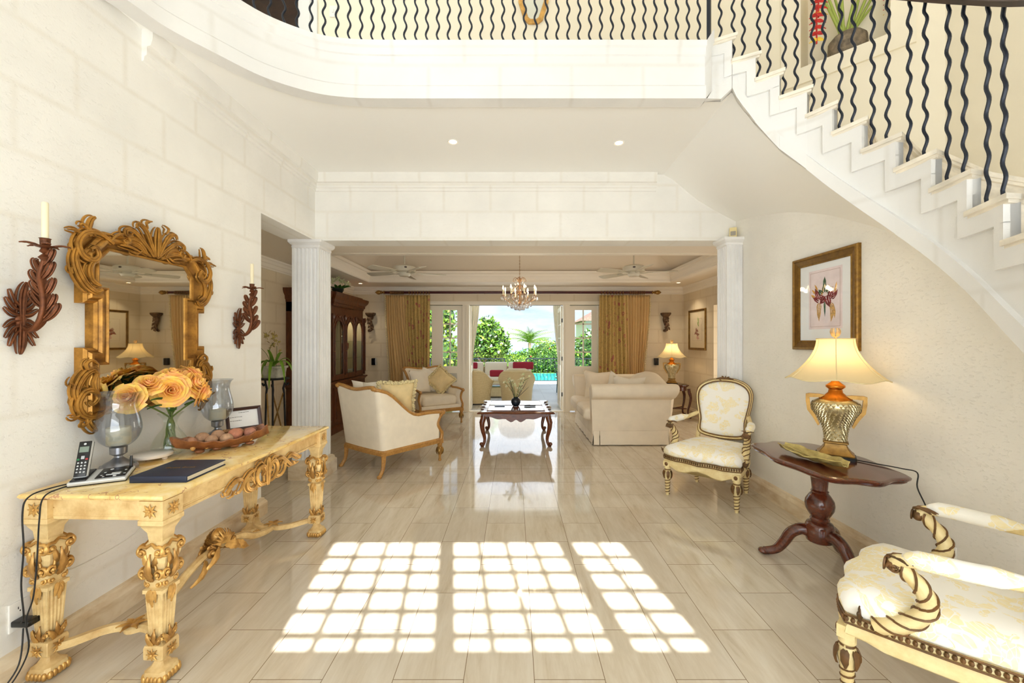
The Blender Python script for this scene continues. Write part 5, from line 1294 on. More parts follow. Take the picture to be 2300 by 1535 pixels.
    bl = MB(); bl.sphere((0, 0, .64), (.03, .03, .04), 12, 8); bl.lathe([(.014, .53), (.014, .61)], 10); bl.build('bulb', emit_mat('lamp_bulb', (255, 214, 150), 14), t)
    return t
def shade_mat():
    m = bpy.data.materials.new('cream_silk_shade'); m.use_nodes = True; t = NT(m); MATS['cream_silk_shade'] = m
    d = t.n('ShaderNodeBsdfDiffuse', {'Color': s2l((246, 232, 192))}); tl = t.n('ShaderNodeBsdfTranslucent', {'Color': s2l((250, 232, 184))}); mx_ = t.n('ShaderNodeMixShader', {0: .5, 1: d.outputs[0], 2: tl.outputs[0]})
    out = [n for n in t.t.nodes if n.type == 'OUTPUT_MATERIAL'][0]; t.l(mx_.outputs[0], out.inputs['Surface']); return m
SHADE = shade_mat()
lamp1 = table_lamp('table lamp with cream bell shade on the pedestal table under the orchid picture', (2.10, 2.68, .702), -.64)
lamp2 = dup(lamp1, (3.02, 7.85, .645), -.36, 'distant lit table lamp on the small table in the far room corner')
for p, e in (((2.10, 2.68, 1.352), 3.2), ((3.02, 7.85, 1.29), 6.0)): add_light('lamp_glow', 'POINT', p, e, (1, .78, .48), size=.04)
sd = thing('side_table', 'small cherry side table with cabriole legs under the far lamp', 'table', (3.05, 7.92, 0))
m = MB(); m.rings([[(x*.95, y*.62, z) for x, y in turtle(k)] for k, z in ((-.02, .60), (.0, .612), (.02, .625), (.02, .64), (.0, .645))]); m.at((0, 0, 0), (0, 0, PI/2)); m.rings([[(x*.85, y*.55, z) for x, y in turtle(0)] for z in (.53, .61)]); 
m.at(); 
o_ = m.build('table_top', MAHOG, sd, angle=.6)
for sx_ in (-1, 1):
    for sy_ in (-1, 1): cab_leg(sd, sx_*.27, sy_*.13, .56, .026, MAHOG, sx_, sy_*.5)
m = MB(); m.tube([(-.24, -.11, .18), (0, 0, .17), (.24, .11, .18)], .012, 6); m.tube([(-.24, .11, .18), (0, 0, .17), (.24, -.11, .18)], .012, 6); m.build('stretcher', MAHOG, sd)
# leaf dish on the pedestal table
ld = thing('leaf_dish', 'green gold leaf shaped dish on the pedestal table', 'dish', (1.89, 2.60, .703), -1.42)
m = MB()
def dish(u, v):
    s = (v-.5)*2; x = (u-.5)*.46; w_ = .085*math.sin(PI*(u*.9+.05))**.6*(.86+.14*abs(math.cos(u*PI*5))); lift = .012+.03*abs(s)**2+.02*abs(u-.5)*2
    return Vector((x-abs(s)*.012, s*w_, lift+.005*math.cos(s*9+u*20)*(1-abs(s)*.3)))
m.sheet(dish, 40, 16, .006); m.tube([(-.23+.46*i/12, 0, .024+.02*abs(i/12-.5)*2) for i in range(13)], .004, 6); m.build('dish', gilt('olive_gold', (206, 190, 122), (140, 122, 62), .4, .35, 20), ld, angle=1.2)
# ---------------------------------------------------------------- things on the console table (marble at z = .81)
TZ = .8105
def hurricane(label, x, y, cyl):
    t = thing('hurricane_lamp', label, 'candle holder', (x, y, TZ), 0, None)
    m = MB(); oct_ = [(.082*math.cos(PI/8+k*PI/4), .082*math.sin(PI/8+k*PI/4)) for k in range(8)]
    m.rings([[(a*k, b*k, z) for a, b in oct_] for k, z in ((1, 0), (1, .012), (.94, .016), (.92, .022), (.8, .024))])
    m.lathe([(.066, .022), (.058, .032), (.034, .045), (.018, .06), (.016, .068), (.026, .074), (.034, .08), (.035, .112), (.033, .114), (.02, .114)], 28); m.build('pewter_base', PEWTER, t, angle=.5)
    pr = [(.02, .113), (.045, .12), (.072, .145), (.088, .18), (.092, .215), (.085, .26), (.074, .305), (.070, .335), (.076, .37), (.092, .392)]
    c = [(p.x, p.z) for p in catmull([(r, 0, z) for r, z in pr], 4)]
    g = MB(); g.lathe(c+[(r-.0025, z) for r, z in reversed(c)], 36, cap=False); g.build('glass_shade', HURR, t, angle=1.3)
    w = MB(); w.lathe([(.045, .125), (.048, .13), (.048, .20+cyl), (.045, .203+cyl), (.01, .20+cyl)], 24); w.build('candle', WAX, t)
    return t
hurricane('grey glass hurricane candle lamp behind the phone at the near end of the console', -2.012, 2.09, .01)
h2 = hurricane('grey glass hurricane candle lamp beside the small framed notice', -2.0, 2.77, -.01)
cst = thing('marble_trivet', 'round white marble trivet on small feet behind the near hurricane lamp', 'trivet', (-2.0, 2.27, TZ)); m = MB(); m.lathe([(.085, .012), (.092, .016), (.094, .03), (.088, .034), (.01, .034)], 36)
for k in range(3): m.lathe([(.012, 0), (.014, .014)], 10, (.07*math.cos(k*2.1), .07*math.sin(k*2.1), 0))
m.build('disc', mat('white_marble', (240, 232, 222), .2, var=.05), cst)
# vase with roses
gv = thing('glass_vase', 'clear glass vase holding the yellow roses', 'vase', (-1.99, 2.38, TZ))
c = [(p.x, p.z) for p in catmull([(.055, .003), (.085, .02), (.09, .05), (.07, .10), (.04, .145), (.032, .18), (.045, .215), (.062, .235)] if 0 else [(r, 0, z) for r, z in [(.055, .003), (.085, .02), (.09, .05), (.07, .10), (.04, .145), (.032, .18), (.045, .215), (.062, .235)]], 4)]
g = MB(); g.lathe([(.01, .002)]+c+[(r-.003, z+.002) for r, z in reversed(c)], 32, cap=False); g.build('glass', CLEAR, gv, angle=1.3)
def rose(label, c, r, tilt, seed):
    rnd = random.Random(seed); o = thing('rose', label, 'flower', c, 0, None)
    m = MB(); M = Vector(tilt).normalized().to_track_quat('Z', 'Y').to_matrix().to_4x4()
    for ring, (n, rad, hgt, op) in enumerate([(3, .13, .60, .02), (4, .25, .60, .10), (5, .40, .56, .24), (5, .55, .48, .42), (6, .70, .36, .66), (7, .84, .22, .95)]):
        for k in range(n):
            a0 = 2*PI*k/n+ring*.7+rnd.uniform(-.15, .15); wd_ = PI/n*1.55+rnd.uniform(0, .12)
            def pet(u, v, a0=a0, wd_=wd_, rad=rad, hgt=hgt, op=op, rr=rnd.uniform(.9, 1.1), wv=rnd.uniform(0, 6)):
                s = (v-.5)*2; a = a0+s*wd_*(1-.15*u); q = rad*rr*(.30+.70*math.sin(u*PI*.5))+op*.30*u*u+.03*math.sin(5*s+wv)*u
                z = -.25+hgt*1.3*u*(1-.22*s*s)-op*.25*u**3+.04*math.cos(4*s+wv)*u
                return M @ Vector((r*q*math.cos(a), r*q*math.sin(a), r*z))
            m.sheet(pet, 6, 6, .0012)
    m.build('petals', ROSE, o, angle=1.5)
    s_ = MB()
    for k in range(5):
        fr = M @ WF((0, 0, -.3*r), (1, 0, 0), (0, 1, 0), (0, 0, 1)); leaf(s_, fr, (0, 0), k*1.25, r*.8, r*.15, .2, 1, nu=5)
    s_.build('sepals', GREENS[2], o, angle=1.4); return o
gx, gy = -1.99, 2.38
roses = [('large pink edged rose facing out at the front of the bouquet', (.06, -.07, .375), .088, (.9, -.75, .1)),
         ('full yellow rose at the left of the bouquet', (-.02, -.24, .36), .075, (.3, -1, .35)), ('rose above the left rose beside the mirror glass', (.0, -.14, .42), .07, (.5, -.5, .8)),
         ('rose at the top centre of the bouquet', (.03, -.02, .455), .075, (.4, -.1, 1)), ('pink yellow rose right of the large front rose', (.09, .07, .40), .078, (1, .1, .35)),
         ('upper right rose standing highest over the frame', (.04, .125, .45), .07, (.5, .7, .7)), ('lower right drooping rose of the bouquet', (.09, .13, .335), .078, (.9, .6, -.35)), ('small rose at the upper middle right', (.0, .10, .46), .06, (.2, .3, 1))]
for i, (lb, (x, y, z), r, t_) in enumerate(roses): rose('yellow artificial rose: '+lb if 0 else lb, (gx+x, gy+y, TZ+z), r, t_, i+3)
sm = thing('rose_greenery', 'looped green rose stems and leaves inside the glass vase', 'stems', (gx, gy, TZ)); m = MB(); lv = MB(); rnd = random.Random(2)
for i, (lb, (x, y, z), r, t_) in enumerate(roses):
    a = i*.8; m.tube(catmull([(x, y, z-.02), (x*.5, y*.5, z*.8), (.01*math.cos(a), .01*math.sin(a), .19), (.018*math.cos(a+1), .02*math.sin(a+1), .10), (.03*math.cos(a+2), .03*math.sin(a+2), .04), (.03*math.cos(a+3.4), .03*math.sin(a+3.4), .05), (.015*math.cos(a+4), .015*math.sin(a+4), .12)], 4), .0045, 6)
for x, y, z, a, l_ in ((.03, -.10, .29, -2.2, .09), (.05, .05, .27, .2, .08), (.04, -.03, .25, -.9, .07), (.02, .10, .30, .9, .08), (.05, -.12, .33, -1.6, .07)):
    leaf(lv, WF((x, y, z), (.3, 0, 0.2), (0, 1, 0), (.6, 0, .8)), (0, 0), a, l_, .03, .4, 1, nu=6, th=.0015)
m.build('stems', STEM, sm); lv.build('leaves', GREENS[2], sm, angle=1.4)
# bowl with dried pods
bw = thing('leaf_bowl', 'long brown leaf shaped wooden bowl on the console', 'bowl', (-1.765, 2.50, TZ), math.radians(52))
BWD = gilt('rustic_brown_glaze', (158, 100, 58), (96, 56, 32), .45, .1, 25)
def bowl(u, v):
    s = (v-.5)*2; x = (u-.5)*.48; w_ = .105*math.sin(PI*(u*.92+.04))**.65*(1+.05*math.cos(u*PI*9)); z = .012+.055*abs(s)**2.2+.05*abs(u-.5)**2*4*.8+.004*math.sin(u*40)*abs(s)
    return Vector((x+.01*math.cos(s*3), s*w_, z))
m = MB(); m.sheet(bowl, 48, 18, .007)
for x in (-.13, -.045, .045, .13):
    for sg in (-1, 1): m.sphere((x, sg*.035, .012), (.025, .018, .012), 10, 6)
m.build('bowl', BWD, bw, angle=1.2)
bR = Matrix.Translation(bw.location) @ Matrix.Rotation(bw.rotation_euler.z, 4, 'Z')
balls = [(-.165, -.01, .055, .032, (178, 128, 98)), (-.105, .02, .062, .040, (172, 132, 100)), (-.075, -.048, .055, .034, (178, 138, 106)), (-.02, .045, .062, .038, (174, 136, 106)), (.0, -.055, .05, .036, (180, 142, 110)), (.055, -.015, .062, .042, (184, 120, 92)), (.085, .04, .06, .034, (176, 120, 84)), (.135, -.02, .062, .034, (176, 118, 94)), (-.185, .03, .06, .024, (150, 102, 74)), (.165, .025, .066, .026, (140, 92, 70))]
lbs = ['reddish dried seed ball at the near end of the brown bowl', 'big tan seed ball at the back near end of the bowl', 'tan seed ball in front low at the near end', 'tan ball at the back centre of the brown bowl', 'round tan ball resting on the front rim of the bowl', 'cracked red brown ball in the middle front of the bowl', 'tan ball at the back right of the bowl', 'reddish ball at the far end of the bowl', 'small dark ball tucked in the bowl tip nearest the phone', 'small dark ball in the far tip of the bowl']
for i, (x, y, z, r, c_) in enumerate(balls):
    p = bR @ Vector((x, y*.8, z+.012)); o = MB().sphere((0, 0, 0), (r, r*.95, r*.9), 18, 12).build('dried_seed_ball', mat('seed_%d' % i, c_, .75, var=.15, vscale=30, bump=.6, bscale=90, bdist=.003), loc=p, rotz=i); tag(o, lbs[i], 'dried pod')
pd = thing('lotus_pod', 'dry holed seed pod among the balls at the back of the bowl', 'dried pod', bR @ Vector((.03, .055, .085)), .4)
m = MB(); m.lathe([(.004, -.05), (.01, -.02), (.03, .0), (.032, .008), (.026, .01)], 16); 
for k in range(7): m.sphere((.017*math.cos(k*.9), .017*math.sin(k*.9), .011), .0035, 6, 4)
m.build('pod', mat('pod_brown', (140, 100, 60), .8, bump=.5), pd)
pb = MB(); rnd = random.Random(9)
for k in range(34): pb.sphere((rnd.uniform(-.17, .17), rnd.uniform(-.05, .05), rnd.uniform(.032, .045)), rnd.uniform(.009, .014), 8, 5)
o = pb.build('dried_filler', mat('yellow_brown_filler', (196, 150, 84), .8, var=.2, vscale=50), loc=bw.location, rotz=bw.rotation_euler.z); o['kind'] = 'stuff'; tag(o, 'small yellow brown dried pieces filling the bottom of the bowl', 'potpourri')
# guest book
gb = thing('guest_book', 'dark navy leather book lying on the front of the console', 'book', (-1.635, 2.015, TZ), math.radians(92))
m = MB(); m.rbox((0, 0, .003), (.27, .255, .006), .002, 2); m.rbox((0, 0, .027), (.27, .255, .006), .002, 2); m.rbox((-.131, 0, .015), (.010, .255, .030), .004, 2); m.build('cover', mat('navy_leather', (28, 38, 62), .45, bump=.2, bscale=300, bdist=.001), gb, angle=.6)
MB().box((-.125, -.122, .006), (.128, .122, .024)).build('pages', mat('page_edges', (232, 222, 196), .8, var=.1, vscale=4, vstretch=(1, 1, 60)), gb, smooth=False)
text('Guest Book', .028, BRASS, gb, (.0, .0, .0302), (0, 0, -PI/2+.1), 'gold_lettering')
# phone
ph = thing('cordless_phone', 'black and silver cordless phone standing in its base on the console', 'phone', (-1.935, 1.905, TZ), math.radians(28))
m = MB(); M0 = Matrix.Rotation(math.radians(9), 4, 'X'); m.setm(Matrix.Translation((0, 0, .022)) @ M0); m.rbox((.02, 0, 0), (.20, .13, .018), .006)
m.build('base', SILVERP, ph); m = MB(); m.setm(Matrix.Translation((0, 0, .0145)) @ M0); m.rbox((.02, .003, 0), (.202, .13, .012), .005); m.at(); m.rbox((-.06, .045, .012), (.06, .05, .024), .005); m.build('underside', BLACK, ph)
m = MB(); m.setm(Matrix.Translation((0, 0, .033)) @ M0); m.rbox((.06, 0, 0), (.105, .105, .004), .002); m.rbox((-.045, .0, .001), (.055, .12, .006), .003); m.build('black_panel', BLACK, ph)
m = MB(); m.setm(Matrix.Translation((0, 0, .036)) @ M0); m.rbox((.065, -.022, 0), (.05, .022, .004), .011); m.rbox((.075, -.047, 0), (.012, .010, .003), .002)
for x, y in ((.025, -.03), (.105, -.03), (.03, .0), (.10, .01), (.035, -.045)): m.rbox((x, y, 0), (.008, .006, .002), .001)
m.build('base_buttons', SILVERP, ph); m = MB(); m.setm(Matrix.Translation((0, 0, .0385)) @ M0); m.rbox((.05, -.022, 0), (.016, .016, .002), .008); m.build('round_button', BLACKM, ph)
m = MB(); m.tube([(.105, .055, .03), (.105, .062, .09)], [.007, .0055], 10); m.rbox((.10, .052, .034), (.03, .02, .014), .004); m.build('antenna', BLACK, ph)
HM = Matrix.Translation((-.047, -.028, .032)) @ Matrix.Rotation(math.radians(-24), 4, 'X')
m = MB(); m.setm(HM); m.rbox((0, .006, .082), (.050, .022, .168), .010, 4); hs = m.build('handset', SILVERP, ph, angle=.8)
m = MB(); m.setm(HM); m.rbox((0, -.0055, .083), (.043, .006, .16), .003); m.rbox((0, .018, .085), (.046, .01, .16), .005); m.build('face', BLACK, hs)
m = MB(); m.setm(HM); m.rbox((0, -.009, .125), (.032, .002, .026), .001); m.build('display', mat('lcd', (120, 134, 122), .3), hs)
m = MB(); m.setm(HM)
for x in (-.012, 0, .012):
    for z in (.022, .036, .050, .064): m.rbox((x, -.0095, z), (.007, .002, .005), .001, 2)
m.rbox((0, -.0095, .088), (.012, .002, .015), .001, 2); m.build('keys', mat('grey_key_print', (176, 180, 184), .5), hs)
m = MB(); m.setm(HM); m.rbox((-.014, -.0095, .080), (.009, .002, .008), .001, 2); m.build('green_key', mat('green_key', (30, 120, 70), .4), hs); m = MB(); m.setm(HM); m.rbox((.014, -.0095, .080), (.009, .002, .008), .001, 2); m.build('red_key', mat('red_key', (160, 30, 30), .4), hs)
m = MB(); m.setm(HM); m.sphere((0, -.009, .150), (.005, .0015, .005), 10, 6); m.setm(Matrix.Translation((0, 0, .0365)) @ M0); m.sphere((.045, .03, 0), (.007, .007, .0015), 10, 6); m.build('logo_dot', mat('pale_logo', (210, 214, 216), .3), hs)
k_ = 0
for r_, row in enumerate(('123', '456', '789', '*0#')):
    for c_, ch in enumerate(row):
        o = text(ch, .011, mat('key_white', (230, 232, 232), .4), hs, HM @ Vector((-.012+.012*c_, -.0107, .064-.014*r_)), (PI/2-math.radians(24), 0, 0), 'digit', .0002)
# framed notice
fn = thing('framed_notice', 'small dark framed notice standing at the far end of the console', 'frame', (-1.965, 3.0, TZ+.004), math.radians(52))
Mt = Matrix.Rotation(math.radians(-16), 4, 'X'); m = MB(); m.setm(Mt); w_, h_ = .115, .165
m.sweep([(-w_, 0, 0), (w_, 0, 0), (w_, 0, h_), (-w_, 0, h_)], [(0, 0), (0, .014), (.008, .018), (.022, .010), (.022, 0)], (0, -1, 0), closed=True); m.box((-w_+.02, .0, .02), (w_-.02, .006, h_-.02)); m.build('frame', mat('dark_espresso', (60, 34, 32), .35), fn, angle=.4)
m = MB(); m.setm(Matrix.Translation((0, 0, 0))); m.tube([(0, .045, .11), (0, .095, .0)], [.008, .008], 6); m.build('easel_leg', BLACKM, fn)
m = MB(); m.setm(Mt); m.box((-w_+.02, -.003, .02), (w_-.02, -.001, h_-.02)); pc = m.build('paper', mat('paper_white', (240, 242, 246), .6), fn, smooth=False)
ink = mat('grey_ink', (70, 70, 80), .7); m = MB(); m.setm(Mt); rnd = random.Random(1)
for z, x0, x1 in ((.128, -.03, .035), (.098, -.088, -.01), (.072, -.088, -.015)):
    x = x0
    while x < x1: l_ = rnd.uniform(.006, .016); m.box((x, -.0036, z-.0016), (min(x+l_, x1), -.003, z+.0012)); x += l_+.003
m.build('faint_text_lines', ink, fn, smooth=False)
# cables, sockets
def cable(name, label, pts, r, m_, cat='cable', n=6):
    o = MB().tube(catmull(pts, n), r, 6).build(name, m_); return tag(o, label, cat)
cable('phone_cord', 'thin black phone cord hanging left over the near console end', [(-1.97, 1.93, .815), (-2.03, 1.80, .816), (-2.03, 1.715, .806), (-2.035, 1.70, .74), (-2.03, 1.70, .6), (-2.04, 1.70, .45), (-2.03, 1.70, .33), (-2.06, 1.72, .285), (-2.10, 1.745, .26)], .003, BLACKM)
cable('phone_cord', 'black phone cord hanging right over the near console end', [(-1.96, 1.915, .815), (-1.985, 1.80, .816), (-1.965, 1.715, .806), (-1.965, 1.70, .72), (-1.975, 1.70, .55), (-1.99, 1.70, .40), (-2.02, 1.70, .30), (-2.0, 1.69, .18), (-2.03, 1.64, .06), (-2.06, 1.55, .02), (-2.05, 1.42, .004)], .003, BLACKM)
cable('floor_cord', 'black cords trailing on the floor below the wall socket', [(-2.085, 1.745, .24), (-2.05, 1.70, .12), (-2.06, 1.64, .04), (-2.02, 1.56, .004), (-1.96, 1.60, .004), (-1.93, 1.52, .004), (-1.98, 1.40, .004)], .003, BLACKM)
cable('cable', 'thin white cord looping on the wall under the console', [(-2.124, 2.25, .80), (-2.124, 2.33, .72), (-2.124, 2.42, .60), (-2.124, 2.43, .48), (-2.124, 2.30, .38), (-2.124, 2.05, .36), (-2.124, 1.93, .37)], .0028, WHITEP)
def socket(label, loc, rz):
    t = thing('wall_socket', label, 'socket', loc, rz); m = MB(); m.rbox((0, -.004, 0), (.078, .008, .122), .004); m.build('plate', WHITEP, t)
    m = MB()
    for z in (-.028, .028):
        for x, h in ((-.007, .010), (.007, .012)): m.cbox((x, -.0085, z+.004), (.0025, .001, h))
        m.sphere((0, -.008, z-.010), (.003, .0015, .003), 8, 5)
    m.build('slots', BLACKM, t, smooth=False); return t
socket('white wall socket low on the wall behind the console near leg', (LW, 1.765, .285), ROT_L)
ad = thing('power_adapter', 'black plug adapter in the socket behind the console', 'plug', (LW+.014, 1.755, .262), ROT_L); MB().rbox((0, -.03, 0), (.05, .075, .026), .006).build('body', BLACK, ad)
socket('white wall socket with black plug on the right wall behind the corner armchair', (RW, 2.24, .29), ROT_R)
ad = thing('lamp_plug', 'small black plug in the right wall socket', 'plug', (RW-.009, 2.25, .315), ROT_R); MB().rbox((0, -.018, 0), (.028, .032, .024), .005).build('body', BLACK, ad)
cable('cable', 'black lamp cord hanging from the pedestal table to the right wall socket', [(2.17, 2.60, .708), (2.22, 2.52, .709), (2.29, 2.42, .709), (2.33, 2.37, .70), (2.32, 2.36, .62), (2.34, 2.33, .52), (2.345, 2.29, .40), (2.35, 2.26, .33), (2.352, 2.25, .316)], .0035, BLACKM)
socket('small white wall socket low in the far right corner', (FRX, 7.72, .32), ROT_R)

# ---------------------------------------------------------------- pictures
def picture(label, loc, rz, w_, h_, fw, fm, mats, flower, seed=1, inner=None):
    t = thing('framed_picture', label, 'picture', loc, rz); m = MB(); hw, hh = w_/2, h_/2
    m.sweep([(-hw, 0, -hh), (hw, 0, -hh), (hw, 0, hh), (-hw, 0, hh)], [(0, 0), (0, .022), (.006, .03), (fw*.25, .032), (fw*.35, .024), (fw*.8, .014), (fw*.88, .018), (fw, .014), (fw, 0)], (0, -1, 0), closed=True); m.build('frame', fm, t, angle=.35)
    MB().box((-hw+fw*.9, -.008, -hh+fw*.9), (hw-fw*.9, -.002, hh-fw*.9)).build('mat_board', mats[0], t, smooth=False)
    iw, ih, ix, iz = inner; MB().box((ix-iw/2, -.0095, iz-ih/2), (ix+iw/2, -.0075, iz+ih/2)).build('print_sheet', mats[1], t, smooth=False)
    ln = MB(); q = .018
    ln.sweep([(ix-iw/2+q, 0, iz-ih/2+q), (ix+iw/2-q, 0, iz-ih/2+q), (ix+iw/2-q, 0, iz+ih/2-q), (ix-iw/2+q, 0, iz+ih/2-q)], [(0, .0095), (0, .0102), (.002, .0102), (.002, .0095)], (0, -1, 0), closed=True); ln.build('border_line', mats[2], t, smooth=False)
    for nm, m_, items in flower:
        b = MB(); f = WF((ix, -.0098, iz), (1, 0, 0), (0, 0, 1), (0, -1, 0))
        for (x, z, a, l_, ww, bd) in items: leaf(b, f, (x, z), a, l_, ww, 0.0, 2, nu=8, th=.0003, bendang=bd, ridge=.02)
        b.build(nm, m_, t, angle=1.4)
    g = MB().box((-hw+fw*.9, -.0125, -hh+fw*.9), (hw-fw*.9, -.0115, hh-fw*.9)).build('glazing', thin_glass('picture_glass', (1, 1, 1), .04) if 'picture_glass' not in MATS else MATS['picture_glass'], t, smooth=False)
    return t
FRM = gilt('bronze_gold_frame', (150, 112, 44), (96, 64, 26), .42, .55, 30)
GRN = mat('print_green', (48, 84, 52), .8); MAR = mat('print_maroon', (124, 34, 40), .8, var=.3, vscale=60); OCH = mat('print_ochre', (206, 152, 66), .8, var=.3, vscale=60); TAN_ = mat('print_tan', (196, 156, 96), .8, var=.25, vscale=80)
fl1 = [('green_leaves', GRN, [(.0, .09, PI/2, .08, .018, 0), (-.03, .04, 2.3, .05, .022, 0), (.02, .05, .6, .06, .022, 0), (0, .05, PI/2, .07, .03, 0), (0, -.02, -PI/2, .12, .010, .05)]),
       ('maroon_petals', MAR, [(-.06, .0, 1.9, .10, .026, .2), (.05, .0, 1.3, .09, .03, -.2), (.02, .02, -1.2, .10, .036, 0), (-.06, -.01, 2.7, .07, .022, 0), (.07, .0, .5, .08, .02, .6), (-.05, .02, -.4, .08, .022, 0), (.0, .01, -2.4, .07, .03, 0)]),
       ('ochre_petals', OCH, [(-.075, .07, 1.95, .06, .010, .3), (.10, .04, 1.35, .08, .010, 0), (-.10, .02, 2.8, .05, .012, -.4), (-.03, .03, 1.2, .08, .010, .4), (.06, .05, 1.9, .06, .009, 0), (-.10, .05, 2.2, .05, .010, .4)]),
       ('tan_petals', TAN_, [(-.055, -.03, -1.65, .14, .026, .12), (.07, -.05, -1.4, .13, .022, -.5), (.06, -.04, -.9, .12, .020, -.7)])]
PAPER = mat('mat_white', (240, 242, 244), .7); PINKP = mat('pink_print', (236, 222, 224), .8, var=.05, vscale=9)
picture('framed orchid print in a bronze gold frame above the pedestal table lamp', (RW, 3.14, 1.765), ROT_R, .66, .745, .075, FRM, (PAPER, PINKP, mat('brown_line', (170, 130, 120), .8)), fl1, inner=(.335, .46, .01, .02))
fl2 = [('green_leaves', GREENS[1], [(.06, .12, 1.9, .14, .012, 0), (.03, .08, 1.3, .16, .012, .2), (.07, .06, 2.2, .12, .012, 0)]), ('red_birds', mat('print_brown_red', (140, 70, 56), .8, var=.3, vscale=40), [(-.06, .02, -.6, .13, .03, .3), (.0, -.02, -2.6, .14, .032, 0), (.06, -.10, 2.8, .14, .03, .2), (0, -.10, .2, .10, .02, -.2)]), ('rose_shade', mat('print_rose', (214, 160, 150), .8), [(-.02, -.14, -.3, .12, .03, 0), (.03, -.12, -1.6, .08, .03, 0)])]
picture('cream botanical print in a narrow gold frame on the far room right wall', (FRX, 7.86, 1.685), ROT_R, .72, .78, .045, BRASS, (mat('cream_mat', (232, 218, 190), .7), mat('cream_print', (236, 222, 196), .8), mat('brown_line2', (150, 110, 80), .8)), fl2, inner=(.42, .46, 0, 0))
ms = thing('motion_sensor', 'small cream motion sensor in the corner above the fluted pilaster', 'sensor', (2.335, 4.37, 2.615), -.5)
MB().rbox((0, -.018, 0), (.07, .036, .105), .008).build('case', mat('ivory_plastic', (232, 216, 160), .4), ms); MB().rbox((0, -.037, -.012), (.05, .004, .045), .002).build('lens', mat('sensor_lens', (160, 152, 138), .4), ms)

# ---------------------------------------------------------------- far room
def downlight(label, x, y, z, pw, group=None):
    t = thing('recessed_downlight', label, 'ceiling light', (x, y, z)); m = MB(); m.lathe([(.034, -.001), (.046, -.006), (.05, 0)], 24, cap=False); m.lathe([(.034, -.001), (.03, .02)], 24, cap=False); m.build('ring', WHITEP, t)
    MB().lathe([(.0335, -.0012), (.002, -.0013)], 20).build('lamp', emit_mat('halogen', (255, 226, 176), 9), t)
    add_light('downlight_beam', 'SPOT', (x, y, z-.03), pw, (1, .84, .6), (0, 0, 0), .03, spot_size=1.9, spot_blend=.8)
downlight('round downlight at the left of the white ceiling under the balcony', -.545, 3.68, CZ, 5); downlight('round downlight at the right of the white ceiling under the balcony', .948, 3.70, CZ, 5)
downlight('glowing downlight in the far left corner above the china cabinet', -2.97, 7.95, LZ, 15); downlight('glowing downlight in the far right corner above the bracket', 3.15, 7.85, LZ, 22)
def fan(label, x, y, rz):
    t = thing('ceiling_fan', label, 'ceiling fan', (x, y, 2.55), rz); m = MB(); m.lathe([(.012, .12), (.012, .76)], 12); m.lathe([(.05, .74), (.06, .77)], 20); m.build('downrod', FANW, t)
    m = MB(); m.lathe([(.03, .13), (.08, .12), (.15, .10), (.172, .085), (.176, .03), (.165, .012), (.09, .0), (.095, -.03), (.075, -.06), (.02, -.066)], 32); mo = m.build('motor', FANW, t, angle=.5)
    m = MB(); m.sphere((0, -.176, .06), (.022, .003, .013), 12, 6); m.build('badge', DKWOOD, mo)
    for k in range(5):
        a = k*2*PI/5; R = Matrix.Rotation(a, 4, 'Z'); b = MB(); b.setm(R @ Matrix.Rotation(math.radians(13), 4, 'X'))
        P = [(.20, -.045), (.30, -.062), (.60, -.072), (.65, -.06), (.66, 0), (.65, .06), (.60, .072), (.30, .062), (.20, .045)]; b.prism(P, -.004, .004); bo = b.build('blade', FANW, t, angle=.4)
        i = MB(); i.setm(R); i.tube([(.08, 0, -.01), (.14, .012, -.016), (.20, .02, -.008), (.26, .028, .002)], .007, 6); i.tube([(.08, 0, -.01), (.14, -.012, -.016), (.20, -.02, -.008), (.26, -.028, -.004)], .007, 6); i.cbox((.25, 0, -.006), (.08, .07, .006)); i.build('blade_iron', FANW, bo)
    return t
f1 = fan('left cream ceiling fan with five blades', -1.73, 6.5, .35); f2 = dup(f1, (1.90, 6.5, 2.55), -.25, 'right cream ceiling fan with five blades')
# chandelier
ch = thing('chandelier', 'crystal chandelier with lit candle bulbs hanging over the coffee table', 'chandelier', (.09, 6.3, 2.15))
m = MB()
for k in range(34):
    z = .30+k*.025; a = (k % 2)*PI/2; m.tube([(.007*math.cos(a)*math.cos(t), .007*math.sin(a)*math.cos(t), z+.016*math.sin(t)) for t in [j*PI/4 for j in range(8)]], .0022, 4, closed=True)
m.lathe([(.04, 1.15), (.05, 1.17)], 16); m.build('chain', BRASS, ch)
GB = gilt('rose_brass', (190, 150, 112), (120, 84, 60), .3, .8)
m = MB(); m.lathe([(.006, -.16), (.02, -.14), (.03, -.11), (.014, -.08), (.012, .0), (.028, .04), (.014, .09), (.01, .2), (.02, .24), (.008, .30)], 14)
for k in range(6):
    a = k*PI/3+.2; c, s_ = math.cos(a), math.sin(a); m.tube(catmull([(c*.01, s_*.01, .22), (c*.06, s_*.06, .29), (c*.10, s_*.10, .25), (c*.085, s_*.085, .22)], 4), .004, 5); m.tube(catmull([(c*.01, s_*.01, .18), (c*.08, s_*.08, .12), (c*.13, s_*.13, .02), (c*.08, s_*.08, -.08)], 4), .004, 5)
m.build('stem_frame', GB, ch)
def drop(mb, c, s_, l_): 
    x, y, z = c; mb.add([(x, y, z), (x-s_, y, z-l_*.6), (x, y-s_, z-l_*.6), (x+s_, y, z-l_*.6), (x, y+s_, z-l_*.6), (x, y, z-l_)], [(0, 1, 2), (0, 2, 3), (0, 3, 4), (0, 4, 1), (5, 2, 1), (5, 3, 2), (5, 4, 3), (5, 1, 4)])
cnt = 0
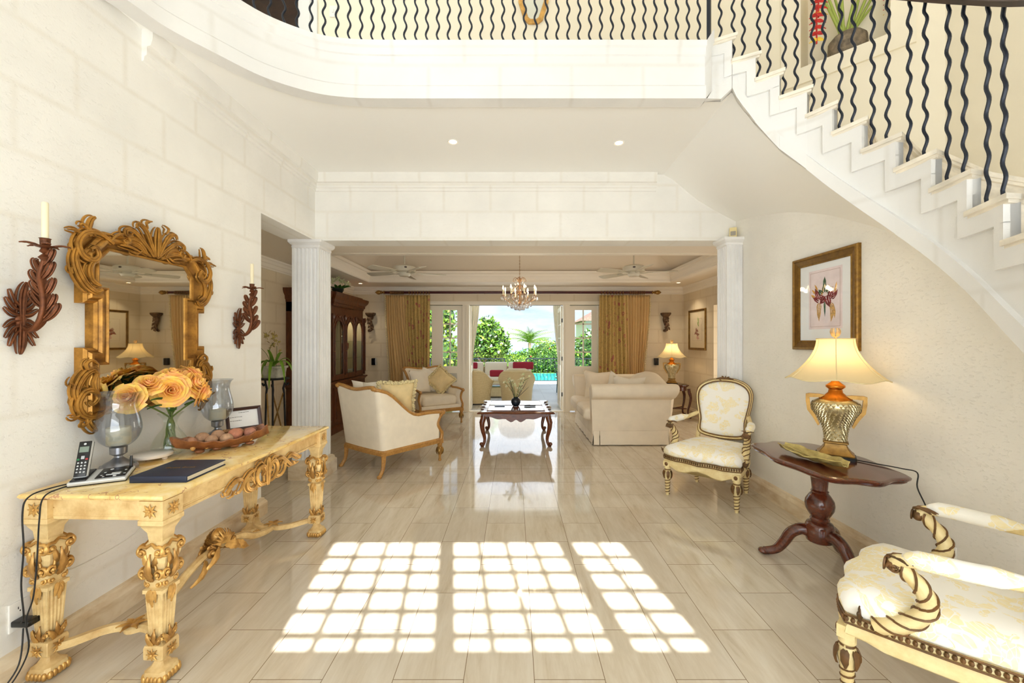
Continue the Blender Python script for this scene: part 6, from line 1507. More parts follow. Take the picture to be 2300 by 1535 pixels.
for k in range(8):
    a = k*PI/4+.25; c, s_ = math.cos(a), math.sin(a); m = MB(); m.tube(catmull([(c*.015, s_*.015, -.09), (c*.10, s_*.10, -.12), (c*.19, s_*.19, -.07), (c*.25, s_*.25, -.03), (c*.26, s_*.26, .0)], 4), .0055, 6); m.lathe([(.02, -.005), (.034, .004), (.01, .008), (.011, .02)], 10, (c*.26, s_*.26, 0)); ar = m.build('arm', GB, ch)
    MB().lathe([(.0095, .01), (.0095, .10), (.004, .104)], 10, (c*.26, s_*.26, 0)).build('candle_tube', WAX, ar); MB().lathe([(.005, .102), (.011, .118), (.008, .14), (.001, .16)], 8, (c*.26, s_*.26, 0)).build('flame_bulb', emit_mat('flame_bulb', (255, 222, 170), 14), ar)
    d = MB()
    for j in range(6): 
        b_ = a+j*PI/3; drop(d, (c*.26+.034*math.cos(b_), s_*.26+.034*math.sin(b_), -.002), .006, .045+.02*(j % 2))
    for u in (.08, .13, .18): drop(d, (c*u, s_*u, -.115+(u-.08)*.4), .010, .055)
    d.build('crystal_drops', CRYST, ar, smooth=False)
d = MB(); rnd = random.Random(3)
for k in range(60):
    a = rnd.uniform(0, 2*PI); z = rnd.uniform(-.1, .24); r = .03+.10*math.sin(PI*(z+.12)/.40); drop(d, (r*math.cos(a), r*math.sin(a), z), .008, .04)
for k in range(18):
    a = k*2*PI/18; drop(d, (.18*math.cos(a), .18*math.sin(a), -.10), .015, .06); drop(d, (.13*math.cos(a+.2), .13*math.sin(a+.2), -.13), .016, .06); drop(d, (.07*math.cos(a), .07*math.sin(a), -.155), .016, .06)
d.sphere((0, 0, -.20), .025, 10, 8); o = d.build('crystal_cascade', CRYST, ch, smooth=False); o['kind'] = 'stuff'
for a_ in (0, PI/2, PI, -PI/2): add_light('chandelier_glow', 'POINT', (.09+.22*math.cos(a_), 6.3+.22*math.sin(a_), 2.26), 1.5, (1, .8, .55), size=.03)
# curtain rod and curtains
cr_ = thing('curtain_rod', 'burgundy curtain pole with gold finials across the garden doors', 'curtain rod', (0, 8.33, 2.455))
MB().tube([(-2.62, 0, 0), (2.80, 0, 0)], .026, 12).build('pole', RODWOOD, cr_)
for sx_, x0 in ((-1, -2.62), (1, 2.80)):
    m = MB(); m.setm(Matrix.Translation((x0, 0, 0)) @ Matrix.Rotation(sx_*PI/2, 4, 'Y')); m.lathe([(.028, 0), (.034, .01), (.024, .025), (.02, .05), (.036, .065), (.03, .08), (.044, .11), (.042, .14), (.02, .175), (.006, .19)], 16); m.build('finial', BRASS, cr_)
def curtain_ring(x): MB().tube([(x, .033*math.cos(t), .033*math.sin(t)-.004) for t in [j*PI/6 for j in range(12)]], .0055, 5, closed=True).build('ring', BRASS, cr_)
for k in range(11): curtain_ring(-2.50+k*.026)
for k in range(8): curtain_ring(-2.12+k*.058)
for k in range(8): curtain_ring(1.78+k*.062)
for k in range(9): curtain_ring(2.36+k*.036)
m = MB()
for x in (-2.3, -.6, .9, 2.55): m.box((x-.012, 0, -.012), (x+.012, .17, .012))
m.build('brackets', BRASS, cr_)
def curtain_floral():
    m = mat('gold_floral_curtain', (206, 180, 124), .75); t = NT(m); uv = t.n('ShaderNodeTexCoord').outputs['UV']
    mp_ = t.n('ShaderNodeMapping', {'Vector': uv, 'Scale': (1, 1, 1)}).outputs[0]
    wv = t.n('ShaderNodeTexNoise', {'Vector': mp_, 'Scale': 5.0, 'Detail': 2}); add = t.n('ShaderNodeVectorMath', {0: mp_, 1: t.n('ShaderNodeVectorMath', {0: wv.outputs['Color'], 'Scale': .10}, operation='SCALE').outputs[0]}, operation='ADD').outputs[0]
    v1 = t.n('ShaderNodeTexVoronoi', {'Vector': add, 'Scale': 6.0}); v2 = t.n('ShaderNodeTexVoronoi', {'Vector': add, 'Scale': 6.5}); v3 = t.n('ShaderNodeTexVoronoi', {'Vector': add, 'Scale': 15}, feature='DISTANCE_TO_EDGE')
    c = t.mix(t.math('MULTIPLY', t.math('LESS_THAN', v3.outputs['Distance'], .035), .5), (194, 164, 100), (126, 116, 60))
    c = t.mix(t.math('MULTIPLY', t.math('LESS_THAN', v2.outputs['Distance'], .10), .7), c, (150, 150, 80)) 
    c = t.mix(t.math('MULTIPLY', t.math('MULTIPLY', t.math('LESS_THAN', v1.outputs['Distance'], .25), .85), t.math('GREATER_THAN', v1.outputs['Distance'], .12)), c, (168, 92, 88)); c = t.mix(t.math('LESS_THAN', v1.outputs['Distance'], .06), c, (200, 140, 116)); t.col(c); return m
CFL = curtain_floral()
def curtain(label, x0, x1, b0, b1, m_, folds, z0=.02, z1=2.40, y=8.33, amp=.032, seed=1, group=None, tie=None):
    rnd = random.Random(seed); ph_ = [rnd.uniform(0, 6) for _ in range(4)]
    nu, nv = 34, folds*8; vs = []; fs = []; uvs = []
    def P(i, j):
        v = i/nu; u = j/nv; z = lerp(z1, z0, v); e = smooth(v); a0 = lerp(x0, b0, e); a1 = lerp(x1, b1, e); 
        x = lerp(a0, a1, u+.010*math.sin(v*5+u*9+ph_[0])); am = amp*(.75+.35*v)*(1+.3*math.sin(u*13+ph_[1]))
        return Vector((x, y+am*math.sin(u*folds*2*PI+ph_[2]+.5*math.sin(v*3+u*5)), z))
    for s_ in (0, 1):
        for i in range(nu+1):
            for j in range(nv+1):
                p = P(i, j); vs.append((p.x, p.y+.004*s_, p.z)); uvs.append((j/nv*(x1-x0)*2.2+seed, lerp(z1, z0, i/nu)))
    o_ = (nu+1)*(nv+1); w_ = nv+1
    for i in range(nu):
        for j in range(nv): a = i*w_+j; fs.append((a, a+1, a+w_+1, a+w_)); fs.append((o_+a, o_+a+w_, o_+a+w_+1, o_+a+1))
    for j in range(nv): fs.append((j, o_+j, o_+j+1, j+1)); a = nu*w_+j; fs.append((a, a+1, o_+a+1, o_+a))
    for i in range(nu): a = i*w_; fs.append((a, a+w_, o_+a+w_, o_+a)); a = i*w_+nv; fs.append((a, o_+a, o_+a+w_, a+w_))
    me = bpy.data.meshes.new('curtain'); me.from_pydata(vs, [], fs); ul = me.uv_layers.new(name='UVMap')
    for l in me.loops: ul.data[l.index].uv = uvs[l.vertex_index]
    me.materials.append(m_); me.shade_smooth(); o = bpy.data.objects.new('curtain', me); COL.objects.link(o); tag(o, label, 'curtain'); return o
PLAINC = mat('plain_gold_curtain', (208, 174, 118), .6, var=.05, vscale=30, vstretch=(6, 6, .3))
cA = curtain('plain gold curtain at the left end of the pole', -2.60, -2.20, -2.50, -1.98, PLAINC, 9, amp=.026, seed=2); cB = curtain('red flowered gold curtain hanging left of the garden doors', -2.22, -1.70, -2.10, -1.72, CFL, 8, seed=3)
cC = curtain('red flowered gold curtain hanging right of the garden doors', 1.74, 2.30, 1.70, 2.36, CFL, 8, seed=5); cD = curtain('plain gold curtain at the right end of the pole', 2.24, 2.76, 2.30, 2.60, PLAINC, 9, amp=.026, seed=6)
for root, x0, x1, sd_ in ((cA, -2.61, -2.50, 1), (cD, 2.77, 2.66, 2)):
    m = MB(); rnd = random.Random(sd_)
    for k in range(60): 
        v = k/59; z = lerp(2.39, .05, v); x = lerp(x0, (-2.51 if sd_ == 1 else 2.61), smooth(v)); m.sphere((x+rnd.uniform(-.006, .006), 8.325, z), (.014, .012, .018), 6, 4)
    m.build('fringe_trim', FRINGE, root)
WCU = mat('white_porch_curtain', (238, 232, 214), .8)
curtain('white tied porch curtain outside the left of the door opening', -1.00, -.74, -1.05, -.93, WCU, 4, z0=.55, z1=2.47, y=8.95, amp=.02, seed=7); curtain('white tied porch curtain outside the right of the door opening', .93, 1.12, 1.06, 1.14, WCU, 4, z0=.55, z1=2.47, y=9.75, amp=.02, seed=8)
# corbels and speakers
def corbel(label, x):
    t = thing('wall_bracket', label, 'wall bracket', (x, FBY, 1.86)); m = MB(); m.sqloft([(.045, .10, .04), (.07, .13, .055), (.085, .15, .07), (.09, .175, .075), (.085, .19, .07)], (0, -.075, 0), .2); m.build('shelf_top', DKBRONZE, t, angle=.5)
    m = MB(); P = catmull([(.02, -.05, .12), (-.02, -.075, .05), (.0, -.07, -.03), (.03, -.055, -.10), (.01, -.05, -.16), (-.03, -.045, -.185)], 4); n = len(P); m.tube(P, [lerp(.05, .018, i/n) for i in range(n)], 8)
    f = WF((0, -.09, 0), (1, 0, 0), (0, 0, 1), (0, -1, 0))
    for k in range(7): leaf(m, f, (-.01+.006*k, .10-.04*k), -PI/2+(.7 if k % 2 else -.7), .09, .03, .6, 3, nu=7, z0=.01)
    scroll(m, f, (-.03, -.18), .028, 1.4, 0, 1, .01, -.02); scroll(m, f, (.035, .07), .028, 1.4, PI, -1, .01, .0); m.build('carved_leaves', DKBRONZE, t, angle=1); return t
corbel('dark carved wall bracket between the china cabinet and the left curtain', -2.94); corbel('dark carved wall bracket above the far table lamp', 3.12)
def speaker(label, x):
    t = thing('wall_speaker', label, 'speaker', (x, FBY, 1.045)); MB().rbox((0, -.05, 0), (.085, .075, .145), .012).build('case', BLACK, t); MB().rbox((.045, -.05, 0), (.01, .07, .14), .004).build('side_trim', SILVERP, t); MB().cbox((0, -.006, 0), (.03, .012, .03)).build('bracket', BLACKM, t, smooth=False)
speaker('small black wall speaker left of the left curtain', -2.88); speaker('small black wall speaker right of the right curtain', 2.93)

# china cabinet
cc = thing('china_cabinet', 'tall carved walnut china cabinet with arched glass doors on the left wall', 'cabinet', (FLX, 6.93, 0), ROT_L)
CW, CD = .93, .44
m = MB(); m.box((-CW, -CD-.04, .0), (CW, 0, .78)); m.sweep([(-CW, -CD-.04, 0), (CW, -CD-.04, 0)], [(0, 0), (-.03, 0), (-.03, .09), (-.012, .12), (0, .12)]); m.sweep([(-CW-.0, 0, .76), (-CW, -CD-.04, .76), (CW, -CD-.04, .76), (CW, 0, .76)], [(0, 0), (-.012, .01), (-.02, .03), (-.035, .035), (-.035, .06), (0, .065)]); m.build('base_cabinet', WALNUT, cc, angle=.4)
m = MB(); m.box((-CW, -CD, .80), (-CW+.03, 0, 2.05)); m.box((CW-.03, -CD, .80), (CW, 0, 2.05)); m.box((-CW, -CD, .79), (CW, 0, .83)); m.box((-CW, -CD, 1.90), (CW, 0, 2.06)); m.box((-.02, -CD+.02, .8), (.02, 0, 2.0)); m.build('upper_case', WALNUT, cc, smooth=False); MB().box((-CW+.02, -.025, .80), (CW-.02, -.003, 2.05)).build('back_panel', mat('pale_cabinet_back', (206, 192, 156), .4), cc, smooth=False)
MB().box((CW-.034, -CD+.01, .83), (CW-.03, -.03, 1.9)).box((.016, -CD+.03, .83), (.022, -.03, 1.9)).box((-.022, -CD+.03, .83), (-.016, -.03, 1.9)).box((-CW+.03, -CD+.03, .831), (CW-.03, -.03, .835)).build('interior_lining', MATS['pale_cabinet_back'], cc, smooth=False)
m = MB(); m.sweep([(-CW, 0, 2.04), (-CW, -CD, 2.04), (-.47, -CD, 2.04), (-.47, -CD-.05, 2.04), (.47, -CD-.05, 2.04), (.47, -CD, 2.04), (CW, -CD, 2.04), (CW, 0, 2.04)], [(.05, 0), (-.01, 0), (-.012, .03), (-.03, .045), (-.035, .09), (-.07, .13), (-.085, .17), (-.085, .20), (.05, .20)]); m.box((-.47, -CD-.05, 2.03), (.47, -CD, 2.2))
for k in range(46): x = -CW+.02+k*.0405; m.box((x, -CD-.03-(.05 if abs(x) < .46 else 0), 2.075), (x+.02, -CD-(.05 if abs(x) < .46 else 0), 2.095))
m.build('cornice', WALNUT, cc, angle=.4)
def arch_door(x0, x1, y):
    m = MB(); s_ = .065; zb, zs, zt = .92, 1.62, 1.86; xc = (x0+x1)/2; r = (x1-x0)/2-s_
    m.box((x0, y-.02, .84), (x0+s_, y, 1.90)); m.box((x1-s_, y-.02, .84), (x1, y, 1.90)); m.box((x0+s_, y-.02, .84), (x1-s_, y, zb))
    n = 16; ar = [(xc-r*math.cos(PI*i/n), zs+r*1.15*math.sin(PI*i/n)) for i in range(n+1)]
    vs = [(x, yy, z) for yy in (y-.02, y) for x, z in ar]+[(x, yy, 1.90) for yy in (y-.02, y) for x, z in ar]; k = n+1; fs = []
    for i in range(n): fs += [(i, i+1, 2*k+i+1, 2*k+i), (k+i, 3*k+i, 3*k+i+1, k+i+1), (i, k+i, k+i+1, i+1)]
    m.add(vs, fs); d = m.build('door', WALNUT, cc, angle=.5)
    t2 = MB(); t2.tube([(xc-r, y-.024, zb)]+[(x, y-.024, z) for x, z in ar]+[(xc+r, y-.024, zb)], .010, 6, closed=True); a2 = [(xc-(r+.03)*math.cos(PI*i/n), y-.022, zs+.04+(r+.03)*1.2*math.sin(PI*i/n)) for i in range(2, n-1)]; t2.tube(a2, .012, 6); t2.sphere((xc, y-.03, zs+r*1.2+.055), (.03, .015, .03), 8, 6); t2.build('arch_moulding', WALNUT, d)
    g = MB(); g.box((x0+s_*.7, y-.012, zb-.02), (x1-s_*.7, y-.009, 1.88)); g.build('glass', CLEAR, d, smooth=False)
    k_ = MB(); k_.sphere((x0+.03, y-.03, 1.3), (.009, .012, .009), 8, 6); k_.build('knob', BRASS, d)
for i in range(4): arch_door(-CW+.01+i*.4625+(.0), -CW+.01+(i+1)*.4625-.005, -CD-(.05 if i in (1, 2) else .0)*.4)
for x in (-CW+.015, -.465, .0, .465, CW-.015): 
    m = MB(); m.box((x-.022, -CD-.045, .84), (x+.022, -CD-.015, 1.90)); m.sphere((x, -CD-.05, 1.86), (.03, .02, .05), 8, 6); m.tube([(x, -CD-.05, .90), (x, -CD-.05, 1.75)], .010, 6); m.build('pilaster', WALNUT, cc, angle=.5)
for i in range(4): 
    m = MB(); x0 = -CW+.03+i*.4625; m.box((x0, -CD-.052, .16), (x0+.40, -CD-.038, .72)); m.sweep([(x0+.05, -CD-.052, .21), (x0+.35, -CD-.052, .21), (x0+.35, -CD-.052, .67), (x0+.05, -CD-.052, .67)], [(0, 0), (.01, .012), (.025, .004), (.03, 0)], (0, -1, 0), closed=True); m.build('lower_door', WALNUT, cc, angle=.4)
m = MB()
for z in (1.16, 1.46): m.box((-CW+.03, -CD+.03, z), (CW-.03, -.03, z+.008))
m.build('glass_shelf', thin_glass('shelf_glass', (.75, .85, .8), .3), cc, smooth=False)
cabp = lambda x, y, z: (FLX-y, 6.93+x, z)
add_light('cabinet_lamp', 'POINT', cabp(.2, -.2, 1.88), 3.5, (1, .9, .7), size=.03); add_light('cabinet_lamp', 'POINT', cabp(.65, -.2, 1.88), 3, (1, .9, .7), size=.03)
wg = MB(); wg.lathe([(.03, 0), (.004, .006), (.0035, .07), (.02, .085), (.032, .11), (.034, .14), (.030, .165)], 12, cap=False); w0 = None; grp = 0
tumb = MB(); tumb.lathe([(.025, 0), (.028, .002), (.034, .12)], 12, cap=False); t0 = None
def glassware(name, mesh_mb, spots, labels, cat, group):
    first = None
    for i, (x, y, z) in enumerate(spots):
        if first is None: first = mesh_mb.build(name, CLEARG, loc=cabp(x, y, z)); o = first
        else: o = first.copy(); COL.objects.link(o); o.location = cabp(x, y, z)
        tag(o, labels, cat, group)
CLEARG = thin_glass('glassware', (.86, .9, .9), .5, .1, (.8, .84, .84))
glassware('wine_glass', wg, [(x, y, 1.469) for x in (.06, .14, .22, .30, .38) for y in (-.16, -.30)], 'stemmed wine glass on the top shelf of the china cabinet', 'glass', 'wine glasses in the china cabinet')
glassware('tumbler', tumb, [(x, y, .831) for x in (.08, .16, .24, .32, .40, .55, .63, .71, .80) for y in (-.14, -.30)], 'clear tumbler on the bottom board of the china cabinet behind its arched glass doors', 'glass', 'tumblers in the china cabinet')
for i, (x, lb) in enumerate(((.12, 'tall red goblet on the middle cabinet shelf, nearest the column'), (.36, 'tall red goblet on the middle cabinet shelf behind the door stile'), (.58, 'tall red goblet on the middle cabinet shelf, furthest from the column'))):
    m = MB(); m.lathe([(.05, 0), (.008, .01), (.007, .07), (.05, .10), (.085, .17), (.088, .24), (.086, .26)], 20); o = m.build('red_goblet', mat('red_glass', (140, 40, 30), .15), loc=cabp(x, -.22, 1.169)); tag(o, lb, 'goblet')
# flowers on the cabinet
fa = thing('flower_bowl', 'dark bowl on top of the china cabinet', 'bowl', cabp(.14, -.30, 2.24)); MB().lathe([(.05, 0), (.04, .015), (.07, .05), (.10, .11), (.095, .13)], 20).build('bowl', mat('dark_green_ceramic', (40, 48, 42), .25), fa)
fb = thing('white_flowers', 'cream artificial roses with dark leaves on the china cabinet', 'flowers', cabp(.14, -.30, 2.34)); pe = MB(); gl = MB(); rnd = random.Random(11)
for k in range(15):
    a = rnd.uniform(0, 2*PI); r = rnd.uniform(.02, .17); z = .16-.5*r*r*8+rnd.uniform(0, .06); c = (r*math.cos(a), r*math.sin(a), z+.02)
    for q in range(2): flower5(pe, c, .055-.012*q, None, k*7+q, 6)
for k in range(16): a = rnd.uniform(0, 2*PI); leaf(gl, WF((.08*math.cos(a), .08*math.sin(a), .03), (math.cos(a), math.sin(a), .3), (-math.sin(a), math.cos(a), 0), (0, 0, 1)), (0, 0), 0, .13, .03, .3, 2, nu=6)
pe.build('petals', WHITEPET, fb, angle=1.4); gl.build('leaves', GREENS[2], fb, angle=1.4)
bx = thing('router_box', 'small flat dark box lying on top of the china cabinet', 'box', cabp(.42, -.36, 2.24), .2); MB().rbox((0, 0, .02), (.16, .12, .036), .008).build('body', BLACKM, bx)
# plant stand with orchid
ps = thing('plant_stand', 'tall dark iron plant stand with crossed gold legs in the side passage', 'plant stand', (-3.02, 5.18, 0))
MB().lathe([(.02, .975), (.165, .98), (.17, .99), (.165, 1.0), (.02, 1.0)], 28).build('stand_top', BLACKM, ps)
m = MB(); g = MB()
for k in range(3):
    a = k*2*PI/3+.9; c, s_ = math.cos(a), math.sin(a); P = lambda r, z: (c*r, s_*r, z)
    m.tube(catmull([P(.17, .93), P(.15, .90), P(.125, .93), P(.135, .975)], 4), .012, 6); m.tube([P(.13, .95), P(.105, .86), P(.115, .80), P(.14, .0)], [.011, .014, .012, .011], 6)
    b_ = a+2.0; g.tube([P(.105, .80), (math.cos(b_)*.16, math.sin(b_)*.16, .0)], .009, 6)
m.build('iron_legs', BLACKM, ps); g.build('crossed_rods', BRASS, ps)
pp = thing('potted_orchid', 'orchid with brown yellow flowers in a pale stone pot on the stand', 'plant', (-3.02, 5.18, 1.0)); MB().sqloft([(.085, 0), (.09, .005), (.105, .12), (.118, .125), (.12, .15), (.105, .152), (.10, .12)]).build('pot', mat('pale_stone_pot', (206, 204, 186), .8, var=.15, vscale=14), pp, angle=.4)
lv = MB(); rnd = random.Random(6)
for k, (a, l_, dz) in enumerate([(-2.6, .30, -.26), (-2.0, .24, -.24), (-1.4, .26, -.28), (-.7, .30, -.22), (-.2, .33, -.26), (.5, .24, -.1), (2.6, .28, -.2), (3.0, .34, -.32), (-1.7, .16, .1), (1.5, .2, .06)]):
    def lf(u, v, a=a, l_=l_, dz=dz):
        s = (v-.5)*2; w_ = .026*math.sin(PI*min(1, u*.9+.08))**.6*(1-u*.4); r = l_*math.sin(u*1.3)/math.sin(1.3)*.9; z = .16+.12*math.sin(u*PI*.8)+dz*u*u*1.25
        return Vector((math.cos(a)*r-math.sin(a)*s*w_, math.sin(a)*r*.8+math.cos(a)*s*w_, z+.4*abs(s)*w_))
    lv.sheet(lf, 12, 4, .0015)
for k in range(2): lv.sphere((.02*k-.03, 0, .17), (.02, .015, .05), 8, 6)
lv.build('leaves', GREENS[1], pp, angle=1.3)
sm_ = MB(); sm_.tube(catmull([(-.02, 0, .14), (-.05, -.01, .26), (-.06, 0, .36), (-.02, 0, .44)], 4), [.012, .013, .011, .008, .007, .006, .005, .005, .004, .004, .003, .003, .003], 6); sm_.tube(catmull([(.02, 0, .14), (.03, 0, .3), (.03, .0, .4)], 4), .003, 5); sm_.tube(catmull([(-.03, 0, .14), (-.10, 0, .30), (-.20, 0, .40)], 4), .003, 5); sm_.build('stems', STEM, pp)
fw = MB()
for k in range(26): fw_c = (rnd.uniform(-.12, .08), rnd.uniform(-.05, .05), rnd.uniform(.34, .58)); flower5(fw, fw_c, .026, None, k+50)
fw.build('flowers', ORCHID, pp, angle=1.4)
# ---------------------------------------------------------------- terrace and garden
def terrace_mat():
    m = mat('terrace_paving', (198, 196, 190), .35); t = NT(m); g = t.n('ShaderNodeNewGeometry'); br = t.n('ShaderNodeTexBrick', {'Vector': g.outputs['Position'], 'Scale': 1.0, 'Mortar Size': .004, 'Brick Width': .4, 'Row Height': .4, 'Color1': s2l((206, 204, 198)), 'Color2': s2l((196, 194, 188)), 'Mortar': s2l((168, 164, 156))}); br.offset = 0
    t.col(br.outputs['Color']); return m
S('floor_terrace', MB().box((-7, FBY+.18, -.14), (7, 14.9, -.015)), terrace_mat(), smooth=False)
S('ceiling_porch', MB().box((-5, FBY+.15, 2.47), (5, 10.6, 2.55)), PLASTER, smooth=False)
S('floor_pool_surround', MB().box((-12, 14.9, -.6), (12, 15.6, -.05)).box((-12, 15.6, -.6), (.8, 24, -.42)).box((-1, 15.6, -.6), (12, 18.2, -.38)), mat('pool_coping', (226, 206, 180), .7), smooth=False)
S('floor_lawn', MB().box((-30, 24, -.7), (30, 60, -.4)), mat('lawn', (110, 150, 60), .9, var=.3, vscale=2), smooth=False)
pm = mat('pool_water', (60, 170, 168), .06); NT(pm).bump(NT(pm).noise(NT(pm).coord('Object'), 3, 3), .15, .02)
S('pool_water', MB().box((.8, 18.2, -.6), (12, 24, -.40)), pm, smooth=False)
S('sea_water', MB().box((-900, 62, -14), (900, 2400, -12)), mat('sea_blue', (120, 176, 206), .3), smooth=False)
def leafcloud(mb, centers, n, size, seed, shell=.55, flat=1.0):
    rnd = random.Random(seed); tot = sum(c[3]**2 for c in centers)
    for (x, y, z, r) in centers:
        for _ in range(int(n*r*r/tot)):
            u, v = rnd.uniform(-1, 1), rnd.uniform(0, 2*PI); q = math.sqrt(1-u*u); d = Vector((q*math.cos(v), q*math.sin(v), u)); rr = r*(shell+(1-shell)*rnd.random()**.5)
            if d.y > .5: continue
            p = Vector((x, y, z))+Vector((d.x, d.y, d.z*flat))*rr; s_ = size*rnd.uniform(.6, 1.3); t = Vector((rnd.uniform(-1, 1), rnd.uniform(-1, .3), rnd.uniform(-.2, 1))).normalized(); b = t.cross(Vector((rnd.uniform(-1, 1), rnd.uniform(-1, 1), rnd.uniform(-1, 1)))).normalized()
            mb.cur = rnd.choice((0, 0, 1, 1, 2, 3)); mb.add([p, p+t*s_*.5+b*s_*.28, p+t*s_, p+t*s_*.5-b*s_*.28], [(0, 1, 2, 3)])
def shrub(name, label, cat, centers, n, size, seed, group=None, trunk=None, blossoms=0, bm=None, mats=None, flat=1.0):
    x0, y0 = centers[0][0], centers[0][1]; t = thing(name, label, cat, (x0, y0, -.4), 0, group)
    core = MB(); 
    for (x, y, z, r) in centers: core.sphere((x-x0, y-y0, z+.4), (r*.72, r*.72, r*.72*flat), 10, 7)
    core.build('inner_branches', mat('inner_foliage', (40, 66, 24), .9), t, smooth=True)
    l_ = MB(); leafcloud(l_, [(x-x0, y-y0, z+.4, r) for x, y, z, r in centers], n, size, seed, flat=flat); l_.build('leaves', mats or OGREENS, t, smooth=False)
    if trunk: 
        k = MB(); 
        for pts, r in trunk: k.tube([(a-x0, b-y0, c+.4) for a, b, c in pts], r, 6)
        k.build('trunk', mat('grey_bark', (112, 98, 82), .9, bump=.5), t)
    if blossoms:
        b = MB(); rnd = random.Random(seed+5)
        for _ in range(blossoms):
            x, y, z, r = rnd.choice(centers); u, v = rnd.uniform(-.5, 1), rnd.uniform(PI, 2*PI); q = math.sqrt(max(0, 1-u*u)); p = (x-x0+r*q*math.cos(v), y-y0+r*q*math.sin(v), z+.4+r*u*flat)
            for j in range(3): b.sphere((p[0]+rnd.uniform(-.05, .05), p[1], p[2]+rnd.uniform(-.04, .04)), .035, 5, 4)
        b.build('blossoms', bm, t)
    return t
BRG = [OGREENS[1], OGREENS[3], mat('yellow_green', (136, 164, 40), .5, var=.2), OGREENS[0]]
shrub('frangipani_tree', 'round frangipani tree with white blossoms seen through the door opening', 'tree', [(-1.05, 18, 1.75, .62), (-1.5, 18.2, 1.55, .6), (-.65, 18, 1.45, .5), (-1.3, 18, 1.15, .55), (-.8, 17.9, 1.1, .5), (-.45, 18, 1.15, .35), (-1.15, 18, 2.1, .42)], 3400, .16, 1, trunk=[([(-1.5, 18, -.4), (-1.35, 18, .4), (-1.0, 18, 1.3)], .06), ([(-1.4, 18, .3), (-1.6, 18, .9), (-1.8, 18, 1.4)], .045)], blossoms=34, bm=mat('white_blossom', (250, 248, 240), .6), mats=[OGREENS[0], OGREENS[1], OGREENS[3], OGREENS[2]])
shrub('dome_hedge', 'bright yellow green dome shaped hedge right of the palm', 'hedge', [(2.05, 27, .6, 1.0), (2.7, 27, .55, .95), (1.5, 27, .3, .8)], 3800, .12, 2, mats=BRG)
shrub('low_hedge', 'long low clipped hedge running in front of the frangipani tree', 'hedge', [(-2.4+.45*i, 19.5, .25+.12*(i % 2), .55) for i in range(7)], 4200, .11, 3, mats=BRG, flat=1.0)
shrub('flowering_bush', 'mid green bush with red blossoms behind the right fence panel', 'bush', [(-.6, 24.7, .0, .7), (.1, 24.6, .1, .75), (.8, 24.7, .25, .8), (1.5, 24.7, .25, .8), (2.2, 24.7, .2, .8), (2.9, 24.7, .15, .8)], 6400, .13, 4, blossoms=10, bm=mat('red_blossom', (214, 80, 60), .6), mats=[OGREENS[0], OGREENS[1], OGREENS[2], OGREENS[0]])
shrub('low_hedge', 'dark leafy hedge directly behind the left fence panel', 'hedge', [(-1.9+.4*i, 16.4, .22, .42) for i in range(6)], 3600, .09, 6, mats=OGREENS)
shrub('garden_tree', 'tall leafy tree seen through the left door panes', 'tree', [(-4.0, 19, 2.0, 1.1), (-4.6, 19, .9, 1.2), (-3.2, 19, .8, 1.0), (-5.2, 19.5, 2.4, 1.1), (-3.4, 19.2, 2.6, .9)], 3400, .2, 7, mats=BRG)
shrub('garden_tree', 'tall leafy tree seen through the right door panes', 'tree', [(4.2, 22, 1.0, 1.1), (3.6, 22, .3, .9), (5.0, 22, .3, 1.1)], 2200, .2, 8, mats=OGREENS)
pl = thing('palm_tree', 'young coconut palm standing behind the hedges', 'palm', (1.15, 30, -.4)); m = MB(); m.tube([(0, 0, 0), (.05, 0, .8), (.0, 0, 1.75)], [.16, .13, .11], 8); m.build('trunk', mat('palm_bark', (140, 122, 96), .9, bump=.5), pl)
rnd = random.Random(5); fr = MB()
for k in range(22):
    a = k*2.4; el = rnd.uniform(.25, 1.45); L_ = rnd.uniform(1.7, 2.1); P = []
    for i in range(11):
        u = i/10; r = L_*u*math.cos(el-.9*u*u); z = 1.75+L_*(math.sin(el)*u-.42*u*u); P.append(Vector((math.cos(a)*r*.95, math.sin(a)*r*.95, z)))
    fr.tube(P, [.02*(1-.8*i/10) for i in range(11)], 4)
    for i in range(1, 10):
        for sub in (0, .5):
            p = P[i].lerp(P[i+1], sub); T = (P[min(i+1, 10)]-P[i-1]).normalized(); sd = T.cross(Vector((0, 0, 1))).normalized(); w_ = .42*math.sin(PI*(i/10)**.8)+.06
            for sg in (-1, 1):
                e = p+(sd*sg*.8+T*.5-Vector((0, 0, .45))).normalized()*w_; fr.add([p-T*.02, p+T*.03, e], [(0, 1, 2)])
fr.build('fronds', mat('palm_green', (108, 142, 52), .5, var=.25, vscale=2), pl, smooth=False)
# iron fence
def fence(label, x0, x1, y=14.75):
    t = thing('terrace_fence', label, 'fence', (x0, y, -.015)); L_ = x1-x0; m = MB(); m.box((0, -.02, .84), (L_, .02, .87)); m.box((0, -.012, .06), (L_, .012, .08)); m.build('rails', IRON, t, smooth=False)
    for x in (0, L_): MB().box((x-.02, -.02, 0), (x+.02, .02, .87)).build('post', IRON, t, smooth=False)
    n = int(L_/.12)
    for i in range(1, n): x = L_*i/n; MB().tube([(x+.014*math.sin(k*.9), 0, .07+.77*k/18) for k in range(19)], .007, 4).build('baluster', IRON, t)
fence('black wavy iron fence panel at the left of the terrace', -3.0, -.34); fence('black wavy iron fence panel at the right in front of the pool', .46, 3.2)
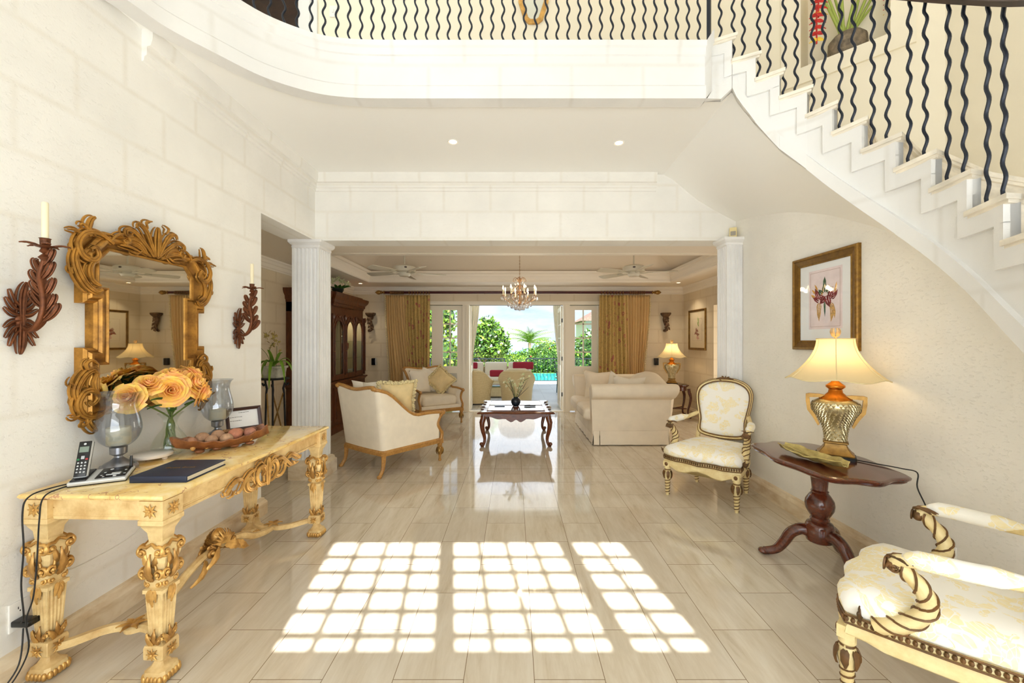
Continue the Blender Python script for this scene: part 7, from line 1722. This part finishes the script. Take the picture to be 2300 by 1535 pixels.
# wicker furniture
WICK = mat('pale_wicker', (232, 212, 168), .75); t_ = NT(WICK); v_ = t_.coord('Object'); t_.col(t_.ramp(t_.n('ShaderNodeTexBrick', {'Vector': t_.coord('Object', rot=(PI/2, 0, 0)), 'Scale': 1.0, 'Brick Width': .03, 'Row Height': .014, 'Mortar Size': .003, 'Color1': (1, 1, 1, 1), 'Color2': (.6, .6, .6, 1), 'Mortar': (0, 0, 0, 1)}).outputs['Color'], [(.0, (190, 166, 120)), (.9, (238, 220, 176))]))
OUTC = mat('outdoor_cushion', (226, 214, 188), .9); REDC = mat('red_cushion', (150, 26, 42), .85)
def wicker(label, x, y, rz):
    t = thing('wicker_armchair', label, 'armchair', (x, y, -.015), rz); m = MB(); rs = []
    n = 36
    for i in range(n+1):        # arms and back shell, opening to -y
        a = math.radians(lerp(-35, 215, i/n)); cb = max(0, math.sin(a)); top = .55+.22*smooth(cb*1.3); flare = .09
        ox, oy = .40*math.cos(a), .38*math.sin(a); k = 1
        rs.append([(ox*.90, oy*.90, .03), (ox*.97, oy*.97, .35), (ox*(1+flare), oy*(1+flare), top-.05), (ox*(1+flare+.05), oy*(1+flare+.05), top), (ox*(1+.0), oy*1.0, top+.03), (ox*.88, oy*.88, top-.03), (ox*.80, oy*.80, .4), (ox*.80, oy*.80, .03)])
    m.rings(rs); m.build('woven_shell', WICK, t, angle=1); m = MB(); m.lathe([(.34, .03), (.36, .3), (.32, .34)], 24); m.build('seat_base', WICK, t); m = MB(); m.lathe([(.35, -.0), (.35, .03)], 24); m.build('plinth', BLACKM, t)
    m = MB(); m.rbox((0, -.04, .40), (.60, .60, .12), .05, 3); m.rbox((0, .27, .66), (.50, .14, .36), .06, 3); m.build('cushions', OUTC, t, angle=1.2)
    return t
wk = wicker('wicker tub armchair on the terrace with its back to the door, centre of the opening', .07, 9.95, PI-.05); wk['label'] = 'wicker tub chair on the terrace directly behind the blue vase'; wk.rotation_euler.z = PI
# back faces the room: shell opening to +y
wk2 = dup(wk, (-.92, 9.85, -.015), PI/2+1.2, 'wicker tub chair on the terrace half hidden by the left door jamb')
so_ = thing('terrace_sofa', 'outdoor sofa with beige cushions along the left fence', 'sofa', (-.55, 12.4, -.015)); m = MB(); m.box((-1.1, -.4, .05), (1.1, .4, .30)); m.box((-1.1, .3, .05), (1.1, .42, .70)); m.build('frame', WICK, so_, angle=.4)
for k in range(3):
    m = MB(); m.rbox((-.72+.72*k, -.05, .37), (.70, .68, .14), .05, 3); m.build('seat_cushion', OUTC, so_, angle=1.2); m = MB(); m.rbox((-.72+.72*k, .22, .63), (.68, .16, .44), .06, 3); m.build('back_cushion', OUTC, so_, angle=1.2)
for x, y, lb, w_, z, h in ((.28, 12.15, 'red cushion on the terrace sofa right of centre', .62, .74, .22), (-.50, 11.95, 'red cushion lying on the terrace sofa seat between the wicker chairs', .42, .52, .2), (-1.25, 12.1, 'red cushion at the left of the terrace sofa', .34, .74, .2)):
    o = thing('red_cushion', lb, 'cushion', (x, y+.15, z)); m = MB(); m.rbox((0, 0, 0), (w_, .13, h), .05, 3); m.build('pillow', REDC, o, angle=1.2)
tt = thing('terrace_table', 'low wicker terrace table with a green glass top', 'table', (-.55, 10.95, -.015)); m = MB(); m.rbox((0, 0, .16), (.62, .5, .26), .03, 2); m.build('base', WICK, tt); m = MB(); m.rbox((0, 0, .31), (.68, .56, .018), .006, 2); m.build('glass_top', mat('green_glass_top', (96, 140, 128), .05, coat=1), tt)
dg = thing('folding_chair', 'dark green folded terrace chair leaning by the right door leaf', 'chair', (1.28, 11.6, -.015), .2)
for sg in (-1, 1): MB().tube([(0, sg*.22, 0), (.02, sg*.22, .45), (-.10, sg*.22, 1.05)], .014, 6).build('side_rail', mat('dark_green_metal', (34, 70, 62), .4), dg)
m = MB()
for i in range(7): m.tube([(-.02-.012*i, -.22, .5+.08*i), (-.02-.012*i, .22, .5+.08*i)], .010, 6)
m.build('back_slats', MATS['dark_green_metal'], dg); MB().cbox((.10, 0, .43), (.30, .44, .02)).build('seat', MATS['dark_green_metal'], dg, smooth=False)
for sg in (-1, 1): MB().tube([(.24, sg*.2, 0), (.0, sg*.2, .45)], .014, 6).build('leg', MATS['dark_green_metal'], dg)
hs_ = thing('garden_house', 'pale neighbouring house with brown tiled roof seen through the right door panes', 'building', (6.2, 26, -.4)); m = MB(); m.box((-1.8, -1, 0), (3, 3, 3.2)); m.build('wall', mat('house_cream', (232, 228, 214), .8), hs_, smooth=False)
m = MB(); m.prism([(-2.2, 3.1), (3.4, 3.1), (.6, 4.7)], -1.5, 3.4, 'y'); m.build('roof', mat('brown_roof_tiles', (130, 100, 86), .8, var=.3, vscale=10), hs_, smooth=False)
